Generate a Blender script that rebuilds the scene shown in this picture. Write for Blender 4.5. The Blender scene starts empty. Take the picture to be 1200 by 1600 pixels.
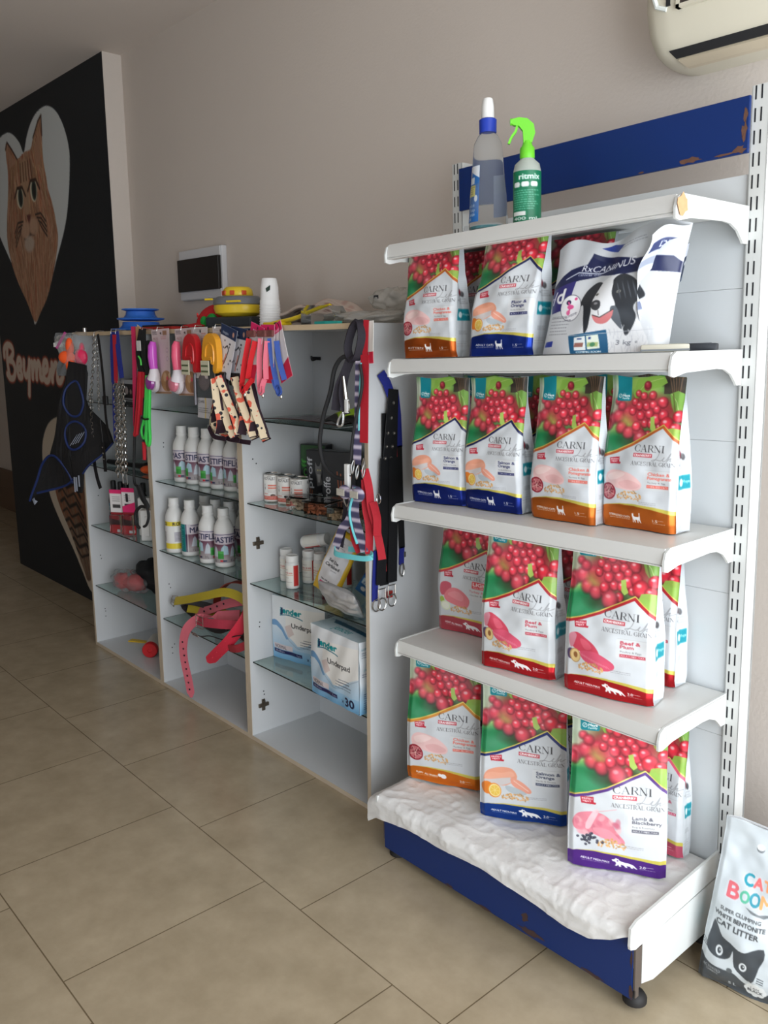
import bpy, bmesh, math, random
import numpy as np
from mathutils import Vector, Matrix, noise

SC = bpy.context.scene
COL = SC.collection
PI = math.pi

# ------------------------------------------------------------------ camera
cam_data = bpy.data.cameras.new('camera')
cam_data.sensor_fit = 'HORIZONTAL'
cam_data.sensor_width = 36.0
cam_data.lens = 39.722
cam_data.clip_start = 0.05
cam = bpy.data.objects.new('camera', cam_data)
COL.objects.link(cam)
CP = (1.9028, -2.29756, 1.67739)
_r = (0.66820670, 0.74396071, -0.00472016)
_u = (-0.14111426, 0.13296949, 0.98102287)
_b = (0.73047011, -0.65485997, 0.19383457)
cam.matrix_world = Matrix(((_r[0], _u[0], _b[0], CP[0]), (_r[1], _u[1], _b[1], CP[1]),
                           (_r[2], _u[2], _b[2], CP[2]), (0, 0, 0, 1)))
SC.camera = cam

# ------------------------------------------------------------------ view and world
SC.view_settings.view_transform = 'Standard'
SC.view_settings.look = 'None'
SC.view_settings.exposure = 0.0
SC.view_settings.gamma = 1.0
SC.view_settings.use_curve_mapping = False
world = bpy.data.worlds.new('daylight')
SC.world = world
world.use_nodes = True
bgn = world.node_tree.nodes['Background']
bgn.inputs['Color'].default_value = (0.80, 0.90, 1.0, 1)
bgn.inputs['Strength'].default_value = 1.6

def area_light(name, loc, rot, sx, sy, power, color):
    l = bpy.data.lights.new(name, 'AREA')
    l.shape = 'RECTANGLE'; l.size = sx; l.size_y = sy; l.energy = power; l.color = color
    o = bpy.data.objects.new(name, l)
    o.location = loc; o.rotation_euler = rot
    COL.objects.link(o)
    return o
# daylight falling through the shop window and the open door on the right
area_light('window_daylight', (2.87, -1.48, 1.40), (0, PI / 2, 0), 2.5, 2.7, 114, (0.93, 0.97, 1.0))
area_light('doorway_daylight', (0.9, -5.28, 1.25), (PI / 2, 0, 0), 2.0, 2.2, 6, (0.95, 0.97, 1.0))

# ------------------------------------------------------------------ helpers
def lin(c):
    c = np.asarray(c, dtype=np.float64)
    return np.where(c <= 0.04045, c / 12.92, ((c + 0.055) / 1.055) ** 2.4)
def rgb(r, g, b):
    v = lin([r / 255., g / 255., b / 255.])
    return (float(v[0]), float(v[1]), float(v[2]), 1.0)

_M = {}
def mat(name, c=(200, 200, 200), rough=0.5, metal=0.0, bump=0.0, bscale=30.0, var=0.0, vscale=4.0,
        trans=0.0, ior=1.45, coat=0.0, alpha=1.0, spec=0.5, emis=None):
    if name in _M: return _M[name]
    m = bpy.data.materials.new(name); m.use_nodes = True
    nt = m.node_tree; b = nt.nodes['Principled BSDF']
    base = rgb(*c)
    b.inputs['Base Color'].default_value = base
    b.inputs['Roughness'].default_value = rough
    b.inputs['Metallic'].default_value = metal
    b.inputs['IOR'].default_value = ior
    b.inputs['Transmission Weight'].default_value = trans
    b.inputs['Coat Weight'].default_value = coat
    b.inputs['Alpha'].default_value = alpha
    b.inputs['Specular IOR Level'].default_value = spec
    tc = nt.nodes.new('ShaderNodeTexCoord')
    if var > 0:
        n = nt.nodes.new('ShaderNodeTexNoise'); n.inputs['Scale'].default_value = vscale
        n.inputs['Detail'].default_value = 4
        nt.links.new(tc.outputs['Object'], n.inputs['Vector'])
        mx = nt.nodes.new('ShaderNodeMix'); mx.data_type = 'RGBA'
        mx.inputs['A'].default_value = tuple(v * (1 - var) for v in base[:3]) + (1,)
        mx.inputs['B'].default_value = tuple(min(1, v * (1 + var)) for v in base[:3]) + (1,)
        nt.links.new(n.outputs['Fac'], mx.inputs['Factor'])
        nt.links.new(mx.outputs['Result'], b.inputs['Base Color'])
    if bump > 0:
        n2 = nt.nodes.new('ShaderNodeTexNoise'); n2.inputs['Scale'].default_value = bscale
        n2.inputs['Detail'].default_value = 5
        nt.links.new(tc.outputs['Object'], n2.inputs['Vector'])
        bp = nt.nodes.new('ShaderNodeBump'); bp.inputs['Strength'].default_value = bump
        bp.inputs['Distance'].default_value = 0.01
        nt.links.new(n2.outputs['Fac'], bp.inputs['Height'])
        nt.links.new(bp.outputs['Normal'], b.inputs['Normal'])
    _M[name] = m
    return m

def chipped(name, c, chip, rough=0.4, lo=0.66, scale=9.0, boxes=None):
    """painted steel with rust-coloured chips that have a shape of their own"""
    m = mat(name, c, rough)
    nt = m.node_tree; b = nt.nodes['Principled BSDF']
    tc = nt.nodes.new('ShaderNodeTexCoord')
    n = nt.nodes.new('ShaderNodeTexNoise'); n.inputs['Scale'].default_value = scale
    n.inputs['Detail'].default_value = 9; n.inputs['Roughness'].default_value = 0.65
    nt.links.new(tc.outputs['Object'], n.inputs['Vector'])
    r = nt.nodes.new('ShaderNodeValToRGB')
    r.color_ramp.elements[0].position = lo; r.color_ramp.elements[1].position = lo + 0.015
    nt.links.new(n.outputs['Fac'], r.inputs['Fac'])
    mx = nt.nodes.new('ShaderNodeMix'); mx.data_type = 'RGBA'
    mx.inputs['A'].default_value = rgb(*c); mx.inputs['B'].default_value = rgb(*chip)
    nt.links.new(r.outputs['Color'], mx.inputs['Factor'])
    nt.links.new(mx.outputs['Result'], b.inputs['Base Color'])
    return m

def print_mat(name, rough=0.35, bump=0.15, bscale=60, foil=True, coat=0.0):
    """printed surface: the artwork is painted per vertex, alpha marks metallic foil"""
    if name in _M: return _M[name]
    m = bpy.data.materials.new(name); m.use_nodes = True
    nt = m.node_tree; b = nt.nodes['Principled BSDF']
    a = nt.nodes.new('ShaderNodeAttribute'); a.attribute_name = 'Col'
    nt.links.new(a.outputs['Color'], b.inputs['Base Color'])
    b.inputs['Roughness'].default_value = rough
    b.inputs['Coat Weight'].default_value = coat
    if foil:
        k = nt.nodes.new('ShaderNodeMath'); k.operation = 'MULTIPLY_ADD'
        k.inputs[1].default_value = -1.0; k.inputs[2].default_value = 1.0
        nt.links.new(a.outputs['Alpha'], k.inputs[0])
        k2 = nt.nodes.new('ShaderNodeMath'); k2.operation = 'MULTIPLY'; k2.inputs[1].default_value = 0.75
        nt.links.new(k.outputs[0], k2.inputs[0])
        nt.links.new(k2.outputs[0], b.inputs['Metallic'])
    if bump > 0:
        tc = nt.nodes.new('ShaderNodeTexCoord')
        n2 = nt.nodes.new('ShaderNodeTexNoise'); n2.inputs['Scale'].default_value = bscale
        n2.inputs['Detail'].default_value = 3
        nt.links.new(tc.outputs['Object'], n2.inputs['Vector'])
        bp = nt.nodes.new('ShaderNodeBump'); bp.inputs['Strength'].default_value = bump
        bp.inputs['Distance'].default_value = 0.01
        nt.links.new(n2.outputs['Fac'], bp.inputs['Height'])
        nt.links.new(bp.outputs['Normal'], b.inputs['Normal'])
    _M[name] = m
    return m

def tag(o, label=None, cat=None, group=None, kind=None):
    if label: o['label'] = label
    if cat: o['category'] = cat
    if group: o['group'] = group
    if kind: o['kind'] = kind
    return o
def thing(name, label, cat, loc=(0, 0, 0), rz=0.0, group=None, mw=None):
    o = bpy.data.objects.new(name, None); o.empty_display_size = 0.05
    COL.objects.link(o)
    if mw is not None: o.matrix_world = mw
    else: o.location = loc; o.rotation_euler = (0, 0, rz)
    return tag(o, label, cat, group)
def dup(root, label=None, mw=None, loc=None, rz=None, group=None):
    r = root.copy(); COL.objects.link(r)
    if mw is not None: r.matrix_world = mw
    if loc is not None: r.location = loc
    if rz is not None: r.rotation_euler = (0, 0, rz)
    if label: r['label'] = label
    if group: r['group'] = group
    for ch in list(root.children):
        c = ch.copy(); COL.objects.link(c); c.parent = r
        for g in list(ch.children):
            d = g.copy(); COL.objects.link(d); d.parent = c
    return r

class MB:
    def __init__(s): s.v = []; s.f = []; s.mi = []
    def add(s, vs, fs, m=0):
        o = len(s.v); s.v += [tuple(v) for v in vs]
        s.f += [tuple(i + o for i in f) for f in fs]; s.mi += [m] * len(fs)
        return s
    def box(s, a, b, m=0, bev=0.0, M=None):
        x0, y0, z0 = a; x1, y1, z1 = b
        if bev <= 0:
            vs = [(x0, y0, z0), (x1, y0, z0), (x1, y1, z0), (x0, y1, z0), (x0, y0, z1), (x1, y0, z1), (x1, y1, z1), (x0, y1, z1)]
            fs = [(0, 3, 2, 1), (4, 5, 6, 7), (0, 1, 5, 4), (1, 2, 6, 5), (2, 3, 7, 6), (3, 0, 4, 7)]
        else:
            bm = bmesh.new(); bmesh.ops.create_cube(bm, size=1)
            for v in bm.verts:
                v.co = Vector(((x0 + x1) / 2 + v.co.x * (x1 - x0), (y0 + y1) / 2 + v.co.y * (y1 - y0), (z0 + z1) / 2 + v.co.z * (z1 - z0)))
            bmesh.ops.bevel(bm, geom=list(bm.edges), offset=bev, segments=2, profile=0.6, affect='EDGES')
            bm.verts.index_update()
            vs = [tuple(v.co) for v in bm.verts]; fs = [tuple(v.index for v in f.verts) for f in bm.faces]; bm.free()
        if M is not None: vs = [tuple(M @ Vector(v)) for v in vs]
        return s.add(vs, fs, m)
    def lathe(s, prof, c=(0, 0, 0), n=24, m=0, M=None, sy=1.0):
        vs = []; fs = []
        for r, z in prof:
            for k in range(n):
                a = 2 * PI * k / n
                vs.append((r * math.cos(a), r * sy * math.sin(a), z))
        for j in range(len(prof) - 1):
            for k in range(n):
                k2 = (k + 1) % n
                fs.append((j * n + k, j * n + k2, (j + 1) * n + k2, (j + 1) * n + k))
        if prof[0][0] > 1e-5: fs.append(tuple(range(n - 1, -1, -1)))
        if prof[-1][0] > 1e-5: fs.append(tuple((len(prof) - 1) * n + k for k in range(n)))
        if M is not None: vs = [tuple(M @ Vector(v)) for v in vs]
        vs = [(v[0] + c[0], v[1] + c[1], v[2] + c[2]) for v in vs]
        return s.add(vs, fs, m)
    def tube(s, pts, r, n=8, m=0, closed=False, flat=1.0):
        P = [Vector(p) for p in pts]; N = len(P)
        rs = r if isinstance(r, (list, tuple)) else [r] * N
        vs = []; fs = []
        up = Vector((0.13, 0.2, 1)).normalized(); prev = None
        for i in range(N):
            if closed: t = P[(i + 1) % N] - P[i - 1]
            else: t = P[min(i + 1, N - 1)] - P[max(i - 1, 0)]
            if t.length < 1e-9: t = Vector((0, 0, 1))
            t.normalize()
            a = (prev if prev is not None else t.cross(up))
            a = a - t * a.dot(t)
            if a.length < 1e-6: a = t.orthogonal()
            a.normalize(); prev = a; b = t.cross(a)
            for k in range(n):
                q = 2 * PI * k / n
                vs.append(P[i] + a * (math.cos(q) * rs[i]) + b * (math.sin(q) * rs[i] * flat))
        for i in range(N - (0 if closed else 1)):
            j = (i + 1) % N
            for k in range(n):
                k2 = (k + 1) % n
                fs.append((i * n + k, i * n + k2, j * n + k2, j * n + k))
        if not closed:
            fs.append(tuple(range(n - 1, -1, -1))); fs.append(tuple((N - 1) * n + k for k in range(n)))
        return s.add(vs, fs, m)
    def strap(s, pts, w, th=0.002, side=(1, 0, 0), m=0):
        """flat band along pts; side = direction of its width (one vector, or one per point)"""
        P = [Vector(p) for p in pts]; N = len(P)
        sd = [Vector(x).normalized() for x in side] if isinstance(side[0], (tuple, list, Vector)) else [Vector(side).normalized()] * N
        ws = w if isinstance(w, (list, tuple)) else [w] * N
        vs = []; fs = []
        for i in range(N):
            t = (P[min(i + 1, N - 1)] - P[max(i - 1, 0)]).normalized()
            a = sd[i] - t * sd[i].dot(t)
            if a.length < 1e-4: a = t.orthogonal()
            a.normalize(); b = t.cross(a)
            for (p, q) in ((-1, -1), (1, -1), (1, 1), (-1, 1)):
                vs.append(P[i] + a * (p * ws[i] / 2) + b * (q * th / 2))
        for i in range(N - 1):
            for k in range(4):
                k2 = (k + 1) % 4
                fs.append((i * 4 + k, i * 4 + k2, i * 4 + 4 + k2, i * 4 + 4 + k))
        fs.append((3, 2, 1, 0)); e = (N - 1) * 4; fs.append((e, e + 1, e + 2, e + 3))
        return s.add(vs, fs, m)
    def prism(s, poly, d0, d1, axis='y', m=0, M=None):
        """polygon extruded between d0 and d1 along an axis; poly holds the other two coordinates"""
        def q(p, d):
            return (p[0], d, p[1]) if axis == 'y' else ((d, p[0], p[1]) if axis == 'x' else (p[0], p[1], d))
        n = len(poly)
        vs = [q(p, d0) for p in poly] + [q(p, d1) for p in poly]
        fs = [tuple(range(n)), tuple(range(2 * n - 1, n - 1, -1))] + [(i, i + n, (i + 1) % n + n, (i + 1) % n) for i in range(n)]
        if M is not None: vs = [tuple(M @ Vector(v)) for v in vs]
        return s.add(vs, fs, m)
    def grid(s, fn, nu, nv, m=0, cu=False):
        vs = [fn(i / nu, j / nv) for j in range(nv + 1) for i in range(nu + 1)]
        w = nu + 1
        fs = [(j * w + i, j * w + i + 1, (j + 1) * w + i + 1, (j + 1) * w + i) for j in range(nv) for i in range(nu)]
        return s.add(vs, fs, m)
    def ball(s, c, r, n=12, m=0, M=None):
        rx, ry, rz = r if isinstance(r, (tuple, list)) else (r, r, r)
        vs = []; fs = []
        for j in range(n + 1):
            th = PI * j / n
            for k in range(n):
                a = 2 * PI * k / n
                vs.append((rx * math.sin(th) * math.cos(a), ry * math.sin(th) * math.sin(a), rz * math.cos(th)))
        for j in range(n):
            for k in range(n):
                k2 = (k + 1) % n
                fs.append((j * n + k, (j + 1) * n + k, (j + 1) * n + k2, j * n + k2))
        if M is not None: vs = [tuple(M @ Vector(v)) for v in vs]
        vs = [(v[0] + c[0], v[1] + c[1], v[2] + c[2]) for v in vs]
        return s.add(vs, fs, m)
    def build(s, name, mats, parent=None, smooth=False, recalc=True, solid=0.0, label=None, subd=0):
        me = bpy.data.meshes.new(name)
        me.from_pydata(s.v, [], s.f)
        if not isinstance(mats, (list, tuple)): mats = [mats]
        for m in mats: me.materials.append(m)
        me.polygons.foreach_set('material_index', s.mi)
        if recalc or smooth:
            bm = bmesh.new(); bm.from_mesh(me)
            bmesh.ops.remove_doubles(bm, verts=bm.verts, dist=1e-6)
            bmesh.ops.recalc_face_normals(bm, faces=bm.faces)
            if smooth:
                for f in bm.faces: f.smooth = True
                for e in bm.edges:
                    if len(e.link_faces) == 2 and e.calc_face_angle(0) > 0.75: e.smooth = False
            bm.to_mesh(me); bm.free()
        me.update()
        o = bpy.data.objects.new(name, me); COL.objects.link(o)
        if parent is not None: o.parent = parent
        if solid > 0:
            md = o.modifiers.new('thickness', 'SOLIDIFY'); md.thickness = solid; md.offset = 0
        if subd > 0:
            md = o.modifiers.new('smooth', 'SUBSURF'); md.levels = subd; md.render_levels = subd
        if label: o['label'] = label
        return o
def struct(name, mb, m, **k):
    o = mb.build(name, m, **k); o['kind'] = 'structure'; return o
def T(x, y, z, rz=0.0, rx=0.0, ry=0.0):
    return Matrix.Translation((x, y, z)) @ Matrix.Rotation(rz, 4, 'Z') @ Matrix.Rotation(ry, 4, 'Y') @ Matrix.Rotation(rx, 4, 'X')
def spline(pts, n=8, closed=False):
    P = [Vector(p) for p in pts]; N = len(P); out = []
    rng = range(N if closed else N - 1)
    for i in rng:
        if closed: a, b, c, d = P[i - 1], P[i], P[(i + 1) % N], P[(i + 2) % N]
        else: a, b, c, d = P[max(i - 1, 0)], P[i], P[i + 1], P[min(i + 2, N - 1)]
        for k in range(n):
            t = k / n
            out.append(0.5 * ((2 * b) + (c - a) * t + (2 * a - 5 * b + 4 * c - d) * t * t + (3 * b - 3 * c + d - a) * t ** 3))
    if not closed: out.append(P[-1])
    return out
# the metal shelving leans a little: everything on it stands in this frame
GM = Matrix(((0.99956342, 0.01220229, -0.02690864, 0.0), (-0.01239228, 0.99989937, -0.00690513, 0.0),
             (0.02682168, 0.00723558, 0.99961405, -0.0134128), (0, 0, 0, 1)))

# ------------------------------------------------------------------ painting engine (numpy raster -> vertex colours)
def vnoise(w, h, cell, seed):
    rs = np.random.RandomState(seed)
    gw, gh = int(w / cell) + 3, int(h / cell) + 3
    g = rs.rand(gh, gw)
    x = np.arange(w) / cell; y = np.arange(h) / cell
    xi = x.astype(int); yi = y.astype(int); fx = x - xi; fy = y - yi
    fx = fx * fx * (3 - 2 * fx); fy = fy * fy * (3 - 2 * fy)
    a = g[yi][:, xi]; b = g[yi][:, xi + 1]; c = g[yi + 1][:, xi]; d = g[yi + 1][:, xi + 1]
    fx = fx[None, :]; fy = fy[:, None]
    return (a * (1 - fx) + b * fx) * (1 - fy) + (c * (1 - fx) + d * fx) * fy

_TXT = {}
def text_tris(s):
    if s in _TXT: return _TXT[s]
    cu = bpy.data.curves.new('lettering', 'FONT'); cu.body = s; cu.resolution_u = 3
    o = bpy.data.objects.new('lettering', cu); COL.objects.link(o)
    bpy.context.view_layer.update()
    dg = bpy.context.evaluated_depsgraph_get()
    me = o.evaluated_get(dg).to_mesh()
    me.calc_loop_triangles()
    V = np.array([v.co[:2] for v in me.vertices]).reshape(-1, 2)
    F = np.array([t.vertices[:] for t in me.loop_triangles]).reshape(-1, 3)
    o.evaluated_get(dg).to_mesh_clear()
    bpy.data.objects.remove(o); bpy.data.curves.remove(cu)
    _TXT[s] = (V, F)
    return _TXT[s]

SERIF = {  # high-contrast serif capitals: strokes (x0,y0,x1,y1,width) on a 1-high em, then advance
 'C': ([('arc', .42, .5, .36, .47, 45, 315, .03, .13)], [(.66, .62, .66, .9, .03), (.66, .1, .66, .3, .03)], .80),
 'A': ([], [(.08, 0, .38, 1, .03), (.38, 1, .70, 0, .13), (.19, .33, .58, .33, .03), (0, .01, .2, .01, .03), (.56, .01, .84, .01, .03)], .84),
 'R': ([('arc', .40, .74, .24, .25, -90, 90, .03, .12)], [(.18, 0, .18, 1, .13), (.06, .01, .32, .01, .03), (.05, .985, .42, .985, .03), (.2, .49, .42, .49, .03), (.42, .49, .72, .02, .12)], .80),
 'N': ([], [(.14, 0, .14, 1, .03), (.14, 1, .70, 0, .13), (.70, 0, .70, 1, .03), (.02, .01, .27, .01, .03), (.58, .985, .84, .985, .03), (.02, .985, .2, .985, .03)], .88),
 'I': ([], [(.18, 0, .18, 1, .13), (.05, .01, .31, .01, .03), (.05, .985, .31, .985, .03)], .38),
 'E': ([], [(.18, 0, .18, 1, .13), (.05, .01, .62, .01, .03), (.05, .985, .60, .985, .03), (.2, .5, .48, .5, .03), (.61, 0, .61, .25, .03), (.59, .75, .59, 1, .03)], .70),
 'S': ([('arc', .32, .73, .22, .25, 40, 250, .04, .10), ('arc', .32, .27, .24, .26, -140, 75, .04, .11)], [(.53, .72, .53, .96, .03), (.08, .04, .08, .28, .03)], .66),
 'T': ([], [(.36, 0, .36, 1, .13), (.22, .01, .50, .01, .03), (.02, .985, .70, .985, .03), (.03, .75, .03, 1, .03), (.69, .75, .69, 1, .03)], .74),
 'L': ([], [(.18, 0, .18, 1, .13), (.05, .01, .60, .01, .03), (.05, .985, .32, .985, .03), (.60, 0, .60, .28, .03)], .68),
 'G': ([('arc', .42, .5, .36, .47, 45, 315, .03, .13)], [(.66, .62, .66, .9, .03), (.68, .08, .68, .42, .12), (.54, .42, .82, .42, .03)], .88),
 ' ': ([], [], .42), }

class Cv:
    """canvas with u across (0..1) and v down (0..1)"""
    def __init__(s, w, h, bg=(255, 255, 255), aspect=None):
        s.w = w; s.h = h; s.a = aspect if aspect else w / h      # physical width / height
        s.px = np.empty((h, w, 4)); s.px[..., :3] = np.array(bg) / 255.; s.px[..., 3] = 1.0
        s.U = (np.arange(w)[None, :]) / (w - 1) + np.zeros((h, 1)); s.V = (np.arange(h)[:, None]) / (h - 1) + np.zeros((1, w))
    def blend(s, mask, c, foil=None, sl=None):
        P = s.px if sl is None else s.px[sl]
        m = np.clip(mask, 0, 1)[..., None]
        col = np.asarray(c, dtype=float)
        if col.ndim == 1: col = col[:3]
        P[..., :3] = P[..., :3] * (1 - m) + (col / 255.) * m
        if foil is not None: P[..., 3] = P[..., 3] * (1 - m[..., 0]) + (1 - foil) * m[..., 0]
        else: P[..., 3] = P[..., 3] * (1 - m[..., 0]) + m[..., 0]
    def box_sl(s, u0, v0, u1, v1):
        x0 = max(0, int(u0 * (s.w - 1)) - 1); x1 = min(s.w, int(u1 * (s.w - 1)) + 3)
        y0 = max(0, int(v0 * (s.h - 1)) - 1); y1 = min(s.h, int(v1 * (s.h - 1)) + 3)
        if x1 <= x0 or y1 <= y0: return None
        return (slice(y0, y1), slice(x0, x1))
    def cover(s, polys, tri=False):
        """antialiased coverage of polygons (even-odd) or of a union of triangles"""
        A = np.concatenate([np.asarray(p) for p in polys])
        sl = s.box_sl(A[:, 0].min(), A[:, 1].min(), A[:, 0].max(), A[:, 1].max())
        if sl is None: return None, None
        K = 3
        ys = np.arange(sl[0].start * K, sl[0].stop * K); xs = np.arange(sl[1].start * K, sl[1].stop * K)
        X = ((xs + .5) / K - .5) / (s.w - 1); Y = ((ys + .5) / K - .5) / (s.h - 1)
        acc = np.zeros((len(ys), len(xs)), bool)
        for p in polys:
            p = np.asarray(p, float)
            bx0, by0 = p.min(0); bx1, by1 = p.max(0)
            i0, i1 = np.searchsorted(X, bx0), np.searchsorted(X, bx1, 'right')
            j0, j1 = np.searchsorted(Y, by0), np.searchsorted(Y, by1, 'right')
            if i1 <= i0 or j1 <= j0: continue
            x = X[i0:i1][None, :]; y = Y[j0:j1][:, None]
            ins = np.zeros((j1 - j0, i1 - i0), bool)
            n = len(p)
            for i in range(n):
                xa, ya = p[i]; xb, yb = p[(i + 1) % n]
                if ya == yb: continue
                c = ((ya > y) != (yb > y)) & (x < (xb - xa) * (y - ya) / (yb - ya) + xa)
                ins ^= c
            if tri: acc[j0:j1, i0:i1] |= ins
            else: acc[j0:j1, i0:i1] ^= ins
        m = acc.reshape(len(ys) // K, K, len(xs) // K, K).mean((1, 3))
        return m, sl
    def poly(s, pts, c, a=1.0, foil=None):
        m, sl = s.cover([pts])
        if m is not None: s.blend(m * a, c, foil, sl)
    def rect(s, u0, v0, u1, v1, c, a=1.0, foil=None):
        s.poly([(u0, v0), (u1, v0), (u1, v1), (u0, v1)], c, a, foil)
    def rrect(s, u0, v0, u1, v1, r, c, a=1.0):
        rv = r * s.a; p = []
        for cx, cy, a0 in ((u1 - r, v0 + rv, -90), (u1 - r, v1 - rv, 0), (u0 + r, v1 - rv, 90), (u0 + r, v0 + rv, 180)):
            for k in range(5):
                q = math.radians(a0 + k * 22.5); p.append((cx + r * math.cos(q), cy + rv * math.sin(q)))
        s.poly(p, c, a)
    def ell(s, cu, cv, ru, rv, c, a=1.0, ang=0.0, foil=None, soft=0.0):
        R = max(ru, rv / s.a) * (1 + soft) * 1.05
        sl = s.box_sl(cu - R, cv - R * s.a, cu + R, cv + R * s.a)
        if sl is None: return
        x = (s.U[sl] - cu); y = (s.V[sl] - cv) / s.a
        ca, sa = math.cos(ang), math.sin(ang)
        X = (x * ca + y * sa) / ru; Y = (-x * sa + y * ca) / (rv / s.a)
        d = np.sqrt(X * X + Y * Y); e = 1.0 / (s.w * min(ru, rv / s.a)) + soft
        s.blend(np.clip((1 + e / 2 - d) / e, 0, 1) * a, c, foil, sl)
    def line(s, pts, w, c, a=1.0, foil=None):
        """polyline; w in u units (one number or one per point)"""
        P = np.asarray(pts, float); ws = np.full(len(P), w) if np.isscalar(w) else np.asarray(w, float)
        W = ws.max()
        sl = s.box_sl(P[:, 0].min() - W, P[:, 1].min() - W * s.a, P[:, 0].max() + W, P[:, 1].max() + W * s.a)
        if sl is None: return
        x = s.U[sl]; y = s.V[sl] / s.a; best = np.full(x.shape, 9.0)
        for i in range(len(P) - 1):
            ax, ay = P[i, 0], P[i, 1] / s.a; bx, by = P[i + 1, 0], P[i + 1, 1] / s.a
            dx, dy = bx - ax, by - ay; L = dx * dx + dy * dy + 1e-12
            t = np.clip(((x - ax) * dx + (y - ay) * dy) / L, 0, 1)
            d = np.hypot(x - ax - t * dx, y - ay - t * dy) - (ws[i] * (1 - t) + ws[i + 1] * t) / 2
            best = np.minimum(best, d)
        s.blend(np.clip(.5 - best * s.w, 0, 1) * a, c, foil, sl)
    def text(s, t, u, v, h, c, wfit=None, a=1.0, rot=0.0, skew=0.0, bold=0.0, align='l'):
        """v = baseline, h = cap height in v units; wfit = total width in u"""
        V, F = text_tris(t)
        if len(F) == 0: return
        V = V.copy(); x0 = V[:, 0].min(); V[:, 0] -= x0
        V /= 0.70
        V[:, 0] += V[:, 1] * skew
        sx = h / s.a if wfit is None else wfit / max(V[:, 0].max(), 1e-6)
        X = V[:, 0] * sx; Y = -V[:, 1] * h
        if align == 'c': X = X - X.max() / 2
        if rot:
            ca, sa = math.cos(rot), math.sin(rot); Yp = Y / s.a
            X, Yp = X * ca - Yp * sa, X * sa + Yp * ca; Y = Yp * s.a
        P = np.stack([X + u, Y + v], 1)
        offs = [(0, 0)] if not bold else [(-bold, 0), (bold, 0), (0, bold * s.a), (0, -bold * s.a)]
        tr = []
        for ox, oy in offs: tr += [P[f] + np.array([ox, oy]) for f in F]
        m, sl = s.cover(tr, tri=True)
        if m is not None: s.blend(m * a, c, None, sl)
    def serif(s, t, u, v, h, c, wfit, rot=0.0, kx=1.0):
        x = 0; out = []
        for ch in t:
            arcs, st, adv = SERIF[ch]
            for a in arcs:
                _, cx, cy, rx, ry, a0, a1, w0, w1 = a
                for k in range(14):
                    q0 = math.radians(a0 + (a1 - a0) * k / 14); q1 = math.radians(a0 + (a1 - a0) * (k + 1) / 14)
                    wd = w0 + (w1 - w0) * abs(math.cos((q0 + q1) / 2)) ** 1.5
                    out.append((x + cx + rx * math.cos(q0), cy + ry * math.sin(q0), x + cx + rx * math.cos(q1), cy + ry * math.sin(q1), wd))
            out += [(x + a_, b_, x + c_, d_, w_) for a_, b_, c_, d_, w_ in st]
            x += adv
        sx = wfit / x; tr = []
        for xa, ya, xb, yb, wd in out:
            dx, dy = (xb - xa), (yb - ya); L = math.hypot(dx, dy) + 1e-9
            nx, ny = -dy / L * wd / 2, dx / L * wd / 2
            if abs(dy) > abs(dx): nx, ny = math.copysign(wd / 2, nx), 0.0
            tr.append([(xa + nx, ya + ny), (xb + nx, yb + ny), (xb - nx, yb - ny), (xa - nx, ya - ny)])
        ca, sa = math.cos(rot), math.sin(rot); P = []
        for q in tr:
            r = []
            for X, Y in q:
                X *= sx; Yp = -Y * h / s.a
                X, Yp = X * ca - Yp * sa, X * sa + Yp * ca
                r.append((u + X, v + Yp * s.a))
            P.append(np.array(r))
        m, sl = s.cover(P, tri=True)
        if m is not None: s.blend(m, c, None, sl)
    def lines_of_text(s, u0, v0, u1, v1, n, c, seed=1, a=0.7, th=0.35):
        """small illegible print: rows of short dashes"""
        rs = random.Random(seed); dv = (v1 - v0) / n
        for i in range(n):
            u = u0; e = u0 + (u1 - u0) * rs.uniform(.7, 1)
            while u < e:
                L = rs.uniform(.02, .07) * (u1 - u0) * 2
                s.rect(u, v0 + i * dv, min(u + L, e), v0 + i * dv + dv * th, c, a)
                u += L + .02 * (u1 - u0)
    def ball(s, cu, cv, r, c, hi=1.0, a=1.0, soft=0.0):
        """a printed berry"""
        sl = s.box_sl(cu - r * 1.2, cv - r * s.a * 1.2, cu + r * 1.2, cv + r * s.a * 1.2)
        if sl is None: return
        x = (s.U[sl] - cu) / r; y = (s.V[sl] - cv) / s.a / r
        d = np.sqrt(x * x + y * y); e = 1.5 / (s.w * r) + soft
        m = np.clip((1 + e / 2 - d) / e, 0, 1) * a
        sh = np.clip(1.12 - .55 * d ** 2 - .18 * (x * .6 + y * .8), .25, 1.3)[..., None]
        col = np.array(c) * sh
        s.blend(m, np.clip(col, 0, 255), None, sl)
        if hi > 0:
            s.ell(cu - r * .25, cv - r * .35 * s.a, r * .28, r * .2 * s.a, (255, 225, 225), .75 * hi, soft=.6)
            s.ell(cu + r * .25, cv + r * .5 * s.a, r * .4, r * .22 * s.a, (255, 120, 130), .35 * hi, soft=.8)
    def colors(s, flipv=True):
        P = s.px.copy(); P[..., :3] = lin(np.clip(P[..., :3], 0, 1))
        return P

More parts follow.
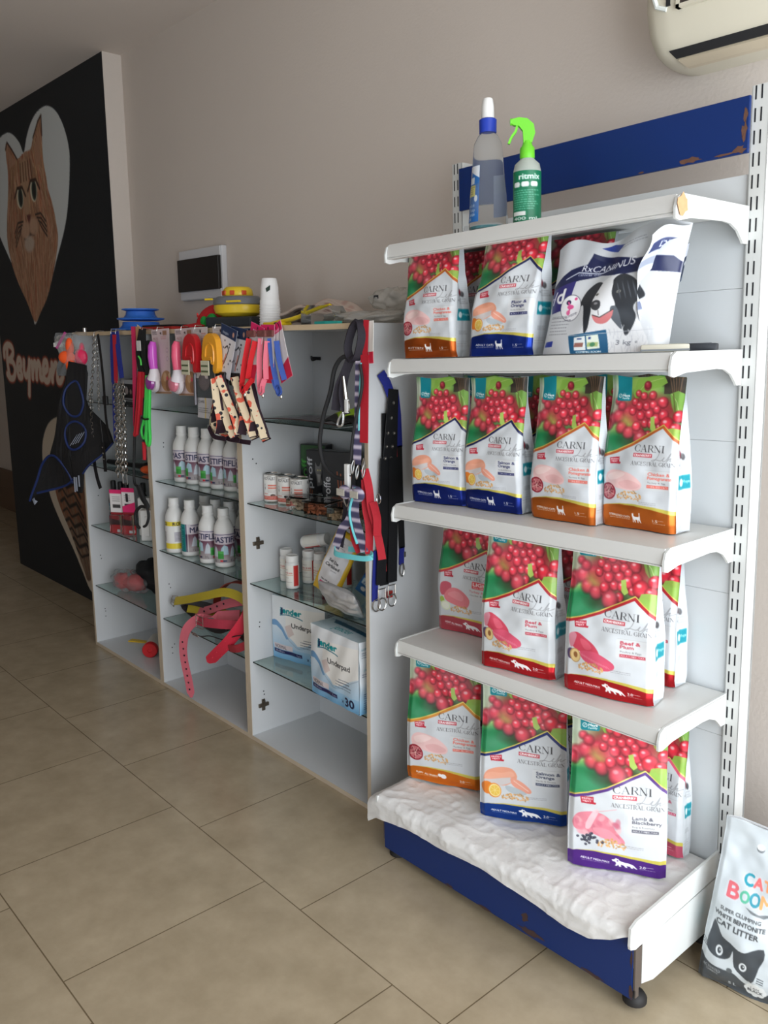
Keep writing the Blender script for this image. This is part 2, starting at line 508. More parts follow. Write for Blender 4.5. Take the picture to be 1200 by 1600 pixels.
def sheet(name, cv, fn, m, parent=None, smooth=True, label=None, extra=None, merge=None):
    """a grid of vertices, one per canvas pixel, placed by fn(U,V)->(X,Y,Z) arrays"""
    h, w = cv.h, cv.w
    X, Y, Z = fn(cv.U, cv.V)
    co = np.stack([X, Y, Z], -1).reshape(-1, 3).astype(np.float32)
    i = np.arange((h - 1) * (w - 1)); r = i // (w - 1); c = i % (w - 1)
    a = r * w + c
    F = np.stack([a, a + w, a + w + 1, a + 1], 1).astype(np.int32)
    cols = cv.colors().reshape(-1, 4).astype(np.float32)
    if extra is not None:
        for (ev, ef, ec) in extra:
            ev = np.array(ev, np.float32).reshape(-1, 3); ef = np.array(ef, np.int32).reshape(-1, 4) + len(co)
            co = np.concatenate([co, ev]); F = np.concatenate([F, ef])
            ec = np.array(ec, np.float32)
            if ec.ndim == 1: ec = np.tile(ec, (len(ev), 1))
            cols = np.concatenate([cols, ec])
    me = bpy.data.meshes.new(name)
    me.vertices.add(len(co)); me.vertices.foreach_set('co', co.ravel())
    me.loops.add(len(F) * 4); me.loops.foreach_set('vertex_index', F.ravel())
    me.polygons.add(len(F)); me.polygons.foreach_set('loop_start', np.arange(0, len(F) * 4, 4, dtype=np.int32))
    me.polygons.foreach_set('loop_total', np.full(len(F), 4, dtype=np.int32))
    me.update(calc_edges=True); me.validate()
    at = me.color_attributes.new('Col', 'BYTE_COLOR', 'POINT')
    at.data.foreach_set('color', np.clip(cols, 0, 1).ravel())
    if smooth: me.polygons.foreach_set('use_smooth', np.ones(len(F), bool))
    me.materials.append(m)
    o = bpy.data.objects.new(name, me); COL.objects.link(o)
    if parent is not None: o.parent = parent
    if label: o['label'] = label
    return o
def wc(*c):
    v = lin(np.array(c) / 255.); return [float(v[0]), float(v[1]), float(v[2]), 1.0]
def vsmooth(a, b, x):
    t = np.clip((x - a) / (b - a), 0, 1); return t * t * (3 - 2 * t)

# ================================================================== THE ROOM
CEIL = 3.236
def floor_material():
    m = bpy.data.materials.new('beige_floor_tiles'); m.use_nodes = True
    nt = m.node_tree; b = nt.nodes['Principled BSDF']
    tc = nt.nodes.new('ShaderNodeTexCoord')
    mp = nt.nodes.new('ShaderNodeMapping'); mp.inputs['Location'].default_value = (0.16 + 0.603 * 20, 0.967 + 0.648 * 20, 0)
    nt.links.new(tc.outputs['Object'], mp.inputs['Vector'])
    br = nt.nodes.new('ShaderNodeTexBrick')
    br.offset = 0.685; br.offset_frequency = 2; br.squash = 1.0
    br.inputs['Scale'].default_value = 1.0
    br.inputs['Brick Width'].default_value = 0.603; br.inputs['Row Height'].default_value = 0.648
    br.inputs['Mortar Size'].default_value = 0.0022; br.inputs['Mortar Smooth'].default_value = 0.3
    br.inputs['Bias'].default_value = 0.0
    br.inputs['Color1'].default_value = rgb(176, 162, 138); br.inputs['Color2'].default_value = rgb(172, 158, 134)
    br.inputs['Mortar'].default_value = rgb(112, 98, 76)
    nt.links.new(mp.outputs['Vector'], br.inputs['Vector'])
    n = nt.nodes.new('ShaderNodeTexNoise'); n.inputs['Scale'].default_value = 7; n.inputs['Detail'].default_value = 8
    n.inputs['Roughness'].default_value = 0.62
    nt.links.new(tc.outputs['Object'], n.inputs['Vector'])
    rp = nt.nodes.new('ShaderNodeValToRGB')
    rp.color_ramp.elements[0].position = .3; rp.color_ramp.elements[0].color = (.80, .78, .74, 1)
    rp.color_ramp.elements[1].position = .7; rp.color_ramp.elements[1].color = (1.06, 1.05, 1.04, 1)
    nt.links.new(n.outputs['Fac'], rp.inputs['Fac'])
    mx = nt.nodes.new('ShaderNodeMix'); mx.data_type = 'RGBA'; mx.blend_type = 'MULTIPLY'
    mx.inputs['Factor'].default_value = 1.0
    nt.links.new(br.outputs['Color'], mx.inputs['A']); nt.links.new(rp.outputs['Color'], mx.inputs['B'])
    nt.links.new(mx.outputs['Result'], b.inputs['Base Color'])
    b.inputs['Roughness'].default_value = 0.27
    b.inputs['Specular IOR Level'].default_value = 0.4
    bp = nt.nodes.new('ShaderNodeBump'); bp.inputs['Strength'].default_value = 0.25; bp.inputs['Distance'].default_value = 0.004
    bp.invert = True
    nt.links.new(br.outputs['Fac'], bp.inputs['Height']); nt.links.new(bp.outputs['Normal'], b.inputs['Normal'])
    return m
M_wall = mat('beige_wall_paint', (206, 196, 187), 0.85, bump=0.12, bscale=90, var=0.03, vscale=1.5)
M_ceil = mat('ceiling_paint', (214, 204, 196), 0.9, bump=0.05, bscale=60)
M_dark = mat('dark_teal_wall_paint', (18, 28, 36), 0.6)
struct('floor', MB().box((-9, -5.6, -0.1), (2.95, 0.9, 0.0)), floor_material())
struct('ceiling', MB().box((-9, -5.6, CEIL), (2.95, 0.9, CEIL + 0.1)), M_ceil)
struct('wall_back', MB().box((-2.8, 0, 0), (2.95, 0.15, CEIL)), M_wall)
struct('wall_left', MB().box((-9.0, -5.6, 0), (-8.85, 0.9, CEIL)), M_wall)
struct('wall_far', MB().box((-8.85, 0.62, 0), (-4.83, 0.75, CEIL)), M_wall)
struct('trim_1', MB().box((-8.85, 0.59, 0), (-4.83, 0.62, 0.42)).box((-8.85, 0.585, 0.2), (-4.83, 0.6, 0.23)), mat('brown_dado', (104, 80, 60), 0.6))
struct('door_1', MB().box((-6.6, 0.565, 0.1), (-6.35, 0.585, 0.5)), mat('pale_plinth', (176, 166, 152), 0.6))
# front wall with an open doorway, right wall with the shop window
struct('wall_front', MB().box((-9, -5.45, 0), (-0.2, -5.3, CEIL)).box((2.0, -5.45, 0), (2.95, -5.3, CEIL)).box((-0.2, -5.45, 2.5), (2.0, -5.3, CEIL)), M_wall)
struct('wall_right', MB().box((2.75, -5.3, 0), (2.9, -3.0, CEIL)).box((2.75, -0.08, 0), (2.9, 0.0, CEIL)).box((2.75, -3.0, 2.75), (2.9, -0.08, CEIL)).box((2.75, -3.0, 0), (2.9, -0.08, 0.12)), M_wall)
fr = MB()
for y in (-3.0, -1.6, -0.14): fr.box((2.77, y, 0.12), (2.83, y + 0.05, 2.75))
fr.box((2.77, -3.0, 2.70), (2.83, -0.08, 2.75)); fr.box((2.77, -3.0, 0.12), (2.83, -0.08, 0.17))
struct('window_1', fr, mat('window_frame_white', (225, 225, 225), 0.4))

# ------------------------------------------------------------------ painted mural wall
MX0, MX1, MY = -4.83, -2.80, -0.11
mw_, mh_ = 300, 470
cv = Cv(mw_, mh_, (8, 17, 25), aspect=(MX1 - MX0) / CEIL)
def mu(p): return ((p[0] - MX0) / (MX1 - MX0), 1 - p[1] / CEIL)
def mpts(L, n=6, closed=True):
    q = spline([(a, b, 0) for a, b in L], n, closed)
    return [mu((v.x, v.y)) for v in q]
heart = [(-4.05, 2.92), (-3.98, 3.00), (-3.89, 3.07), (-3.77, 3.115), (-3.61, 3.12), (-3.47, 3.06), (-3.37, 2.95), (-3.32, 2.82), (-3.34, 2.68), (-3.4, 2.51),
         (-3.48, 2.38), (-3.65, 2.2), (-3.81, 2.03), (-3.98, 1.90), (-4.096, 1.823), (-4.13, 1.88), (-4.27, 2.05), (-4.45, 2.25), (-4.64, 2.45), (-4.75, 2.62), (-4.80, 2.8), (-4.74, 2.95), (-4.62, 3.04), (-4.47, 3.08), (-4.33, 3.09), (-4.22, 3.06), (-4.11, 2.99)]
cv.poly(mpts(heart, 4), (206, 211, 211))
rs = random.Random(4)
face = [(-4.18, 2.90), (-4.04, 2.92), (-3.93, 2.92), (-3.87, 2.98), (-3.77, 3.06), (-3.71, 3.085), (-3.72, 2.97), (-3.73, 2.83), (-3.70, 2.71), (-3.69, 2.65),
        (-3.64, 2.56), (-3.60, 2.44), (-3.60, 2.30), (-3.80, 2.03), (-3.98, 1.90), (-4.096, 1.84), (-4.20, 1.96), (-4.40, 2.17), (-4.49, 2.37), (-4.47, 2.53), (-4.41, 2.68), (-4.37, 2.83), (-4.38, 2.99), (-4.34, 3.03), (-4.26, 2.97)]
fm, fsl = cv.cover([mpts(face, 3)])
cv.blend(fm, (160, 118, 90), None, fsl)
save = cv.px.copy()
for k in range(1500):   # fur: strokes running down the ruff and out over the cheeks
    x = rs.uniform(-4.5, -3.6); z = rs.uniform(1.85, 3.05)
    dx = (x + 4.07) * (0.10 if z > 2.45 else -0.12) + rs.uniform(-.015, .015); L = rs.uniform(.05, .17)
    c = rs.choice([(140, 94, 68), (186, 144, 112), (116, 78, 60), (206, 176, 146), (176, 92, 64), (150, 108, 82), (196, 160, 130)])
    if z > 2.6: c = tuple(int(v * rs.uniform(.95, 1.12)) for v in c)
    cv.line([mu((x, z)), mu((x + dx * .5, z - L * .5)), mu((x + dx, z - L))], 0.004, c, .6)
full = np.zeros((mh_, mw_)); full[fsl] = fm
cv.px = save * (1 - full[..., None]) + cv.px * full[..., None]
W_ = lambda L, w, c, a=1: cv.line([mu(p) for p in L], w, c, a)
cv.poly([mu(p) for p in [(-4.15, 2.85), (-4.05, 2.9), (-4.0, 2.85), (-4.03, 2.55), (-4.10, 2.5), (-4.13, 2.6)]], (176, 142, 112), .8)
cv.poly([mu(p) for p in [(-4.33, 2.98), (-4.27, 2.93), (-4.20, 2.88), (-4.33, 2.86)]], (176, 136, 110), .8)
cv.poly([mu(p) for p in [(-3.86, 2.92), (-3.75, 3.02), (-3.76, 2.85), (-3.86, 2.78)]], (172, 130, 104), .8)
for (ex, ez) in ((-4.18, 2.655), (-3.93, 2.67)):
    cv.ell(*mu((ex, ez)), .030, .022, (206, 200, 176)); cv.ell(*mu((ex + .008, ez)), .021, .019, (50, 64, 54)); cv.ell(*mu((ex + .010, ez)), .011, .015, (10, 12, 12))
    W_([(ex - .10, ez + .01), (ex - .04, ez + .065), (ex + .05, ez + .06), (ex + .10, ez)], .010, (60, 36, 26))
cv.poly([mu(p) for p in [(-4.09, 2.535), (-4.01, 2.53), (-4.05, 2.46)]], (96, 48, 44))
W_([(-4.05, 2.46), (-4.055, 2.41)], .008, (40, 20, 18)); W_([(-4.055, 2.41), (-4.11, 2.38), (-4.16, 2.39)], .009, (40, 20, 18)); W_([(-4.055, 2.41), (-3.98, 2.40), (-3.95, 2.42)], .009, (40, 20, 18))
cv.ell(*mu((-4.13, 2.44)), .04, .018, (186, 150, 124), .9, soft=.3); cv.ell(*mu((-3.98, 2.45)), .04, .018, (186, 150, 124), .9, soft=.3)
cv.ell(*mu((-4.08, 2.35)), .045, .016, (186, 170, 156), .9, soft=.3)
for k in range(4):
    W_([(-4.16 - .02 * k, 2.50 - .02 * k), (-4.26, 2.50 - .03 * k), (-4.33, 2.44 - .03 * k)], .006, (38, 26, 22))
    W_([(-3.93 + .02 * k, 2.52 - .02 * k), (-3.84, 2.52 - .03 * k), (-3.76, 2.46 - .03 * k)], .006, (38, 26, 22))
for k in range(5): W_([(-4.14 + .05 * k, 2.75), (-4.13 + .045 * k, 2.86)], .008, (92, 58, 42), .8)
W_([(-4.38, 2.99), (-4.34, 3.03), (-4.26, 2.97), (-4.18, 2.9)], .007, (54, 30, 22)); W_([(-3.87, 2.98), (-3.77, 3.06), (-3.71, 3.085), (-3.72, 2.97)], .007, (54, 30, 22))
# brush lettering of the shop's name
BX0, BX1 = -4.80, -3.66
bey = [  # strokes in a box 0..10 wide, 0..3 high
 [(.9, 2.95), (.75, 2.0), (.85, 1.0), (1.0, .55)], [(.25, 2.3), (.35, 2.9), (1.0, 3.25), (1.75, 3.1), (1.9, 2.6), (1.4, 2.15), (.95, 2.0)], [(.95, 2.0), (1.7, 1.9), (2.05, 1.3), (1.7, .6), (1.0, .5), (.55, .8)],
 [(2.5, 1.3), (3.15, 1.6), (3.15, 2.1), (2.75, 2.1), (2.45, 1.4), (2.65, .75), (3.2, .8), (2.95, 1.5)],
 [(3.75, 2.05), (3.65, 1.2), (4.0, .85), (4.5, 1.5), (4.7, 2.1)], [(4.7, 2.1), (4.45, .8), (4.2, -.6)],
 [(5.1, 2.0), (5.05, .8)], [(5.1, 1.2), (5.5, 2.0), (5.75, 1.8), (5.7, .8)], [(5.75, 1.3), (6.15, 2.05), (6.4, 1.7), (6.35, .9), (6.7, .85)],
 [(6.9, 1.3), (7.5, 1.65), (7.5, 2.15), (7.1, 2.1), (6.85, 1.4), (7.05, .75), (7.6, .8), (8.0, 1.5)],
 [(8.3, 2.05), (8.2, .8)], [(8.25, 1.2), (8.8, 2.05), (9.1, 1.8), (9.0, .9), (9.4, .8), (9.8, 1.2)]]
def bm_(p): return (BX0 + (BX1 - BX0) * p[0] / 10, 1.375 + p[1] * 0.088 + .03 * (1 - p[0] / 10))
for wd, c in ((.044, (58, 20, 16)), (.036, (150, 66, 44)), (.024, (206, 188, 172))):
    for st in bey:
        W_([bm_((v.x, v.y)) for v in spline([(a, b, 0) for a, b in st], 5)], wd, c)
# second heart low down: a striped cat's flank
low = [(-3.83, 1.21), (-4.01, 1.15), (-4.13, 1.03), (-4.17, .90), (-4.15, .78), (-4.10, .68), (-4.05, .60), (-3.92, .47), (-3.74, .32), (-3.60, .18), (-3.49, .07), (-3.40, .12), (-3.1, .5), (-2.9, .9), (-3.0, 1.15), (-3.3, 1.25), (-3.5, 1.1), (-3.65, 1.2)]
cv.poly(mpts(low, 3), (196, 184, 166))
tig = [(-3.86, 1.05), (-3.95, .85), (-3.97, .68), (-3.88, .55), (-3.78, .45), (-3.68, .33), (-3.58, .2), (-3.5, .13), (-3.3, .3), (-2.95, .8), (-3.1, 1.1), (-3.5, 1.05)]
fm, fsl = cv.cover([mpts(tig, 3)]); cv.blend(fm, (122, 92, 72), None, fsl); save = cv.px.copy()
for k in range(700):
    x = rs.uniform(-4.0, -3.0); z = rs.uniform(.1, 1.1); L = rs.uniform(.05, .13); top = z > .55
    c = rs.choice([(130, 70, 42), (150, 92, 58), (104, 60, 40)] if top else [(150, 136, 120), (112, 100, 88), (82, 74, 66)])
    cv.line([mu((x, z)), mu((x + .03, z - L))], .005, c, .6)
for k in range(13):
    z = .28 + .065 * k; x = -3.98 + abs(z - .7) * .45
    W_([(x + .05, z + .02), (x + .12, z + .05), (x + .2, z + .0), (x + .32, z + .04), (x + .42, z - .04)], .012 if k % 2 else .008, (24, 18, 16), .95)
full = np.zeros((mh_, mw_)); full[fsl] = fm
cv.px = save * (1 - full[..., None]) + cv.px * full[..., None]
st_m = struct('wall_mural', MB().box((MX0, MY + .001, 0), (MX1, 0.70, CEIL)), M_wall)
mo = sheet('wall_mural_painting', cv, lambda U, V: (MX0 + (MX1 - MX0) * U, MY + 0 * U, CEIL * (1 - V)), print_mat('mural_paint', .62, 0.05, 80, foil=False), parent=st_m, smooth=False)

# ------------------------------------------------------------------ things on the wall
t = thing('electrical_panel', 'white electrical distribution box with dark flap on the beige wall', 'electrical box', (-2.0, 0, 2.03))
M_pw = mat('panel_white', (206, 206, 208), .4)
mb = MB().box((-.205, -.03, -.125), (.205, 0, .125), bev=.006)
for s_ in (-1, 1): mb.box((-.2, -.038, s_ * .1 - .022), (.2, -.03, s_ * .1 + .022), bev=.003)
mb.build('frame', M_pw, t)
MB().box((-.205, -.048, -.082), (.195, -.031, .078), bev=.003).build('flap', mat('smoked_flap', (30, 28, 28), .25), t, label='dark smoked flap')

t = thing('air_conditioner', 'off-white wall air conditioner with its front cover missing', 'air conditioner', (0.59, 0, 2.38))
M_ac = mat('ac_plastic', (212, 206, 188), .42); M_acd = mat('ac_dark', (30, 32, 36), .6)
prof = [(0.0, .008), (-.06, .004), (-.12, .005), (-.165, .012), (-.203, .022), (-.24, .054), (-.262, .11), (-.265, .20), (-.255, .34), (0.0, .36)]
def ac_ring(x, k=1.0, dz=0.0):
    return [(x, y * k, z + dz * (1 - z / .36)) for y, z in prof]
rings = [ac_ring(0.0, .55, .018), ac_ring(.006, .78, .008), ac_ring(.02, .92, .003), ac_ring(.05, .985), ac_ring(.09, 1.0), ac_ring(.92, 1.0), ac_ring(.98, .9)]
mb = MB(); vs = [v for r_ in rings for v in r_]; n_ = len(prof); fs = []
for i in range(len(rings) - 1):
    for k in range(n_):
        k2 = (k + 1) % n_; fs.append((i * n_ + k, i * n_ + k2, (i + 1) * n_ + k2, (i + 1) * n_ + k))
fs.append(tuple(range(n_))); fs.append(tuple((len(rings) - 1) * n_ + k for k in range(n_ - 1, -1, -1)))
mb.add(vs, fs); mb.build('body', M_ac, t, smooth=True)
def acp(pts, x0, x1, o0, o1):
    """strip following the curved underside, between two heights off it"""
    mb = MB(); n = len(pts); V_ = []
    for o_ in (o0, o1):
        for x in (x0, x1):
            for (y, z) in pts: V_.append((x, y * 1.0 - o_ * .35, z - o_))
    q = lambda a, b, i: a * 2 * n + b * n + i
    fs = []
    for i in range(n - 1):
        fs += [(q(0, 0, i), q(0, 1, i), q(0, 1, i + 1), q(0, 0, i + 1)), (q(1, 0, i), q(1, 0, i + 1), q(1, 1, i + 1), q(1, 1, i))]
        for b in (0, 1): fs.append((q(0, b, i), q(0, b, i + 1), q(1, b, i + 1), q(1, b, i)))
    for i in (0, n - 1): fs.append((q(0, 0, i), q(1, 0, i), q(1, 1, i), q(0, 1, i)))
    return mb.add(V_, fs)
acp([(-.166, .0122), (-.203, .022)], .065, .90, .0005, .0016).build('outlet_slot', M_acd, t)
acp([(-.102, .0046), (-.12, .005), (-.163, .0118)], .070, .90, .001, .006).build('vent_flap', mat('ac_flap', (205, 192, 168), .4), t)
MB().box((.115, -.270, .092), (.92, -.250, .100)).box((.115, -.270, .092), (.124, -.250, .34)).build('cover_frame', M_ac, t)
MB().box((.126, -.268, .101), (.90, -.25, .33)).build('filter', mat('ac_filter', (62, 54, 50), .8, bump=.5, bscale=300), t, label='bare brown filter mesh')
MB().box((.185, -.273, .100), (.205, -.262, .112), bev=.002).build('clip', M_ac, t)
MB().box((.086, -.2655, .105), (.096, -.258, .125)).build('clip', M_acd, t)
MB().tube([(.045, -.262, .34), (.045, -.264, .15), (.06, -.262, .11), (.085, -.258, .10)], .006, 8).build('side_rim', mat('ac_rim', (226, 232, 228), .35), t)

# ================================================================== METAL SHELVING (leans slightly; local frame GM)
M_st = chipped('white_enamel_steel', (212, 214, 212), (92, 70, 58), .38, lo=.735, scale=16)
M_st2 = mat('white_steel_panel', (208, 212, 214), .45, bump=.03, bscale=30)
M_edge = chipped('shelf_edge_enamel', (212, 212, 209), (96, 74, 60), .42, lo=.72, scale=22)
M_blue = chipped('blue_enamel', (9, 44, 106), (92, 66, 58), .38, lo=.70, scale=7)
M_slot = mat('slot_dark', (26, 28, 34), .9)
M_rust = mat('rusty_chip', (104, 72, 58), .8, var=.3, vscale=60)
gond = thing('display_shelving', 'tall white metal shop shelving with blue header and blue kick panel', 'shelving unit', mw=GM)
SZ = [1.6495, 1.9887, 1.1963, .7469]
S2, S1, S3, S4 = SZ
for x0, sgn in ((-.042, 1), (.945, -1)):
    mb = MB().box((x0, -.180, .05), (x0 + .042, -.178, 2.262)).box((x0 if sgn > 0 else x0, -.18, .05), (x0 + .0025, -.12, 2.262)).box((x0 + .0395, -.18, .05), (x0 + .042, -.12, 2.262)).box((x0, -.13, .05), (x0 + .042, -.12, 2.262))
    up_ = mb.build('upright', M_st, gond)
    sl = MB()
    for k in range(43):
        z = .13 + .05 * k
        for xx in (.008, .0225): sl.box((x0 + xx, -.1808, z), (x0 + xx + .0035, -.1796, z + .031))
    sl.build('slot_row', M_slot, up_)
zs = [.20, .62, 1.02, 1.42, 1.80, 2.067]
for a, b in zip(zs[:-1], zs[1:]):
    MB().box((.001, -.172, a + .0003), (.944, -.160, b - .0003), bev=.0008).build('back_panel', M_st2, gond)
def blotch(mb, cx, cz, rx, rz, y, n=14, seed=0, m=1):
    r_ = random.Random(seed)
    P = [(cx + rx * math.cos(2 * PI * k / n) * r_.uniform(.45, 1.1), y, cz + rz * math.sin(2 * PI * k / n) * r_.uniform(.4, 1.1)) for k in range(n)]
    mb.add(P + [(cx, y, cz)], [(i, (i + 1) % n, n) for i in range(n)], m)
mb = MB().box((-.002, -.192, 2.112), (.946, -.182, 2.241), bev=.002)
for i, (cx, cz, rx, rz) in enumerate([(.938, 2.20, .006, .02), (.936, 2.16, .009, .03), (.925, 2.122, .018, .012), (.80, 2.121, .035, .009), (.66, 2.116, .012, .003), (.885, 2.117, .03, .004)]):
    blotch(mb, cx, cz, rx, rz, -.1925, seed=i)
mb.build('header_panel', [M_blue, M_rust], gond, label='blue header panel with rusty edges', recalc=False)
def make_shelf(z, front=-.501):
    deck = MB().box((0, front, z - .018), (.944, -.178, z), bev=.001)
    deck.grid(lambda u, v: (.944 * u, front - .006 * math.sin(min(1, v * 1.25) * PI * .5) + (0.0 if v < .9 else .006), z - .0005 - .042 * v), 1, 8)
    deck.box((0, front - .006, z - .043), (.944, front + .02, z - .040))
    o = deck.build('shelf', M_edge, gond, smooth=False)
    for x0 in (-.0075, .9455):
        P = [(front - .012, z - .052), (front - .013, z - .03), (front - .006, z - .008), (front + .012, z + .002), (-.181, z + .002), (-.181, z - .086), (-.205, z - .086),
             (-.212, z - .078), (-.235, z - .058), (-.268, z - .045), (-.305, z - .042), (-.45, z - .047), (front + .004, z - .056)]
        P = [(y, zz) for y, zz in P]
        MB().prism(P, x0, x0 + .006, 'x').box((x0 - (.003 if x0 < 0 else -.005), front + .02, z - .030), (x0 + (.001 if x0 < 0 else .009), -.19, z - .002)).build('bracket', M_st, o)
    return o
shelf_objs = [make_shelf(z) for z in (S1, S2, S3, S4)]
mb = MB()
for i, (x, y, z, ry, rz) in enumerate([(.9547, -.490, S1 - .022, .018, .026)]):
    n = 12; r_ = random.Random(3)
    P = [(x + .0003, y + ry * math.cos(2 * PI * k / n) * r_.uniform(.7, 1.1) * 1.3, z + rz * math.sin(2 * PI * k / n) * r_.uniform(.6, 1.1)) for k in range(n)]
    mb.add(P + [(x + .0003, y, z)], [(k, (k + 1) % n, n) for k in range(n)])
mb.build('worn_patch', mat('peeled_primer', (206, 158, 116), .8, var=.15, vscale=60), shelf_objs[0], recalc=False)
# base
YB = -.584
MB().box((0, YB, .215), (.944, -.178, .235), bev=.001).box((0, YB, .20), (.944, YB + .003, .235)).build('base_shelf', M_st, gond)
mb = MB().box((.001, YB - .004, .047), (.943, YB, .222), bev=.001)
for i, (cx, cz, rx, rz) in enumerate([(.62, .062, .05, .012), (.60, .10, .015, .02), (.94, .07, .006, .03), (.3, .052, .02, .006), (.45, .05, .03, .005), (.94, .16, .004, .03), (.83, .052, .04, .006)]):
    blotch(mb, cx, cz, rx, rz, YB - .0046, seed=i + 20)
mb.build('kick_panel', [M_blue, mat('rust_dark', (70, 50, 46), .8)], gond, label='blue kick panel', recalc=False)
for x0 in (-.008, .9445):
    hi_ = 0.0 if x0 > 0 else -.043
    MB().prism([(-.615, .215), (-.612, .262 + hi_ * .5), (-.585, .272 + hi_), (-.178, .285 + hi_), (-.178, .215), (-.59, .195), (-.612, .205)], x0, x0 + .007, 'x').build('side_rail', M_st, gond)
    MB().prism([(-.555, .08), (-.555, .195), (-.178, .205), (-.178, .06), (-.5, .062)], x0 + .001, x0 + .005, 'x').build('side_plate', M_st, gond)
    mb = MB().box((x0 + .0, -.585, .075), (x0 + .005, -.557, .19)).box((x0 + .001, -.58, .05), (x0 + .004, -.566, .075))
    mb.build('front_bracket', mat('grimy_steel', (120, 110, 104), .5, metal=.6, var=.3), gond)
for x, y in ((.022, -.545), (.925, -.545), (.022, -.2), (.925, -.2)):
    f_ = MB().lathe([(.0, .0135), (.031, .0135), (.031, .024), (.024, .036), (.012, .042), (.006, .044), (.006, .10), (.0, .10)], (x, y, 0), 20)
    f_.build('foot', mat('black_rubber', (32, 30, 30), .6), gond, smooth=True)

# thin white paper sheet over the base shelf
def cloth():
    nx, ny = 150, 90
    X0, X1 = -.052, .947
    edge = [(-.05, .165), (0, .172), (.155, .195), (.27, .191), (.45, .205), (.60, .194), (.66, .190), (.75, .179), (.83, .184), (.895, .215), (.93, .240), (.95, .25)]
    ex = [e[0] for e in edge]; ez = [e[1] for e in edge]
    cvs = Cv(nx, ny, (236, 234, 232), aspect=1)
    def fn(U, V):
        X = X0 + (X1 - X0) * U
        zb = np.interp(X, ex, ez)
        L1 = .42; L2 = (.252 - zb); s = V * (L1 + L2)
        top = s < L1
        over = np.clip(s - L1, 0, None)
        Y = np.where(top, -.18 - s, -.600 - .010 * np.clip(over / .02, 0, 1))
        Z = np.where(top, .2405, .2405 - over)
        bend = np.exp(-((s - L1) / .012) ** 2); Y = Y + .003 * bend; Z = Z - .003 * bend
        n1 = vnoise(nx, ny, 14, 5); n2 = vnoise(nx, ny, 6, 6); n3 = vnoise(nx, ny, 3, 8)
        rg = (1 - 2 * np.abs(n2 - .5)) ** 4; rg2 = (1 - 2 * np.abs(vnoise(nx, ny, 9, 17) - .5)) ** 6
        amp = .006 * (n1 - .35) + .0022 * rg + .0022 * rg2 + .0008 * n3
        amp = np.clip(amp, 0, None) * vsmooth(0, .1, V)
        Z = Z + np.where(top, amp * 1.2, amp * .3); Y = Y - np.where(top, 0, amp * 1.1 + .002)
        lift = vsmooth(.955, 1.0, U) * vsmooth(.5, .85, V) * (1 - vsmooth(.93, 1.0, V)); Z = Z + .006 * lift
        low = (X < -.0085) & top
        Z = Z - np.clip(-.0085 - X, 0, 1) * .55 * 1.0
        return X, Y, Z
    return sheet('paper_cover', cvs, fn, mat('thin_paper', (226, 225, 223), .7, bump=.25, bscale=35))
pc = cloth(); pc.matrix_world = GM
tag(pc, 'wrinkled white paper sheet spread over the bottom shelf above the blue kick panel', 'paper sheet')

# ================================================================== THREE WHITE OPEN CABINETS
M_lam = mat('white_laminate', (204, 206, 208), .38, bump=.01, bscale=8)
M_lamd = mat('laminate_edge_band', (196, 180, 158), .6, var=.12, vscale=14)
M_top = mat('raw_board_edge', (206, 184, 152), .6, var=.08, vscale=20)
M_glass = mat('shelf_glass', (205, 228, 222), .02, trans=1.0, ior=1.46)
M_ge = mat('glass_edge_dark', (18, 32, 30), .15)
M_br = mat('hinge_metal', (120, 110, 98), .35, metal=.9)
YC, YBK, HC = -.4467, -.078, 1.748
def cabinet(x0, label, top_z=HC):
    t = thing('open_cabinet', label, 'cabinet', (x0, 0, 0), group=None)
    W = .7995; th = .018
    for xs in (0, W - th):
        pm = MB().box((xs, YC + .0015, 0), (xs + th, YBK + .016, top_z - .018))
        if xs == 0:
            r_ = random.Random(int(x0 * 100))
            for zz in (.16, .19, .205, .50, .52, .86, 1.2, 1.22):
                yy = YC + .05 + r_.uniform(0, .02)
                pm.lathe([(0, 0), (.003, 0), (.003, .0006), (0, .0006)], n=8, m=1, M=T(th + .0003, yy, zz, ry=PI / 2))
        p = pm.build('side_panel', [M_lam, M_slot], t)
        MB().box((xs, YC, 0), (xs + th, YC + .0015, top_z - .018)).build('edge_band', M_lamd, p)
    p = MB().box((0, YC + .0015, top_z - .018), (W, YBK + .016, top_z)).build('top_panel', M_lam, t)
    MB().box((0, YC - .0006, top_z - .0185), (W, YC + .0015, top_z + .0003)).build('edge_band', M_top, p)
    p = MB().box((th, YC + .0015, .001), (W - th, YBK, .019)).build('bottom_panel', M_lam, t)
    MB().box((th, YC, .001), (W - th, YC + .0015, .019)).build('edge_band', M_lamd, p)
    MB().box((th, YBK, 0), (W - th, YBK + .008, top_z - .018)).build('back_panel', M_lam, t)
    for z in (.353, .70, 1.042, 1.387):
        g = MB().box((th + .001, YC + .017, z - .005), (W - th - .001, YBK - .002, z)).build('glass_shelf', M_glass, t)
        MB().box((th + .001, YC + .0155, z - .005), (W - th - .001, YC + .017, z)).build('polished_edge', M_ge, g)
    return t
c1 = cabinet(-2.64, 'open white cabinet at the far left, against the dark painted wall')
c2 = cabinet(-1.84, 'middle open white cabinet, holding rows of large white bottles')
c3 = cabinet(-1.04, 'right-hand open white cabinet, next to the metal shelving')
def hinge(par, x, z):
    mb = MB().box((x, YC + .035, z - .008), (x + .010, YC + .085, z + .008), bev=.002).box((x, YC + .052, z - .026), (x + .006, YC + .068, z + .026), bev=.002)
    mb.lathe([(0, 0), (.005, 0), (.005, .004), (0, .004)], n=10, M=T(x + .009, YC + .06, z + .016, ry=PI / 2))
    mb.build('hinge_plate', M_br, par)
for z in (.145, .866, 1.585): hinge(c3, .018, z)

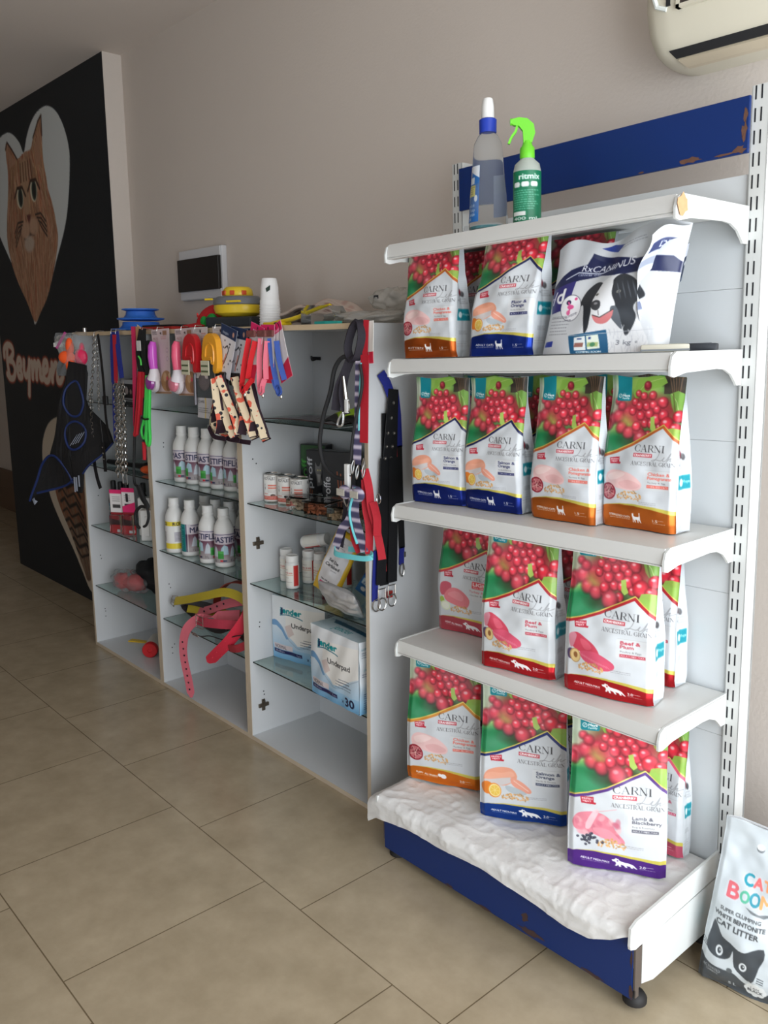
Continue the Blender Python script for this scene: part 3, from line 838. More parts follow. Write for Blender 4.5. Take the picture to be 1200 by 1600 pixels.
# ================================================================== PET FOOD BAGS
def berries_art(c, big, seed=3):
    """printed fruit photograph on the upper part of a bag"""
    s = .92 if big else 1.0
    a = c.a
    V = lambda v: v * s
    # blurred leafy backdrop
    n = vnoise(c.w, c.h, c.w / 5, 21); n2 = vnoise(c.w, c.h, c.w / 11, 22)
    g = (np.array([70, 130, 70])[None, None] * (1 - n[..., None]) + np.array([170, 200, 110])[None, None] * n[..., None])
    c.px[..., :3] = g / 255.
    c.ell(.04, V(.10), .16, .16 * a, (206, 214, 200), .9, soft=1.2)
    c.ell(.10, V(.22), .2, .10 * a, (196, 206, 186), .8, soft=1.2)
    c.ell(.0, V(.30), .12, .06 * a, (210, 214, 206), .8, soft=1)
    c.ell(.45, V(.06), .28, .10 * a, (156, 196, 92), .9, soft=.7)
    c.ell(.30, V(.30), .14, .10 * a, (176, 196, 90), .9, soft=.9)
    # dark green blob low left
    c.ell(.18, V(.47), .38, .17 * a, (30, 128, 76), 1, soft=.5)
    c.ell(.22, V(.50), .18, .10 * a, (64, 150, 104), .8, soft=.9)
    c.ell(.55, V(.42), .30, .12 * a, (60, 60, 40), .8, soft=.7)
    c.ell(.55, V(.22), .40, .18 * a, (150, 30, 44), .8, soft=.6)
    # top right: dark stems
    c.rect(.74, 0, 1, V(.12), (64, 56, 46)); c.ell(.86, V(.05), .16, .06 * a, (44, 40, 34), .9, soft=.5)
    for k in range(5): c.line([(.80 + .04 * k, 0), (.83 + .03 * k, V(.06)), (.86 + .02 * k, V(.13))], .012, (120, 92, 70), .8)
    # leaves
    c.poly([(.32, V(.12)), (.38, V(.03)), (.55, 0), (.74, V(.01)), (.78, V(.05)), (.68, V(.08)), (.55, V(.09)), (.45, V(.13)), (.36, V(.16))], (138, 184, 76), .95)
    c.line([(.36, V(.13)), (.5, V(.05)), (.72, V(.02))], .008, (190, 214, 130), .8)
    c.poly([(.82, V(.12)), (.92, V(.10)), (1, V(.12)), (1, V(.24)), (.93, V(.25)), (.86, V(.2))], (126, 172, 78), .95)
    c.line([(.84, V(.12)), (.92, V(.17)), (.97, V(.24))], .007, (206, 222, 160), .8)
    c.line([(.86, V(.12)), (.9, V(.2)), (.94, V(.27))], .02, (104, 116, 56), .9)
    rs = random.Random(11)
    # blurred berries to the left
    for (x, y, r) in [(.06, .29, .08), (.02, .33, .07), (.16, .27, .09), (.22, .34, .08), (.33, .37, .08), (.28, .24, .07), (.12, .17, .05), (.40, .27, .07), (.18, .20, .06), (.45, .36, .07)]:
        c.ball(x, V(y), r, (214, 62, 84), .25, .85, soft=.35)
    c.ell(.30, V(.28), .09, .07 * a, (186, 196, 96), .75, soft=.9)
    # sharp berries: large, glossy, pinkish towards the light
    c.ell(.55, V(.24), .30, .15 * a, (196, 60, 78), .9, soft=.6)
    for (x, y, r) in [(.52, .075, .05), (.40, .12, .045), (.48, .135, .05), (.60, .13, .055), (.36, .175, .05), (.43, .20, .055), (.53, .20, .055), (.34, .235, .05), (.62, .19, .055),
                      (.46, .26, .06), (.58, .25, .06), (.53, .31, .055), (.74, .175, .07), (.67, .22, .05), (.62, .31, .055), (.49, .37, .05), (.42, .33, .06), (.68, .28, .07), (.77, .255, .07), (.60, .38, .055), (.74, .33, .05)]:
        k = rs.uniform(.94, 1.08)
        c.ball(x, V(y), r, (224 * k, 62 * k, 80 * k), .9, .92, soft=.12)
    c.ball(.52, V(.065), .05, (164, 40, 56), .4, .9, soft=.1)
    for (x, y, r) in [(.83, .31, .095), (.97, .26, .075), (.94, .335, .07)]:
        c.ball(x, V(y), r, (224, 50, 68), 1, soft=.08)
    c.ball(.50, V(.405), .10, (206, 76, 90), .6, soft=.25)
    c.poly([(.60, V(.27)), (.65, V(.26)), (.67, V(.31)), (.70, V(.34)), (.66, V(.36)), (.62, V(.34))], (170, 204, 96), .95)
    c.poly([(.80, V(.40)), (.84, V(.34)), (.92, V(.33)), (1, V(.34)), (1, V(.5)), (.95, V(.5)), (.86, V(.42))], (152, 190, 82), .95)

def meat_art(c, kind, u0, v0, w, h):
    X = lambda x: u0 + w * x
    Y = lambda y: v0 + h * y
    P = lambda L: [(X(p.x), Y(p.y)) for p in spline([(x, y, 0) for x, y in L], 4, True)]
    rs = random.Random(5)
    def kib(x0, x1, y0, y1, n=70):
        for k in range(n):
            t = rs.random(); x = x0 + (x1 - x0) * t; y = y0 + (y1 - y0) * rs.random() * (.5 + .5 * math.sin(PI * min(1, max(0, 1.1 * (1 - t)))))
            k_ = rs.uniform(.82, 1.08); c.ell(X(x), Y(y1 - (y - y0)), .012, .006 * c.a * 1.3, (222 * k_, 172 * k_, 112 * k_), .95, ang=rs.uniform(0, 3))
    if kind == 'chicken':
        c.poly(P([(.08, .25), (.2, .05), (.45, .02), (.75, .12), (.98, .4), (.9, .6), (.6, .62), (.3, .55), (.12, .5)]), (236, 196, 194))
        c.poly(P([(.15, .2), (.4, .06), (.6, .12), (.4, .3), (.2, .35)]), (246, 218, 214), .8)
        c.poly(P([(.45, .4), (.7, .3), (.95, .45), (.8, .58), (.55, .56)]), (226, 172, 172), .7)
        kib(.42, .98, .62, .92)
        c.ell(X(.18), Y(.72), w * .2, h * .27, (150, 30, 50)); c.ell(X(.19), Y(.72), w * .16, h * .22, (196, 110, 116))
        for k in range(14): c.ball(X(.18) + rs.uniform(-.13, .13) * w, Y(.72) + rs.uniform(-.18, .18) * h, .013, (140, 20, 44), .5)
        for q in (0.4, 1.6, 2.7, 4.2, 5.2): c.line([(X(.19), Y(.72)), (X(.19) + w * .16 * math.cos(q), Y(.72) + h * .22 * math.sin(q))], .008, (232, 190, 180), .9)
    elif kind == 'salmon':
        c.poly(P([(.02, .42), (.1, .18), (.35, .03), (.62, .05), (.72, .3), (.5, .55), (.25, .6), (.06, .6)]), (232, 160, 132))
        c.poly(P([(.02, .5), (.25, .35), (.6, .3), (.68, .36), (.5, .52), (.3, .6)]), (206, 206, 208), .9)
        c.poly(P([(.03, .40), (.15, .22), (.4, .2), (.6, .12), (.66, .25), (.4, .36), (.12, .46)]), (238, 172, 146), .95)
        c.poly(P([(.60, .3), (.8, .38), (1.0, .62), (.98, .74), (.8, .68), (.62, .5)]), (234, 160, 138))
        c.line([(X(.66), Y(.38)), (X(.95), Y(.66))], .012, (246, 206, 190), .8)
        c.poly(P([(.5, .55), (.75, .62), (.92, .76), (.7, .8), (.52, .7)]), (176, 186, 192), .9)
        kib(.42, .95, .76, .98)
        c.ell(X(.10), Y(.72), w * .13, h * .2, (226, 128, 50))
        c.ell(X(.25), Y(.77), w * .15, h * .22, (234, 140, 44)); c.ell(X(.26), Y(.77), w * .125, h * .19, (244, 226, 160)); c.ell(X(.265), Y(.77), w * .105, h * .16, (236, 196, 84))
        for q in range(7): c.line([(X(.265), Y(.77)), (X(.265) + w * .10 * math.cos(q * .9), Y(.77) + h * .155 * math.sin(q * .9))], .005, (246, 226, 160), .9)
    elif kind == 'beef':
        c.poly(P([(.08, .1), (.22, .0), (.42, .12), (.62, .3), (.7, .5), (.5, .55), (.25, .5), (.1, .35)]), (206, 70, 92))
        c.poly(P([(.05, .12), (.15, .02), (.22, .1), (.15, .4), (.08, .42)]), (216, 140, 156))
        c.poly(P([(.3, .52), (.55, .44), (.75, .5), (.98, .68), (.98, .84), (.8, .92), (.55, .84), (.35, .7)]), (214, 84, 112))
        c.poly(P([(.3, .16), (.45, .2), (.55, .36), (.4, .42)]), (222, 98, 118), .8)
        for k in range(12): c.line([(X(.3 + .05 * k), Y(.55 + .02 * k)), (X(.36 + .05 * k), Y(.62 + .02 * k))], .005, (240, 176, 190), .6)
        kib(.28, .78, .74, 1.0)
        c.ell(X(.1), Y(.64), w * .1, h * .16, (84, 66, 104)); c.ell(X(.19), Y(.66), w * .12, h * .20, (190, 150, 96)); c.ell(X(.195), Y(.66), w * .10, h * .175, (230, 200, 140)); c.ell(X(.2), Y(.64), w * .045, h * .085, (150, 100, 60))
    elif kind == 'lamb':
        c.poly(P([(.02, .4), (.12, .15), (.35, .05), (.55, .08), (.7, .2), (.8, .45), (.98, .75), (.9, .85), (.6, .75), (.3, .65), (.08, .62)]), (224, 134, 150))
        for k in range(26): c.ell(X(rs.uniform(.05, .9)), Y(rs.uniform(.2, .7)), w * .07, h * .06, rs.choice([(236, 160, 172), (206, 108, 130), (240, 186, 190)]), .6, ang=rs.uniform(0, 3), soft=.4)
        c.poly(P([(.30, .28), (.42, 0), (.5, .02), (.42, .3), (.34, .55), (.26, .55)]), (244, 196, 202), .9); c.line([(X(.45), Y(.05)), (X(.82), Y(-.1))], .006, (226, 160, 170))
        c.poly(P([(.42, .5), (.7, .5), (.92, .78), (.75, .8), (.45, .62)]), (230, 150, 164), .95)
        kib(.5, 1.0, .72, .98)
        for k in range(34): c.ball(X(rs.gauss(.32, .085)), Y(rs.gauss(.82, .075)), .014, (58, 66, 86), .6)
    elif kind == 'turkey':
        c.poly(P([(.08, .1), (.25, .02), (.4, .1), (.35, .35), (.15, .5), (.06, .4)]), (204, 96, 112)); c.poly(P([(.2, .45), (.4, .2), (.7, .25), (.95, .5), (.85, .8), (.5, .75), (.25, .65)]), (224, 128, 136))
        c.poly(P([(.3, .45), (.5, .3), (.75, .4), (.7, .6)]), (232, 150, 156), .8)
        kib(.4, 1.0, .74, .98)
        c.ell(X(.12), Y(.66), w * .08, h * .12, (168, 194, 84)); c.ell(X(.22), Y(.84), w * .16, h * .16, (226, 232, 200)); c.ell(X(.22), Y(.84), w * .12, h * .12, (240, 242, 226))

CAT = [(.0, .35), (.02, .22), (.0, .08), (.06, .14), (.12, .13), (.18, .06), (.19, .2), (.17, .32), (.3, .40), (.55, .42), (.70, .38), (.74, .25), (.72, .1), (.78, .0), (.82, .03), (.80, .2), (.84, .42), (.82, .6), (.86, .78), (.92, .95), (.84, .97), (.74, .76), (.66, .68), (.62, .97), (.54, .97), (.53, .7), (.34, .68), (.36, .97), (.27, .97), (.22, .7), (.16, .66), (.14, .97), (.06, .97), (.08, .55)]
DOG = [(.0, .26), (.03, .2), (.10, .18), (.14, .08), (.17, .0), (.22, .08), (.27, .06), (.28, .18), (.36, .30), (.5, .36), (.66, .40), (.78, .48), (.86, .58), (.92, .74), (.98, .9), (1.0, .96), (.94, .97), (.86, .82), (.82, .78), (.84, .97), (.76, .97), (.72, .76), (.58, .72), (.62, .97), (.54, .97), (.48, .74), (.36, .66), (.38, .97), (.30, .97), (.26, .7), (.20, .92), (.13, .92), (.18, .6), (.14, .42), (.05, .4)]

def bag_art(kind, band, strip, flavour, sub, who, animal, big, weight, boxcol=(60, 60, 64)):
    W = 150 if not big else 170
    a = (.21 / .40) if not big else (.255 / .45)
    c = Cv(W, int(W / a), (208, 212, 216), aspect=a)
    berries_art(c, big)
    if not big: L, A, R, ax = .535, .325, .425, .80
    else: L, A, R, ax = .545, .345, .455, .78
    gold = (208, 160, 60)
    d = .012
    c.poly([(-.1, L + .05), (0, L), (.2, L - .035), (.4, L - .085), (ax, A), (1, R), (1.1, R + .05), (1.1, 1.1), (-.1, 1.1)], (208, 212, 216))
    path = [(-.05, L + .008), (0, L), (.2, L - .035), (.4, L - .085), (ax, A), (1.05, R + .022)]
    up = [(x, y - .010) for x, y in path]
    c.line(up, .022, (238, 214, 110), foil=.6); c.line(path, .030, band)
    # soft grey sheen of the pouch
    dk = vnoise(c.w, c.h, c.w / 3, 31)
    # the pictures lower down
    yc = .485 if not big else .475
    h = .040 if not big else .040
    c.serif('CARNI', .455, yc + .002, h * 1.12, (58, 56, 60), .40)
    c.rect(.455, yc + .012, .70, yc + .036, (192, 44, 62)); c.text('CRANBERRY', .465, yc + .031, .014, (250, 240, 240), wfit=.225, bold=.002)
    life = [(.80, yc - .012), (.77, yc + .03), (.72, yc + .058), (.70, yc + .052), (.75, yc + .046), (.82, yc + .05), (.86, yc + .028), (.84, yc + .05), (.88, yc + .048), (.935, yc + .0), (.90, yc + .045), (.865, yc + .075), (.90, yc + .048), (.94, yc + .032), (.93, yc + .05), (.99, yc + .038)]
    c.line([(p.x, p.y) for p in spline([(x, y, 0) for x, y in life], 4)], .006, (90, 88, 92), .6)
    c.serif('ANCESTRAL GRAIN', .44, yc + .088, .026, (76, 74, 78), .54)
    # FRESH MEAT tab
    fy = yc + .055
    c.poly([(.12, fy), (.26, fy - .012), (.265, fy + .02), (.29, fy + .022), (.285, fy + .034), (.24, fy + .034), (.135, fy + .038)], (190, 40, 62))
    c.text('FRESH', .14, fy + .014, .010, (255, 240, 240), wfit=.11, rot=-.10, bold=.001); c.text('MEAT', .15, fy + .028, .010, (255, 240, 240), wfit=.09, rot=-.10, bold=.001)
    # flavour box
    by = yc + .115
    c.rrect(.615, by, .975, by + .13, .03, (214, 216, 218), .9)
    c.line([(.63, by + .002), (.96, by + .002)], .004, (186, 188, 190), .8)
    if kind == 'turkey':
        c.rrect(.60, by - .02, .99, by + .035, .02, (226, 92, 100)); c.text('LIGHT', .62, by + .012, .024, (255, 250, 250), wfit=.30, bold=.002); c.text('ALL BREEDS', .62, by + .029, .010, (255, 250, 250), wfit=.30)
        c.text(flavour[0], .56, by + .065, .016, boxcol, wfit=.38); c.text(sub, .58, by + .09, .011, (120, 110, 112), wfit=.3)
    else:
        c.text(flavour[0], .66, by + .035, .020, boxcol, wfit=min(.27, .034 * len(flavour[0])), bold=.0015)
        c.text(flavour[1], .66, by + .060, .020, boxcol, wfit=min(.29, .034 * len(flavour[1])), bold=.0015)
        c.text(sub, .66, by + .085, .011, (120, 120, 124), wfit=.22)
        c.rect(.655, by + .096, .92, by + .115, boxcol); c.text(who, .665, by + .111, .011, (250, 250, 250), wfit=.245)
    my = yc + .125 if not big else yc + .125
    meat_art(c, kind, .04, my, .56, .21 if not big else .235)
    c.lines_of_text(.56, my + .20, .84, my + .222, 2, (150, 150, 156), seed=3)
    # foil foot
    F0 = .872 if not big else .905
    arc = [(-.02, F0 + .005), (.1, F0 - .018), (.3, F0 - .034), (.5, F0 - .036), (.75, F0 - .026), (1.02, F0 - .004)]
    top = [(x, y - .012 * x) for x, y in arc]
    c.poly(top + [(1.1, 1.1), (-.1, 1.1)], (222, 208, 96), foil=.5)
    c.poly([(x, y + .010 * max(0, x - .1) * 1.6) for x, y in arc] + [(1.1, 1.1), (-.1, 1.1)], strip, foil=1.0)
    # creases in the foil reflect differently
    wv = (252, 252, 252); sy = F0 + (.052 if not big else .032)
    c.text(who, .14, sy, .014, wv, wfit=.30, skew=.1, rot=.03, bold=.001); c.lines_of_text(.15, sy + .010, .44, sy + .018, 1, wv, seed=2, a=.8)
    if animal == 'cat': c.poly([(.47 + .13 * x, sy - .040 + .072 * y) for x, y in CAT], wv)
    elif animal == 'dog': c.poly([(.46 + .26 * x, sy - .042 + .068 * y) for x, y in DOG], wv); c.ell(.52, sy - .022, .009, .006, strip)
    else: c.ell(.52, sy - .01, .04, .02, wv); c.ell(.47, sy - .015, .025, .015, wv)
    c.text(weight, .74, sy + .012, .018, wv, wfit=.06, bold=.001); c.lines_of_text(.80, sy - .002, .90, sy + .006, 1, wv, seed=4); c.lines_of_text(.74, sy + .018, .92, sy + .024, 1, wv, seed=5)
    # teal maker's flag
    tb = .168 if not big else .125
    c.poly([(.09, -.01), (.295, -.01), (.295, tb - .008), (.28, tb), (.105, tb), (.09, tb - .008)], (12, 136, 150))
    cx_, cy_ = .135, tb - .032
    c.ell(cx_, cy_, .026, .026 * c.a, (240, 248, 248)); c.ell(cx_, cy_, .019, .019 * c.a, (12, 136, 150)); c.line([(cx_ - .008, cy_ + .006), (cx_ + .004, cy_ - .004), (cx_ + .014, cy_ - .008)], .006, (240, 248, 248))
    c.text('The', .175, tb - .044, .008, (250, 252, 252), wfit=.04); c.text('Maya', .170, tb - .027, .015, (250, 252, 252), wfit=.10, bold=.002, skew=.1); c.text('Family', .170, tb - .011, .011, (250, 252, 252), wfit=.10, bold=.001, skew=.1)
    c.px[..., :3] *= (1 - .03 * dk[..., None])
    return c
def gusset_art(seed=0):
    c = Cv(26, 150, (208, 213, 217), aspect=.085 / .40)
    for k in range(46): c.line([(0, .02 + .0125 * k), (1, .012 + .0125 * k)], .03, (190, 195, 200), .8)
    c.ball(.42, .50, .14, (160, 40, 60), .3); c.ball(.62, .515, .1, (70, 70, 74), .1)
    c.text('NO', .1, .57, .012, (60, 60, 64), wfit=.25); c.lines_of_text(.3, .55, .95, .60, 3, (130, 130, 134), seed=4)
    c.rect(.10, .63, .92, .72, (12, 140, 156)); c.ell(.32, .675, .13, .024, (230, 244, 246)); c.text('Maya', .45, .68, .018, (240, 250, 250), wfit=.42)
    c.lines_of_text(.2, .80, .8, .83, 3, (110, 110, 114), seed=7); c.lines_of_text(.05, .88, .95, .93, 3, (150, 150, 154), seed=9, a=.5)
    return c
GUS = gusset_art()
M_bag = print_mat('printed_foil_pouch', .33, .05, 22, foil=True)
M_gus = print_mat('printed_gusset', .38, .12, 40, foil=False)
_BM = {}
def bag(name, art, w, h, d, seed=1, lean=0.0, crumple=1.0, topd=.012, skewx=0.0, slump=0.0, belly=.010, zmax=9.0):
    """flat-bottomed pouch: printed front, plain back, folded gussets; origin = middle of the front bottom edge"""
    def half(v):  # thickness at height t (0 bottom .. 1 top)
        t = 1 - v
        D = topd + (d - topd) * (1 - vsmooth(.28, .97, t) ** 1.15)
        D = D * (.90 + .10 * vsmooth(0, .06, t))
        return D
    def wid(v):
        t = 1 - v
        return w * (1 - .045 * vsmooth(.25, .75, t) + .02 * vsmooth(.9, 1, t))
    def frame(U, V, side):
        t = 1 - V
        D = half(V); Wd = wid(V)
        x = (U - .5) * Wd + skewx * t
        q = np.abs(U - .5) * 2
        edge = .010 * vsmooth(.86, 1, q) * (D / d) ** .5
        n = 0
        for i, (fu, fv, am, ph) in enumerate([(1.1, 1.5, .0038, 0.3), (2.3, 2.6, .0017, 1.9), (4.3, 5.5, .0006, 4.1), (1.4, 9, .0005, 2.2)]):
            n = n + am * np.sin(fu * U * 6.28 + ph + seed * 1.7 + 2.2 * np.sin(V * fv + seed)) * np.cos(fv * V * 6.28 + ph * 2.1 + seed * .9)
        pin = np.clip(np.sin(V * PI), 0, 1) ** .4
        blg = belly * (1 - q ** 2) * np.clip(D / d, 0, 1) * vsmooth(0, .15, t)
        foot = .006 * (1 - vsmooth(0, .05, t)) * np.sin(U * 9 + seed)
        off = D / 2 + blg - edge + n * pin * crumple + foot * .5
        yc = d / 2 + lean * t
        y = yc - side * off
        z = h * t + .002 - .004 * (1 - np.cos(U * 6.28)) * (1 - vsmooth(0, .03, t)) * 0
        z = z - .006 * vsmooth(.97, 1, t) * np.abs(np.sin(U * 5 + seed)) - slump * t ** 3 * np.sin(U * PI)
        over = np.clip(z - zmax, 0, 1); z = z - over * .985; y = y + over
        return x, y, z
    key = (name, seed, id(art), w, h, d)
    # back + bottom as extra coarse faces
    nb = 24; ev = []; ef = []
    for j in range(nb + 1):
        for i in range(7):
            x, y, z = frame(np.array(i / 6.), np.array(1 - j / nb), -1); ev.append((float(x), float(y), float(z)))
    for j in range(nb):
        for i in range(6): a = j * 7 + i; ef.append((a, a + 7, a + 8, a + 1))
    ev2 = []; ef2 = []
    x0, y0, z0 = frame(np.array(0.), np.array(1.), 1); x1, y1, z1 = frame(np.array(1.), np.array(1.), -1)
    b = [(float(x0), float(y0), .003), (float(x1), float(y0), .003), (float(x1), float(y1), .003), (float(x0), float(y1), .003)]
    x2, y2, z2 = frame(np.array(0.), np.array(0.), 1); x3, y3, z3 = frame(np.array(1.), np.array(0.), -1)
    tp = [(float(x2), float(y2), float(z2)), (float(x3), float(y2), float(z2)), (float(x3), float(y3), float(z2)), (float(x2), float(y3), float(z2))]
    o = sheet(name, art, lambda U, V: frame(U, V, 1), M_bag, extra=[(ev, ef, wc(224, 226, 228)), (b + tp, [(3, 2, 1, 0), (4, 5, 6, 7)], wc(200, 202, 206))])
    for sgn in (-1, 1):
        u = 0.0 if sgn < 0 else 1.0
        def gf(U, V, sgn=sgn, u=u):
            xf, yf, zf = frame(np.full_like(V, u), V, 1); xb, yb, zb = frame(np.full_like(V, u), V, -1)
            S = U if sgn > 0 else 1 - U
            D = half(V); fold = np.sqrt(np.clip((d * .52) ** 2 - (D / 2) ** 2, 0, 1)) * .62
            tri = 1 - np.abs(S * 2 - 1)
            x = xf + (xb - xf) * S - sgn * (fold * tri) + sgn * .004 * np.sin(S * PI) * (D / d)
            return x, yf + (yb - yf) * S, zf + (zb - zf) * S
        g = sheet('side_gusset', GUS, gf, M_gus, parent=o, label='white ribbed side gusset')
    return o
def put(o, x0, y0, x1, y1, z, label, group=None, cat='pet food bag', tiltx=0.0, tilty=0.0):
    """stand a bag with its front bottom edge from (x0,y0) to (x1,y1) on shelf height z (shelving frame)"""
    a = math.atan2(y1 - y0, x1 - x0)
    o.matrix_world = GM @ T((x0 + x1) / 2, (y0 + y1) / 2, z + .001, rz=a, rx=tiltx, ry=tilty)
    return tag(o, label, cat, group)

NAVY, COPPER, RED, PINK, PURPLE, ORANGE, BLUE = (24, 42, 120), (196, 104, 36), (196, 40, 50), (214, 100, 116), (96, 52, 150), (230, 124, 40), (24, 66, 150)
salm = (232, 110, 96)
A_kit = bag_art('chicken', (190, 98, 40), (190, 92, 34), ('Chicken &', 'Pomegranate'), 'Turkey & Egg', 'KITTEN', 'cat', False, '1.5', salm)
A_ado = bag_art('salmon', (26, 34, 84), (28, 56, 150), ('Fluor &', 'Orange'), 'Herbs & Greens', 'ADULT CATS', 'cat', False, '1.5', (36, 42, 96))
A_stn = bag_art('salmon', (24, 32, 82), (24, 44, 128), ('Salmon &', 'Orange'), 'Herbs & Greens', 'STERILISED CATS', 'cat', False, '1.5', (36, 42, 96))
A_stc = bag_art('chicken', (188, 96, 42), (204, 108, 40), ('Chicken &', 'Pomegranate'), 'Turkey & Egg', 'STERILISED CATS', 'cat', False, '1.5', salm)
A_tur = bag_art('turkey', (206, 70, 76), (212, 92, 106), ('Turkey & Apple', ''), 'Herbs & Eggs', 'LIGHT ALL BREEDS', 'dog', True, '2.5', (206, 90, 100))
A_bee = bag_art('beef', (176, 34, 44), (196, 38, 46), ('Beef &', 'Plum'), 'Poultry & Eggs', 'ADULT MIDI-MAX', 'dog', True, '2.0', (186, 50, 70))
A_ora = bag_art('chicken', (214, 140, 48), (234, 128, 40), ('Chicken &', 'Pomegranate'), 'Turkey & Egg', 'PUPPY  ALL BREEDS', 'pup', True, '2.0', salm)
A_blu = bag_art('salmon', (24, 40, 110), (26, 70, 156), ('Salmon &', 'Orange'), 'Herbs & Greens', 'ADULT MIDI-MAX', 'dog', True, '2.0', (50, 60, 90))
A_pur = bag_art('lamb', (88, 52, 130), (98, 54, 152), ('Lamb &', 'Blackberry'), 'Kelp & Rosemary', 'ADULT MIDI-MAX', 'dog', True, '2.0', (90, 90, 104))
h15, h20 = .395, .445
b_kit = put(bag('pet_food_bag', A_kit, .215, .37, .085, 1, crumple=1.3, zmax=.312), .010, -.462, .222, -.455, S2, 'kitten food bag with copper-brown foot and chicken picture, leftmost on the shelf with the remotes')
b_ado = put(bag('pet_food_bag', A_ado, .218, .375, .09, 2, skewx=.045, crumple=1.4, zmax=.312), .282, -.462, .497, -.45, S2, 'adult cat food bag with blue foot, between the kitten bag and the dog sack')
b1 = put(bag('pet_food_bag', A_stn, .207, h15, .085, 3), -.005, -.429, .200, -.397, S3, 'navy-footed salmon and orange cat food bag, leftmost of the shelf below the remotes')
b2 = put(bag('pet_food_bag', A_stn, .212, h15, .085, 4), .206, -.406, .417, -.393, S3, 'navy-footed salmon and orange cat food bag, second from the left and beside a copper-footed bag')
b3 = put(bag('pet_food_bag', A_stc, .221, h15, .088, 5), .449, -.392, .671, -.395, S3, 'copper-footed chicken cat food bag, the left one of two, touching a navy-footed bag')
b4 = put(bag('pet_food_bag', A_stc, .220, h15, .088, 6), .663, -.356, .884, -.360, S3, 'copper-footed chicken cat food bag at the right end of its row, side gusset showing')
tk = bag('pet_food_bag', A_tur, .245, .43, .085, 7); put(tk, .003, -.325, .242, -.29, S4, 'turkey light dog food bag with pink foot, left rear on its shelf')
bf1 = put(bag('pet_food_bag', A_bee, .240, .425, .095, 8, crumple=1.3), .342, -.485, .578, -.442, S4, 'red-footed beef and plum dog food bag in the middle of its shelf')
bf2 = put(bag('pet_food_bag', A_bee, .248, .425, .10, 9), .626, -.461, .869, -.412, S4, 'red-footed beef and plum dog food bag at the right end of its shelf')
# bottom row stands on the paper sheet
ZB = .247
bo = put(bag('pet_food_bag', A_ora, .262, h20, .09, 10), -.010, -.472, .229, -.367, ZB, 'orange-footed puppy food bag on the white paper, leftmost of the bottom row')
bb = put(bag('pet_food_bag', A_blu, .265, .44, .09, 11), .326, -.475, .553, -.338, ZB, 'blue-footed salmon dog food bag on the white paper, middle of the bottom row')
bp = put(bag('pet_food_bag', A_pur, .262, h20, .09, 12), .665, -.486, .894, -.357, ZB, 'purple-footed lamb and blackberry dog food bag at the front right of the bottom row')
# bags standing behind the front row (same kinds: shared meshes)
def again(src, mwargs, label):
    x, y, z, rz = mwargs
    o = dup(src, label, mw=GM @ T(x, y, z + .001, rz=rz) @ Matrix.Diagonal((1, .78, 1, 1))); return o
again(b1, (.155, -.262, S3, .04), 'salmon cat food bag hidden behind the leftmost navy-footed bag of the row')
again(b2, (.385, -.268, S3, .02), 'salmon cat food bag standing behind the second navy-footed bag')
again(b3, (.640, -.262, S3, .0), 'chicken cat food bag seen in the gap between the two copper-footed bags')
again(b_kit, (.17, -.33, S2, .03), 'food bag standing behind the kitten bag on the shelf with the remotes')
again(b_ado, (.51, -.32, S2, .02), 'blue-banded cat food bag seen between the adult cat bag and the dog bag')
again(bf1, (.49, -.262, S4, .0), 'beef dog food bag seen in the gap between the two red-footed bags')
again(bf2, (.715, -.258, S4, .0), 'beef dog food bag behind the right-hand red-footed bag')
again(bb, (.445, -.255, ZB, .0), 'blue-footed dog food bag in the shade behind the middle bag of the bottom row')
A_pnk = bag_art('beef', (224, 90, 120), (236, 110, 140), ('Beef &', 'Plum'), 'Poultry & Eggs', 'MINI ADULT', 'dog', True, '2.0', (200, 80, 110))
put(bag('pet_food_bag', A_pnk, .22, .43, .06, 14), .655, -.246, .872, -.246, ZB, 'pink-footed dog food bag half hidden behind the purple-footed bag')

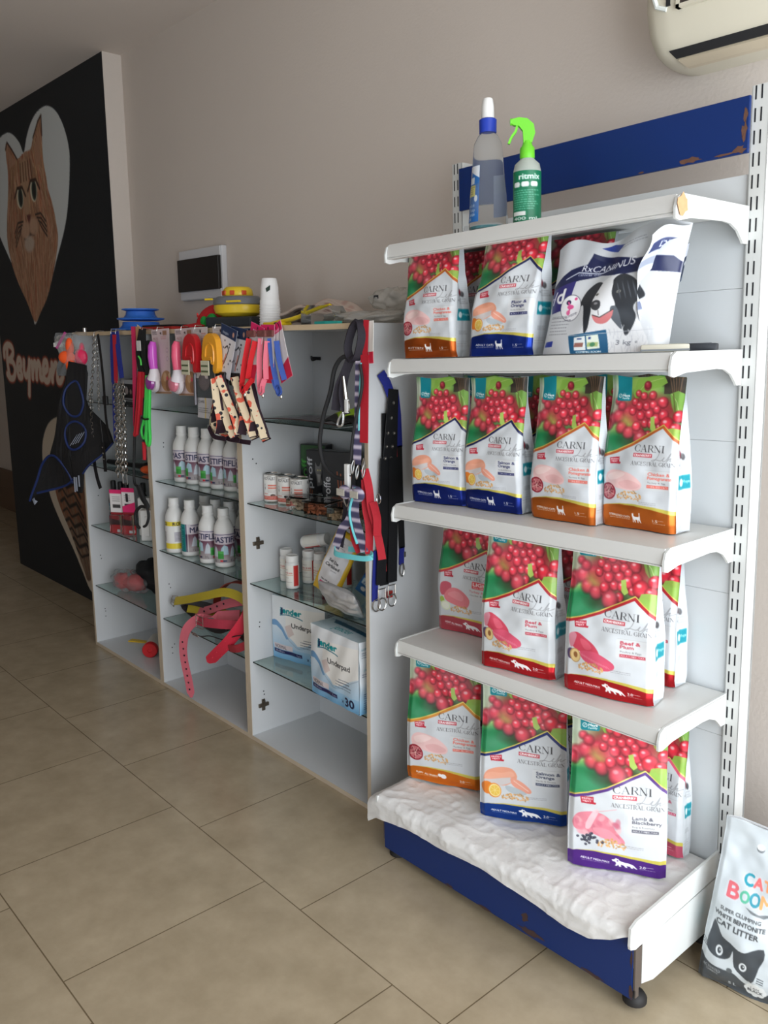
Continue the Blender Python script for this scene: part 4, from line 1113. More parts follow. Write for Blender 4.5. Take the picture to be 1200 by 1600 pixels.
# ------------------------------------------------------------------ slumped dog food bag with a dog portrait
def dog_bag_art():
    c = Cv(190, 180, (206, 209, 213), aspect=.34 / .32)
    nv = (28, 36, 78)
    c.poly([(.0, .40), (.10, .28), (.16, .24), (.3, .20), (.34, .10), (.55, .16), (.72, .24), (.95, .24), (1, .28), (1, .36), (.75, .34), (.66, .34), (.45, .30), (.26, .34), (.10, .40)], nv)
    c.poly([(.40, .05), (.50, .03), (.60, .08), (.55, .12)], (50, 70, 150))
    c.poly([(.02, .40), (.24, .34), (.24, .58), (.05, .62)], (52, 48, 120))
    c.text('r', .03, .52, .07, (250, 250, 255)); c.text('d', .10, .53, .13, (250, 250, 255), bold=.004); c.text('/', .05, .54, .12, (250, 250, 255))
    c.text('RxCANINUS', .26, .26, .055, (240, 242, 250), wfit=.46, rot=.03, skew=.2); c.line([(.14, .32), (.24, .27), (.45, .28), (.55, .25)], .008, (220, 226, 240)); c.text('calorie diet', .24, .30, .025, (200, 206, 225), wfit=.2)
    # dog: head and shaggy chest
    blk, wht = (44, 48, 54), (222, 223, 225)
    D = lambda L, col, a_=1.0: c.poly([(p.x * .86 + .045, p.y * .98 + .01) for p in spline([(x, y, 0) for x, y in L], 5, True)], col, a_)
    D([(.36, 1.0), (.40, .75), (.42, .60), (.46, .42), (.58, .33), (.72, .34), (.82, .46), (.84, .62), (.92, .78), (.95, 1.0)], wht)
    D([(.37, .56), (.33, .60), (.35, .50), (.38, .42), (.45, .36), (.53, .38), (.52, .46), (.49, .56), (.47, .66), (.45, .78), (.42, .82), (.40, .72), (.39, .62)], blk)
    D([(.63, .36), (.70, .33), (.80, .38), (.87, .46), (.91, .53), (.86, .57), (.84, .62), (.87, .70), (.84, .80), (.79, .86), (.76, .76), (.71, .64), (.66, .54), (.62, .45)], blk)
    D([(.50, .42), (.53, .36), (.60, .33), (.63, .38), (.64, .48), (.69, .58), (.68, .66), (.62, .72), (.53, .71), (.48, .64), (.47, .54)], wht)
    D([(.655, .60), (.70, .60), (.74, .68), (.76, .80), (.70, .74), (.66, .68)], (90, 96, 104))
    D([(.46, .555), (.50, .525), (.55, .54), (.56, .59), (.53, .62), (.48, .60)], (60, 62, 66)); c.ell(.485, .555, .016, .010, (140, 140, 144))
    D([(.49, .66), (.56, .68), (.64, .65), (.68, .62), (.67, .69), (.61, .74), (.53, .73)], (206, 120, 122)); c.line([(.47, .655), (.53, .68), (.63, .62)], .008, (60, 50, 52)); c.line([(.515, .62), (.52, .66)], .006, (90, 80, 82))
    for ex, ey in ((.475, .475), (.645, .475)): c.ell(ex, ey, .015, .012, (150, 150, 140)); c.ell(ex, ey, .009, .009, (20, 20, 22)); c.ell(ex - .003, ey - .003, .003, .003, (240, 240, 240))
    for k in range(40): c.line([(.62 + .004 * k, .40 + .010 * (k % 9)), (.64 + .004 * k, .46 + .010 * (k % 9))], .004, (84, 90, 98), .5)
    rs = random.Random(2)
    for k in range(120):
        x = rs.uniform(.42, .90); y = rs.uniform(.76, .97); c.line([(x, y), (x + rs.uniform(-.02, .02), y + .05)], .006, rs.choice([(210, 212, 216), (226, 226, 228), (190, 192, 198)]), .6)
    c.ell(.25, .58, .098, .118, (70, 70, 84)); c.ell(.25, .58, .094, .113, (238, 238, 242))
    c.ell(.23, .53, .022, .022, (50, 40, 80)); c.ell(.29, .50, .013, .013, (220, 80, 140)); c.ell(.25, .57, .03, .02, (224, 90, 150)); c.ell(.23, .62, .018, .022, (224, 120, 160)); c.line([(.23, .53), (.25, .57), (.23, .63)], .014, (224, 90, 150))
    c.lines_of_text(.20, .68, .28, .71, 1, (90, 90, 100), seed=3)
    c.text('ACTIVBIOME+', .21, .675, .02, (70, 70, 90), wfit=.12, rot=-.35)
    c.lines_of_text(.06, .66, .26, .84, 6, (110, 112, 122), seed=4, th=.25); c.text('DIGESTIVE', .07, .665, .02, (120, 120, 130), wfit=.15)
    c.poly([(.05, .885), (.13, .875), (.135, .93), (.04, .935)], (40, 60, 160))
    c.poly([(.27, .83), (.58, .79), (.62, 1.01), (.34, 1.01)], (20, 86, 126))
    c.poly([(.33, .85), (.42, .84), (.45, .97), (.36, .97)], (226, 232, 232)); c.poly([(.43, .84), (.52, .83), (.55, .955), (.46, .965)], (222, 230, 214))
    c.rect(.35, .90, .42, .94, (150, 100, 90)); c.rect(.45, .90, .53, .94, (170, 186, 120)); c.ell(.49, .92, .02, .02, (70, 130, 90)); c.rect(.36, .86, .40, .87, (30, 60, 130)); c.rect(.45, .85, .47, .87, (30, 60, 130))
    c.text('COMING SOON', .38, .995, .016, (240, 246, 250), wfit=.18, bold=.001)
    c.text('3 kg', .66, .93, .042, (90, 94, 104), wfit=.11); c.text('e', .80, .92, .03, (110, 112, 120))
    c.line([(.27, .835), (1, .80)], .004, (190, 192, 198))
    c.lines_of_text(.58, .08, .8, .12, 2, (140, 140, 150), seed=8)
    return c
def slump_bag():
    art = dog_bag_art(); w, h, d = .34, .265, .12
    def side_fn(sd):
        def fn(U, V):
            t = 1 - V
            x = (U - .5) * w * (1 - .06 * np.sin(t * PI * .8)) + .028 * t + .02 * t * vsmooth(.6, 1, U)
            D = d * (1 - .8 * vsmooth(.45, 1.0, t)); q = np.abs(U - .5) * 2
            n = .006 * np.sin(U * 9 + V * 5) + .005 * np.sin(U * 4 - V * 13 + 1) + .004 * np.sin(U * 21 + V * 7) * t + .012 * np.abs(np.sin(V * 10 - U * 4)) * vsmooth(.45, .8, t) * vsmooth(.2, .6, U)
            off = D / 2 * np.sqrt(np.clip(1 - q ** 3.2, .0, 1)) + n * np.clip(1 - q ** 4, 0, 1)
            y = d / 2 + .02 * t - sd * off
            z = h * t * (1 + .14 * U * t) + .014 * np.sin(U * 10) * t ** 3 * 1 + .004 * (1 - t) * (1 - np.cos(U * 6.28)) * 0 + .002
            return x, y, z
        return fn
    f = side_fn(-1); ev = []; ef = []; nb = 30
    for j in range(nb + 1):
        for i in range(nb + 1):
            x, y, z = f(np.array(i / nb), np.array(1 - j / nb)); ev.append((float(x), float(y), float(z)))
    for j in range(nb):
        for i in range(nb): a = j * (nb + 1) + i; ef.append((a, a + nb + 1, a + nb + 2, a + 1))
    o = sheet('dog_food_bag', art, side_fn(1), M_bag, extra=[(ev, ef, wc(206, 209, 214))])
    # folded-over top: a creased flap swung up to the right, printed grey and navy
    c = Cv(60, 110, (198, 203, 210), aspect=.1 / .2)
    c.rect(0, .0, 1, .10, (226, 228, 230)); c.rect(.08, .10, .95, .19, (40, 52, 100)); c.text('DRY', .3, .17, .05, (230, 234, 244), wfit=.5)
    c.rect(.0, .24, 1, .31, (146, 154, 172)); c.rect(0, .42, 1, .44, (170, 174, 184)); c.lines_of_text(.05, .47, .95, .56, 5, (120, 126, 140), seed=2); c.rect(0, .60, 1, .68, (110, 120, 150)); c.lines_of_text(.05, .7, .95, .8, 5, (140, 144, 156), seed=3); c.rect(0, .86, 1, .93, (120, 128, 152))
    def ff(U, V):
        t = 1 - V; w_ = .040 + .024 * t
        bx = .122 + .046 * t ** 1.3 + .010 * np.sin(t * 8); x = bx + (U - .5) * w_ * 1.0
        y = .02 + .085 * U - .02 * t + .008 * np.sin(t * 15 + U * 3)
        z = .02 + .285 * t - .035 * (1 - U) * t + .01 * np.sin(U * 5) * t
        return x, y, z
    fl = sheet('folded_side', c, ff, M_gus, parent=o, label='creased grey and navy printed side'); md = fl.modifiers.new('thickness', 'SOLIDIFY'); md.thickness = .0015
    cc = Cv(40, 40, (40, 50, 70)); rs = random.Random(5)
    for k in range(30): cc.ell(rs.random(), rs.random(), .06, .03, rs.choice([(150, 158, 160), (90, 104, 120), (200, 204, 206)]), ang=rs.random() * 3)
    cc.rect(0, 0, 1, .35, (186, 190, 200))
    g = sheet('torn_corner', cc, lambda U, V: (.150 + .050 * U * (1 - .5 * V), .095 + .02 * V, .225 - .085 * V + .03 * U), M_gus, parent=o, label='patterned corner of the pack'); md = g.modifiers.new('thickness', 'SOLIDIFY'); md.thickness = .0015
    return o
sb = slump_bag()
put(sb, .548, -.475, .850, -.43, S2, 'slumped white dog food sack with a black and white dog portrait', cat='dog food bag')

# ================================================================== CABINET CONTENTS
M_wp = mat('white_bottle_plastic', (222, 222, 220), .38)
M_cap = mat('white_cap_plastic', (226, 226, 224), .42)
M_print = print_mat('glossy_label', .4, 0.0, foil=False)
M_flat = print_mat('paper_print', .7, 0.0, foil=False)
M_film = mat('clear_film', (235, 238, 240), .18, trans=.86, ior=1.15, bump=.8, bscale=40)
M_clear = mat('clear_plastic', (238, 242, 244), .06, trans=1.0, ior=1.3)
M_blk = mat('black_plastic', (26, 26, 28), .45)
M_silv = mat('silver_metal', (200, 198, 194), .25, metal=1.0)

def flex_label():
    c = Cv(150, 66, (150, 120, 138), aspect=.285 / .13)
    n = vnoise(150, 66, 12, 3)
    for i in range(66):
        t = i / 66.
        if t < .36: col = np.array([214, 206, 214]) * (1 - t) + np.array([196, 178, 190]) * t
        else: k = min(1, (t - .36) / .5); col = np.array([104, 58, 80]) * (1 - k) + np.array([170, 162, 164]) * k
        c.px[i, :, :3] = np.clip(col, 0, 255) / 255.
    c.rect(0, 0, .26, 1, (12, 122, 124))
    for k in range(13): c.lines_of_text(.02, .06 + .07 * k, .24, .10 + .07 * k, 1, (150, 214, 208), seed=k, th=.5)
    c.rect(.27, 0, .285, 1, (24, 40, 84)); c.rect(.30, 0, .31, 1, (226, 230, 232))
    c.line([(.36, .05), (.6, .03), (.93, .05)], .008, (26, 34, 84))
    c.text('MASTIFLEX', .345, .30, .19, (28, 30, 78), wfit=.60, bold=.003)
    for x0 in (.36, .66):
        c.poly([(x0 + .0, .80), (x0 + .03, .52), (x0 + .06, .42), (x0 + .09, .52), (x0 + .12, .80)], (196, 204, 214)); c.line([(x0 + .06, .42), (x0 + .05, .6)], .006, (150, 170, 190))
        c.poly([(x0 + .14, .72), (x0 + .17, .48), (x0 + .21, .38), (x0 + .27, .44), (x0 + .28, .72)], (170, 204, 218)); c.line([(x0 + .2, .44), (x0 + .19, .66)], .006, (226, 236, 240))
        c.rect(x0 + .10, .60, x0 + .20, .86, (52, 150, 58)); c.rect(x0 + .10, .60, x0 + .20, .68, (84, 176, 84))
        c.rect(x0 + .14, .90, x0 + .19, .96, (196, 40, 50)); c.rect(x0 + .19, .90, x0 + .25, .96, (40, 50, 90)); c.text('1 L', x0 + .02, .96, .09, (30, 30, 36), wfit=.05)
    c.px[..., :3] *= (1 - .06 * n[..., None])
    return c
def royal_label(title, band, sub):
    c = Cv(120, 66, (228, 228, 226), aspect=.285 / .13)
    c.rect(0, 0, 1, .16, band); c.rect(0, .80, 1, 1, band)
    for x0 in (.08, .55):
        c.text(title, x0, .14, .11, (30, 30, 30), wfit=.36, bold=.002)
        c.text('1 kg', x0 + .13, .32, .07, (90, 90, 96), wfit=.08); c.rect(x0 + .02, .38, x0 + .33, .74, (186, 182, 190)); c.lines_of_text(x0 + .04, .40, x0 + .31, .72, 6, (130, 126, 140), seed=2)
        c.text(sub, x0 + .11, .92, .06, (120, 100, 20), wfit=.12)
    return c
def wrap(name, cv, R, z0, z1, parent, m=None, frac=.98, ph=0.0, n=None):
    def fn(U, V):
        a = ph + (U - .5) * 2 * PI * frac
        return R * np.sin(a), -R * np.cos(a), z1 + (z0 - z1) * V
    return sheet(name, cv, fn, m or M_print, parent=parent)
def big_bottle(cv, R=.045, h=.265):
    t = thing('plastic_bottle', 'x', 'bottle')
    k = h / .265
    mb = MB().lathe([(0, 0), (R - .006, 0), (R - .001, .004), (R, .010), (R, .168 * k), (R - .003, .182 * k), (R * .78, .200 * k), (R * .62, .212 * k), (R * .54, .218 * k), (R * .54, .226 * k), (0, .226 * k)], n=28)
    mb.build('body', M_wp, t, smooth=True)
    m2 = MB().lathe([(R * .56, .221 * k), (R * .60, .224 * k), (R * .60, .232 * k), (R * .56, .233 * k), (R * .56, h - .003), (R * .52, h), (0, h)], n=28)
    m2.build('cap', M_cap, t, smooth=True)
    wrap('label', cv, R + .0006, .022, .155 * k, t)
    return t
LBL = flex_label()
proto = big_bottle(LBL)
ang = math.atan2(2.3 - .4, 1.9 + 1.5)     # towards the shop door side
row = [(-1.712, -.338, .35), (-1.610, -.332, -.25), (-1.510, -.322, .30), (-1.412, -.318, -.35), (-1.318, -.306, -.75), (-1.225, -.298, .25)]
LR = ['leftmost bottle of the upper row, white with a green square on its label', 'second bottle from the left in the upper row of white bottles', 'third bottle from the left in the upper row of white bottles',
      'fourth bottle of the upper row, under the spotted harnesses', 'fifth bottle of the upper row, a dark red stripe beside its label', 'last bottle of the upper row, partly cut by the cabinet side']
for i, (x, y, r) in enumerate(row):
    if i == 0: o = proto; o.location = (x, y, 1.0425); o['label'] = LR[0]
    else: o = dup(proto, LR[i], loc=(x, y, 1.0425))
    o.rotation_euler = (0, 0, math.radians(58) + r - .9); o['group'] = 'white bottles on the upper glass shelf'
for i, (x, y, r) in enumerate([(-1.66, -.20, 0), (-1.555, -.195, .4), (-1.455, -.19, 0), (-1.355, -.185, .2), (-1.255, -.18, .6)]):
    dup(proto, 'white bottle in the second rank behind the upper row', loc=(x, y, 1.0425), rz=r, group='white bottles on the upper glass shelf')
roy = big_bottle(royal_label('ROYMED', (226, 204, 60), 'vet'))
roy.location = (-1.738, -.385, .7005); roy.rotation_euler = (0, 0, .55); tag(roy, 'white bottle with yellow-banded label at the left of the lower bottle shelf', 'bottle')
for i, (x, y, r, l) in enumerate([(-1.632, -.360, 1.95, 'white bottle turned to show its teal text panel, second on the lower bottle shelf'),
                                  (-1.452, -.368, -.45, 'white bottle with purple label just left of the foremost one, lower bottle shelf'),
                                  (-1.345, -.352, .55, 'foremost white bottle in the centre of the lower bottle shelf, label reading MASTIFLEX'),
                                  (-1.262, -.268, -.55, 'white bottle touching the right-hand cabinet side on the lower bottle shelf'),
                                  (-1.690, -.245, .3, 'rear white bottle seen behind the teal-panelled one'),
                                  (-1.560, -.262, .3, 'white bottle behind and between the teal-panelled one and the centre'),
                                  (-1.470, -.245, .3, 'white bottle in the second rank behind the purple-labelled one'),
                                  (-1.370, -.225, .3, 'white bottle in the second rank behind the foremost one'),
                                  (-1.60, -.145, .3, 'rearmost white bottle on the lower bottle shelf, left of three caps'),
                                  (-1.500, -.140, .3, 'rearmost white bottle on the lower bottle shelf, middle of three caps'),
                                  (-1.400, -.135, .3, 'rearmost white bottle on the lower bottle shelf, right of three caps')]):
    dup(proto, l, loc=(x, y, .7005), rz=r, group='white bottles on the lower glass shelf')

# -------- right cabinet: tins
def tin_art():
    c = Cv(140, 66, (228, 226, 222), aspect=.239 / .112)
    for x0 in (.04, .37, .70):
        c.text('ROYALIST', x0 + .02, .18, .11, (44, 44, 48), wfit=.22); c.line([(x0 + .09, .055), (x0 + .13, .035), (x0 + .17, .055)], .006, (60, 60, 62))
        c.ell(x0 + .03, .45, .018, .11, (120, 120, 122)); c.ell(x0 + .03, .45, .013, .09, (228, 226, 222)); c.ell(x0 + .03, .50, .008, .04, (130, 130, 132))
        c.rect(x0 + .10, .36, x0 + .25, .42, (220, 120, 100)); c.rect(x0 + .10, .46, x0 + .25, .52, (222, 130, 110)); c.lines_of_text(x0 + .09, .56, x0 + .26, .68, 3, (150, 120, 116), seed=2)
        c.rect(x0, .70, x0 + .10, .72, (216, 110, 90)); c.ell(x0 + .19, .78, .045, .06, (90, 66, 60)); c.ell(x0 + .2, .80, .03, .04, (130, 96, 84))
    c.rect(0, .80, 1, .94, (216, 104, 88)); c.lines_of_text(.05, .83, .9, .92, 2, (250, 220, 214), seed=6)
    return c
def tin():
    t = thing('food_tin', 'x', 'tin'); R = .038; H = .116
    MB().lathe([(0, .001), (R - .003, .001), (R - .003, 0), (R, 0), (R + .001, .002), (R - .0008, .004), (R - .0008, H - .004), (R + .001, H - .002), (R, H), (R - .003, H), (R - .004, H - .003), (0, H - .003)], n=32).build('can', M_silv, t, smooth=True)
    wrap('label', TIN, R, .004, H - .004, t)
    MB().ball((0, -.012, H + .0002), (.009, .012, .0016), 10).build('ring_pull', M_silv, t, smooth=True)
    return t
TIN = tin_art(); t0 = tin()
for i, (x, y, r, l) in enumerate([(-.985, -.325, .55, 'pale labelled food tin, leftmost of the three beside the dark boxes'), (-.903, -.315, .62, 'pale labelled food tin, middle one of the three'), (-.818, -.312, .50, 'pale labelled food tin, right one of three, in front of the dark boxes')]):
    o = t0 if i == 0 else dup(t0)
    o.location = (x, y, 1.0425); o.rotation_euler = (0, 0, r); tag(o, l, 'tin', 'food tins on the glass shelf')
# dark treat packs
def proff_art(kind):
    c = Cv(60, 120, (34, 36, 40), aspect=.12 / .225)
    if kind == 0:
        c.poly([(0, .0), (1, .0), (1, .12), (.6, .2), (0, .5)], (40, 84, 40)); c.text('proff', .26, .88, .13, (70, 170, 60), wfit=1.15, rot=-PI / 2, bold=.004)
        c.ell(.62, .38, .18, .08, (180, 120, 80)); c.ell(.56, .35, .08, .05, (210, 160, 120)); c.ell(.70, .35, .08, .05, (200, 140, 100)); c.ell(.64, .40, .07, .04, (60, 40, 34)); c.ell(.66, .56, .13, .10, (160, 100, 64))
    elif kind == 1:
        c.text('proff', .26, .74, .13, (200, 202, 206), wfit=1.15, rot=-PI / 2, bold=.004)
        c.poly([(.42, .22), (.5, .30), (.62, .30), (.72, .18), (.76, .36), (.70, .50), (.78, .66), (.5, .70), (.46, .5), (.40, .38)], (112, 112, 112)); c.ell(.54, .38, .03, .014, (200, 190, 120)); c.ell(.66, .38, .03, .014, (200, 190, 120)); c.poly([(.5, .46), (.68, .46), (.64, .62), (.54, .62)], (170, 170, 168))
        c.text('85g', .55, .90, .07, (210, 210, 214), wfit=.25); c.line([(.1, .95), (.16, .75)], .03, (160, 90, 60)); c.line([(.2, .95), (.24, .78)], .03, (180, 100, 64))
    else:
        c.text('proffe', .24, .97, .11, (224, 224, 226), wfit=.95, rot=-PI / 2, bold=.004)
        for k in range(5): c.line([(.52 + .07 * k, .82), (.46 + .11 * k, .36 + .04 * (k % 3))], .04, ((170, 88, 50), (196, 110, 66))[k % 2])
    return c
for k, (x, y, r, w, h, l) in enumerate([(-.935, -.135, .38, .125, .226, 'dark treat box with green lettering and a small dog, left of three'), (-.845, -.185, .42, .10, .215, 'black treat box with a grey cat picture, middle of three'), (-.700, -.19, .42, .15, .222, 'black treat box with orange sticks picture, right of three')]):
    bx = MB().box((-w / 2, -.028, 0), (w / 2, .028, h), bev=.004).build('treat_box', mat('dark_carton', (34, 36, 40), .35), smooth=False)
    bx.location = (x, y, 1.0425); bx.rotation_euler = (0, 0, r); tag(bx, l, 'treat box')
    sheet('front_print', proff_art(k), lambda U, V, w=w, h=h: ((U - .5) * (w - .008), -.0285 + 0 * U, h * .985 - (h * .97) * V), M_print, parent=bx, smooth=False)
# clear tubs of treats
for i, (x, y, c, l) in enumerate([(-.745, -.345, (222, 196, 168), 'clear tub of cream treats, left of three at the shelf edge'), (-.620, -.352, (186, 108, 72), 'clear tub of brown treats, middle of three at the shelf edge'), (-.475, -.355, (206, 176, 140), 'clear tub of pale treats, right of three at the shelf edge')]):
    t = thing('treat_tub', l, 'tub', (x, y, 1.043), .3)
    MB().box((-.058, -.045, 0), (.058, .045, .048), bev=.008).build('tub', M_clear, t, smooth=True)
    MB().box((-.062, -.049, .048), (.062, .049, .056), bev=.003).build('lid', M_clear, t)
    mb = MB(); rs = random.Random(i)
    for k in range(46):
        mb.box((-.010, -.005, -.004), (.010, .005, .004), M=T(rs.uniform(-.042, .042), rs.uniform(-.03, .03), .006 + .030 * rs.random(), rs.uniform(0, 3), rs.uniform(-.5, .5)))
    q = mb.build('treats', mat('treat_%d' % i, c, .8, var=.2), t); q['kind'] = 'stuff'
t = thing('treat_pouch', 'flat clear pack of orange sticks lying behind the tubs', 'treat pack', (-.60, -.255, 1.043), .2)
MB().box((-.1, -.04, 0), (.1, .04, .05), bev=.012).build('film', M_film, t, smooth=True)
mb = MB(); rs = random.Random(8)
for k in range(40): mb.box((-.03, -.004, -.004), (.03, .004, .004), M=T(rs.uniform(-.06, .06), rs.uniform(-.03, .03), .010 + .034 * rs.random(), rs.uniform(0, 3)))
q = mb.build('treats', mat('orange_sticks', (206, 96, 52), .7, var=.2), t); q['kind'] = 'stuff'

# -------- pill bottles
def pill_art():
    c = Cv(80, 60, (230, 228, 220), aspect=.16 / .10)
    for x0 in (.25,):
        c.rect(x0 + .34, 0, x0 + .48, 1, (196, 54, 50)); c.rect(x0 - .18, .0, x0 - .1, 1, (196, 54, 50))
        c.text('Vitamin', x0, .40, .10, (190, 70, 54), wfit=.15); c.text('Brewers', x0 - .0, .22, .05, (150, 140, 136), wfit=.2); c.text('& Iode', x0 + .18, .40, .10, (190, 60, 50), wfit=.13); c.line([(x0 - .02, .46), (x0 + .32, .46)], .012, (206, 130, 90)); c.lines_of_text(x0 + .03, .56, x0 + .28, .64, 2, (130, 120, 112), seed=1); c.lines_of_text(x0 + .03, .80, x0 + .3, .84, 1, (90, 84, 80), seed=2)
    return c
PILL = pill_art()
def pill():
    t = thing('pill_bottle', 'x', 'bottle'); R = .027
    MB().lathe([(0, 0), (R - .003, 0), (R, .003), (R, .102), (R - .003, .109), (R - .006, .112), (R - .006, .118), (0, .118)], n=24).build('body', M_wp, t, smooth=True)
    MB().lathe([(R - .001, .112), (R - .001, .134), (R - .003, .137), (R - .006, .137), (R - .007, .135), (0, .135)], n=24).build('cap', M_cap, t, smooth=True)
    wrap('label', PILL, R + .0005, .012, .098, t)
    return t
p0 = pill()
spots = [(-.846, -.338, .55, 'small white pill bottle standing foremost on the glass shelf'), (-.955, -.290, .3, 'small white pill bottle at the left rear of the group'), (-.795, -.235, .6, 'small white pill bottle with red label between the front one and the yellow pouch'),
         (-.865, -.240, .9, 'small white pill bottle with red stripe just behind the foremost one'), (-.790, -.160, .4, 'small white pill bottle in the second rank, under the lying one'), (-.71, -.165, .4, 'small white pill bottle in the rear rank beside the yellow pouch'), (-.885, -.165, .4, 'small white pill bottle in the rear rank, left, under the lying one')]
for i, (x, y, r, l) in enumerate(spots):
    o = p0 if i == 0 else dup(p0)
    o.location = (x, y, .7005); o.rotation_euler = (0, 0, r); tag(o, l, 'bottle', 'white pill bottles on the glass shelf')
o = dup(p0, 'white pill bottle lying on top of the standing ones', mw=Matrix.Translation((-.900, -.235, .866)) @ Matrix.Rotation(math.radians(10), 4, 'Z') @ Matrix.Rotation(math.radians(76), 4, 'Y') @ Matrix.Rotation(math.radians(200), 4, 'Z'))
# -------- yellow pouch
def carls_art():
    c = Cv(70, 140, (226, 182, 44), aspect=.125 / .255)
    P = [(.14, .10), (.86, .10), (.90, .30), (.90, .72), (.80, .86), (.5, .90), (.2, .86), (.10, .72), (.10, .30)]
    c.poly([(p.x, p.y) for p in spline([(a, b, 0) for a, b in P], 4, True)], (222, 220, 222)); c.line([(.06, .20), (.06, .75)], .012, (120, 90, 30))
    c.text('Sel De', .26, .50, .045, (34, 34, 38), wfit=.42, bold=.004, skew=.15); c.text('Carlsbad', .20, .575, .045, (34, 34, 38), wfit=.56, bold=.004, skew=.15); c.text('NORDEL', .50, .62, .016, (80, 80, 84), wfit=.2)
    c.text('Nett 500 gr', .26, .80, .022, (40, 40, 44), wfit=.34, bold=.002); c.rrect(.26, .825, .66, .865, .03, (40, 40, 100)); c.rrect(.26, .825, .46, .865, .03, (200, 40, 90)); c.text('VETTECH', .29, .856, .02, (240, 240, 244), wfit=.32)
    c.lines_of_text(.3, .16, .7, .28, 3, (160, 160, 166), seed=3)
    return c
def pillow(U, V, w, h, d, seed=0, sd=1):
    q = np.clip(1 - (np.abs(U - .5) * 2) ** 3, 0, 1) * np.clip(1 - (np.abs(V - .5) * 2) ** 4, 0, 1)
    n = .12 * np.sin(U * 13 + V * 9 + seed) + .10 * np.sin(V * 23 - U * 7 + seed)
    return (U - .5) * w, -sd * d / 2 * np.sqrt(q) * (1 + n), h * (1 - V)
def pouch(name, art, w, h, d, mw, label, cat, m=None, back=(210, 210, 210), seed=0, parent=None):
    ev = []; ef = []; nb = 14
    for j in range(nb + 1):
        for i in range(nb + 1):
            x, y, z = pillow(np.array(i / nb), np.array(j / nb), w, h, d, seed, -1); ev.append((float(x), float(y), float(z)))
    for j in range(nb):
        for i in range(nb): a = j * (nb + 1) + i; ef.append((a, a + 1, a + nb + 2, a + nb + 1))
    o = sheet(name, art, lambda U, V: pillow(U, V, w, h, d, seed), m or M_bag, extra=[(ev, ef, wc(*back))], parent=parent)
    o.matrix_world = mw
    if label: tag(o, label, cat)
    return o
pouch('powder_pouch', carls_art(), .128, .262, .045, T(-.640, -.335, .722, rz=.18, rx=-.22, ry=.36), 'tilted yellow and white salt pouch in front of the pill bottles', 'pouch', m=print_mat('satin_pouch', .4, .1, 40, foil=False), back=(220, 176, 40), seed=2)
def blue_art(s):
    c = Cv(50, 70, (40, 110, 176), aspect=.1 / .13); rs = random.Random(s)
    c.poly([(0, .2), (1, .05), (1, .35), (0, .5)], (20, 60, 140)); c.rect(.1, .55, .9, .72, (200, 224, 236)); c.text('mini', .2, .70, .1, (30, 60, 140), wfit=.5); c.ell(.7, .25, .16, .12, (210, 60, 110)); c.ell(.3, .85, .12, .06, (230, 236, 240)); c.lines_of_text(.1, .3, .9, .5, 4, (230, 240, 250), seed=s)
    return c
for i, (x, y, z, rz, ry, l) in enumerate([(-.490, -.255, .725, .3, .5, 'blue sachet standing behind the silver pouch'), (-.400, -.215, .735, .1, -.3, 'blue sachet with pink dot, rear right corner of the shelf'), (-.545, -.20, .712, .2, .9, 'blue and white sachet leaning behind the yellow pouch')]):
    pouch('sachet', blue_art(i), .10, .135, .015, T(x, y, z, rz=rz, rx=-.25, ry=ry), l, 'sachet', m=M_print, back=(40, 100, 160), seed=i)
sv = Cv(60, 46, (196, 196, 198), aspect=1.3); sv.px[..., 3] = .3
pouch('foil_pouch', sv, .20, .115, .05, T(-.435, -.392, .7135, rz=.05, rx=.55, ry=.1), 'crumpled plain silver foil pouch at the edge of the glass shelf', 'pouch', back=(180, 180, 182), seed=4).data.materials[0] = print_mat('crumpled_foil', .28, .6, 28, foil=True)

# -------- underpad packs
def pad_art():
    c = Cv(150, 140, (226, 228, 230), aspect=.30 / .28)
    for i in range(140):
        t = max(0, (i / 140. - .45) / .55); col = np.array([226, 229, 232]) * (1 - t) + np.array([110, 170, 214]) * t; c.px[i, :, :3] = col / 255.
    W = lambda L: [(p.x, p.y) for p in spline([(a, b, 0) for a, b in L], 6)]
    top = W([(0, .42), (.10, .40), (.22, .50), (.34, .66), (.5, .76), (.68, .72), (.86, .60), (1, .52)])
    c.poly(top + [(1, .80), (0, .80)], (190, 210, 226), .55)
    c.poly([(0, .40)] + W([(0, .40), (.10, .38), (.22, .48), (.34, .64)]) + [(.30, .66), (.2, .54), (.1, .47), (0, .48)], (110, 156, 200))
    c.poly([(.28, .16), (1, .10), (1, .50), (.84, .58), (.66, .70), (.5, .73), (.36, .62), (.28, .45)], (236, 234, 230)); c.line(top[8:], .008, (150, 170, 190))
    c.poly([(.26, .46), (.38, .40), (.44, .55), (.34, .62)], (216, 200, 196)); 
    c.text('jender', .18, .245, .085, (14, 140, 146), wfit=.40, bold=.007); c.line(W([(.18, .29), (.32, .265), (.48, .27), (.60, .30)]), .014, (30, 110, 130)); c.text('j', .18, .245, .085, (20, 50, 90), wfit=.05, bold=.005)
    c.text('Underpad', .40, .45, .075, (40, 40, 46), wfit=.44, bold=.002)
    c.lines_of_text(.62, .60, .88, .72, 3, (90, 96, 110), seed=4, th=.4); c.lines_of_text(.56, .64, .9, .76, 3, (90, 96, 110), seed=7, th=.3)
    c.poly([(.03, .76), (.40, .76), (.40, .84), (.03, .84)], (216, 204, 206)); c.text('NORMAL', .05, .83, .055, (60, 56, 66), wfit=.24)
    c.poly([(.03, .85), (.58, .85), (.58, .905), (.03, .905)], (28, 32, 84)); c.text('60x90cm', .06, .892, .03, (230, 232, 240), wfit=.18); c.text('5 pcs', .48, .892, .028, (220, 224, 236), wfit=.08)
    c.text('x', .66, .93, .06, (30, 36, 70), wfit=.05); c.text('30', .74, .945, .115, (24, 28, 64), wfit=.17, bold=.006)
    return c
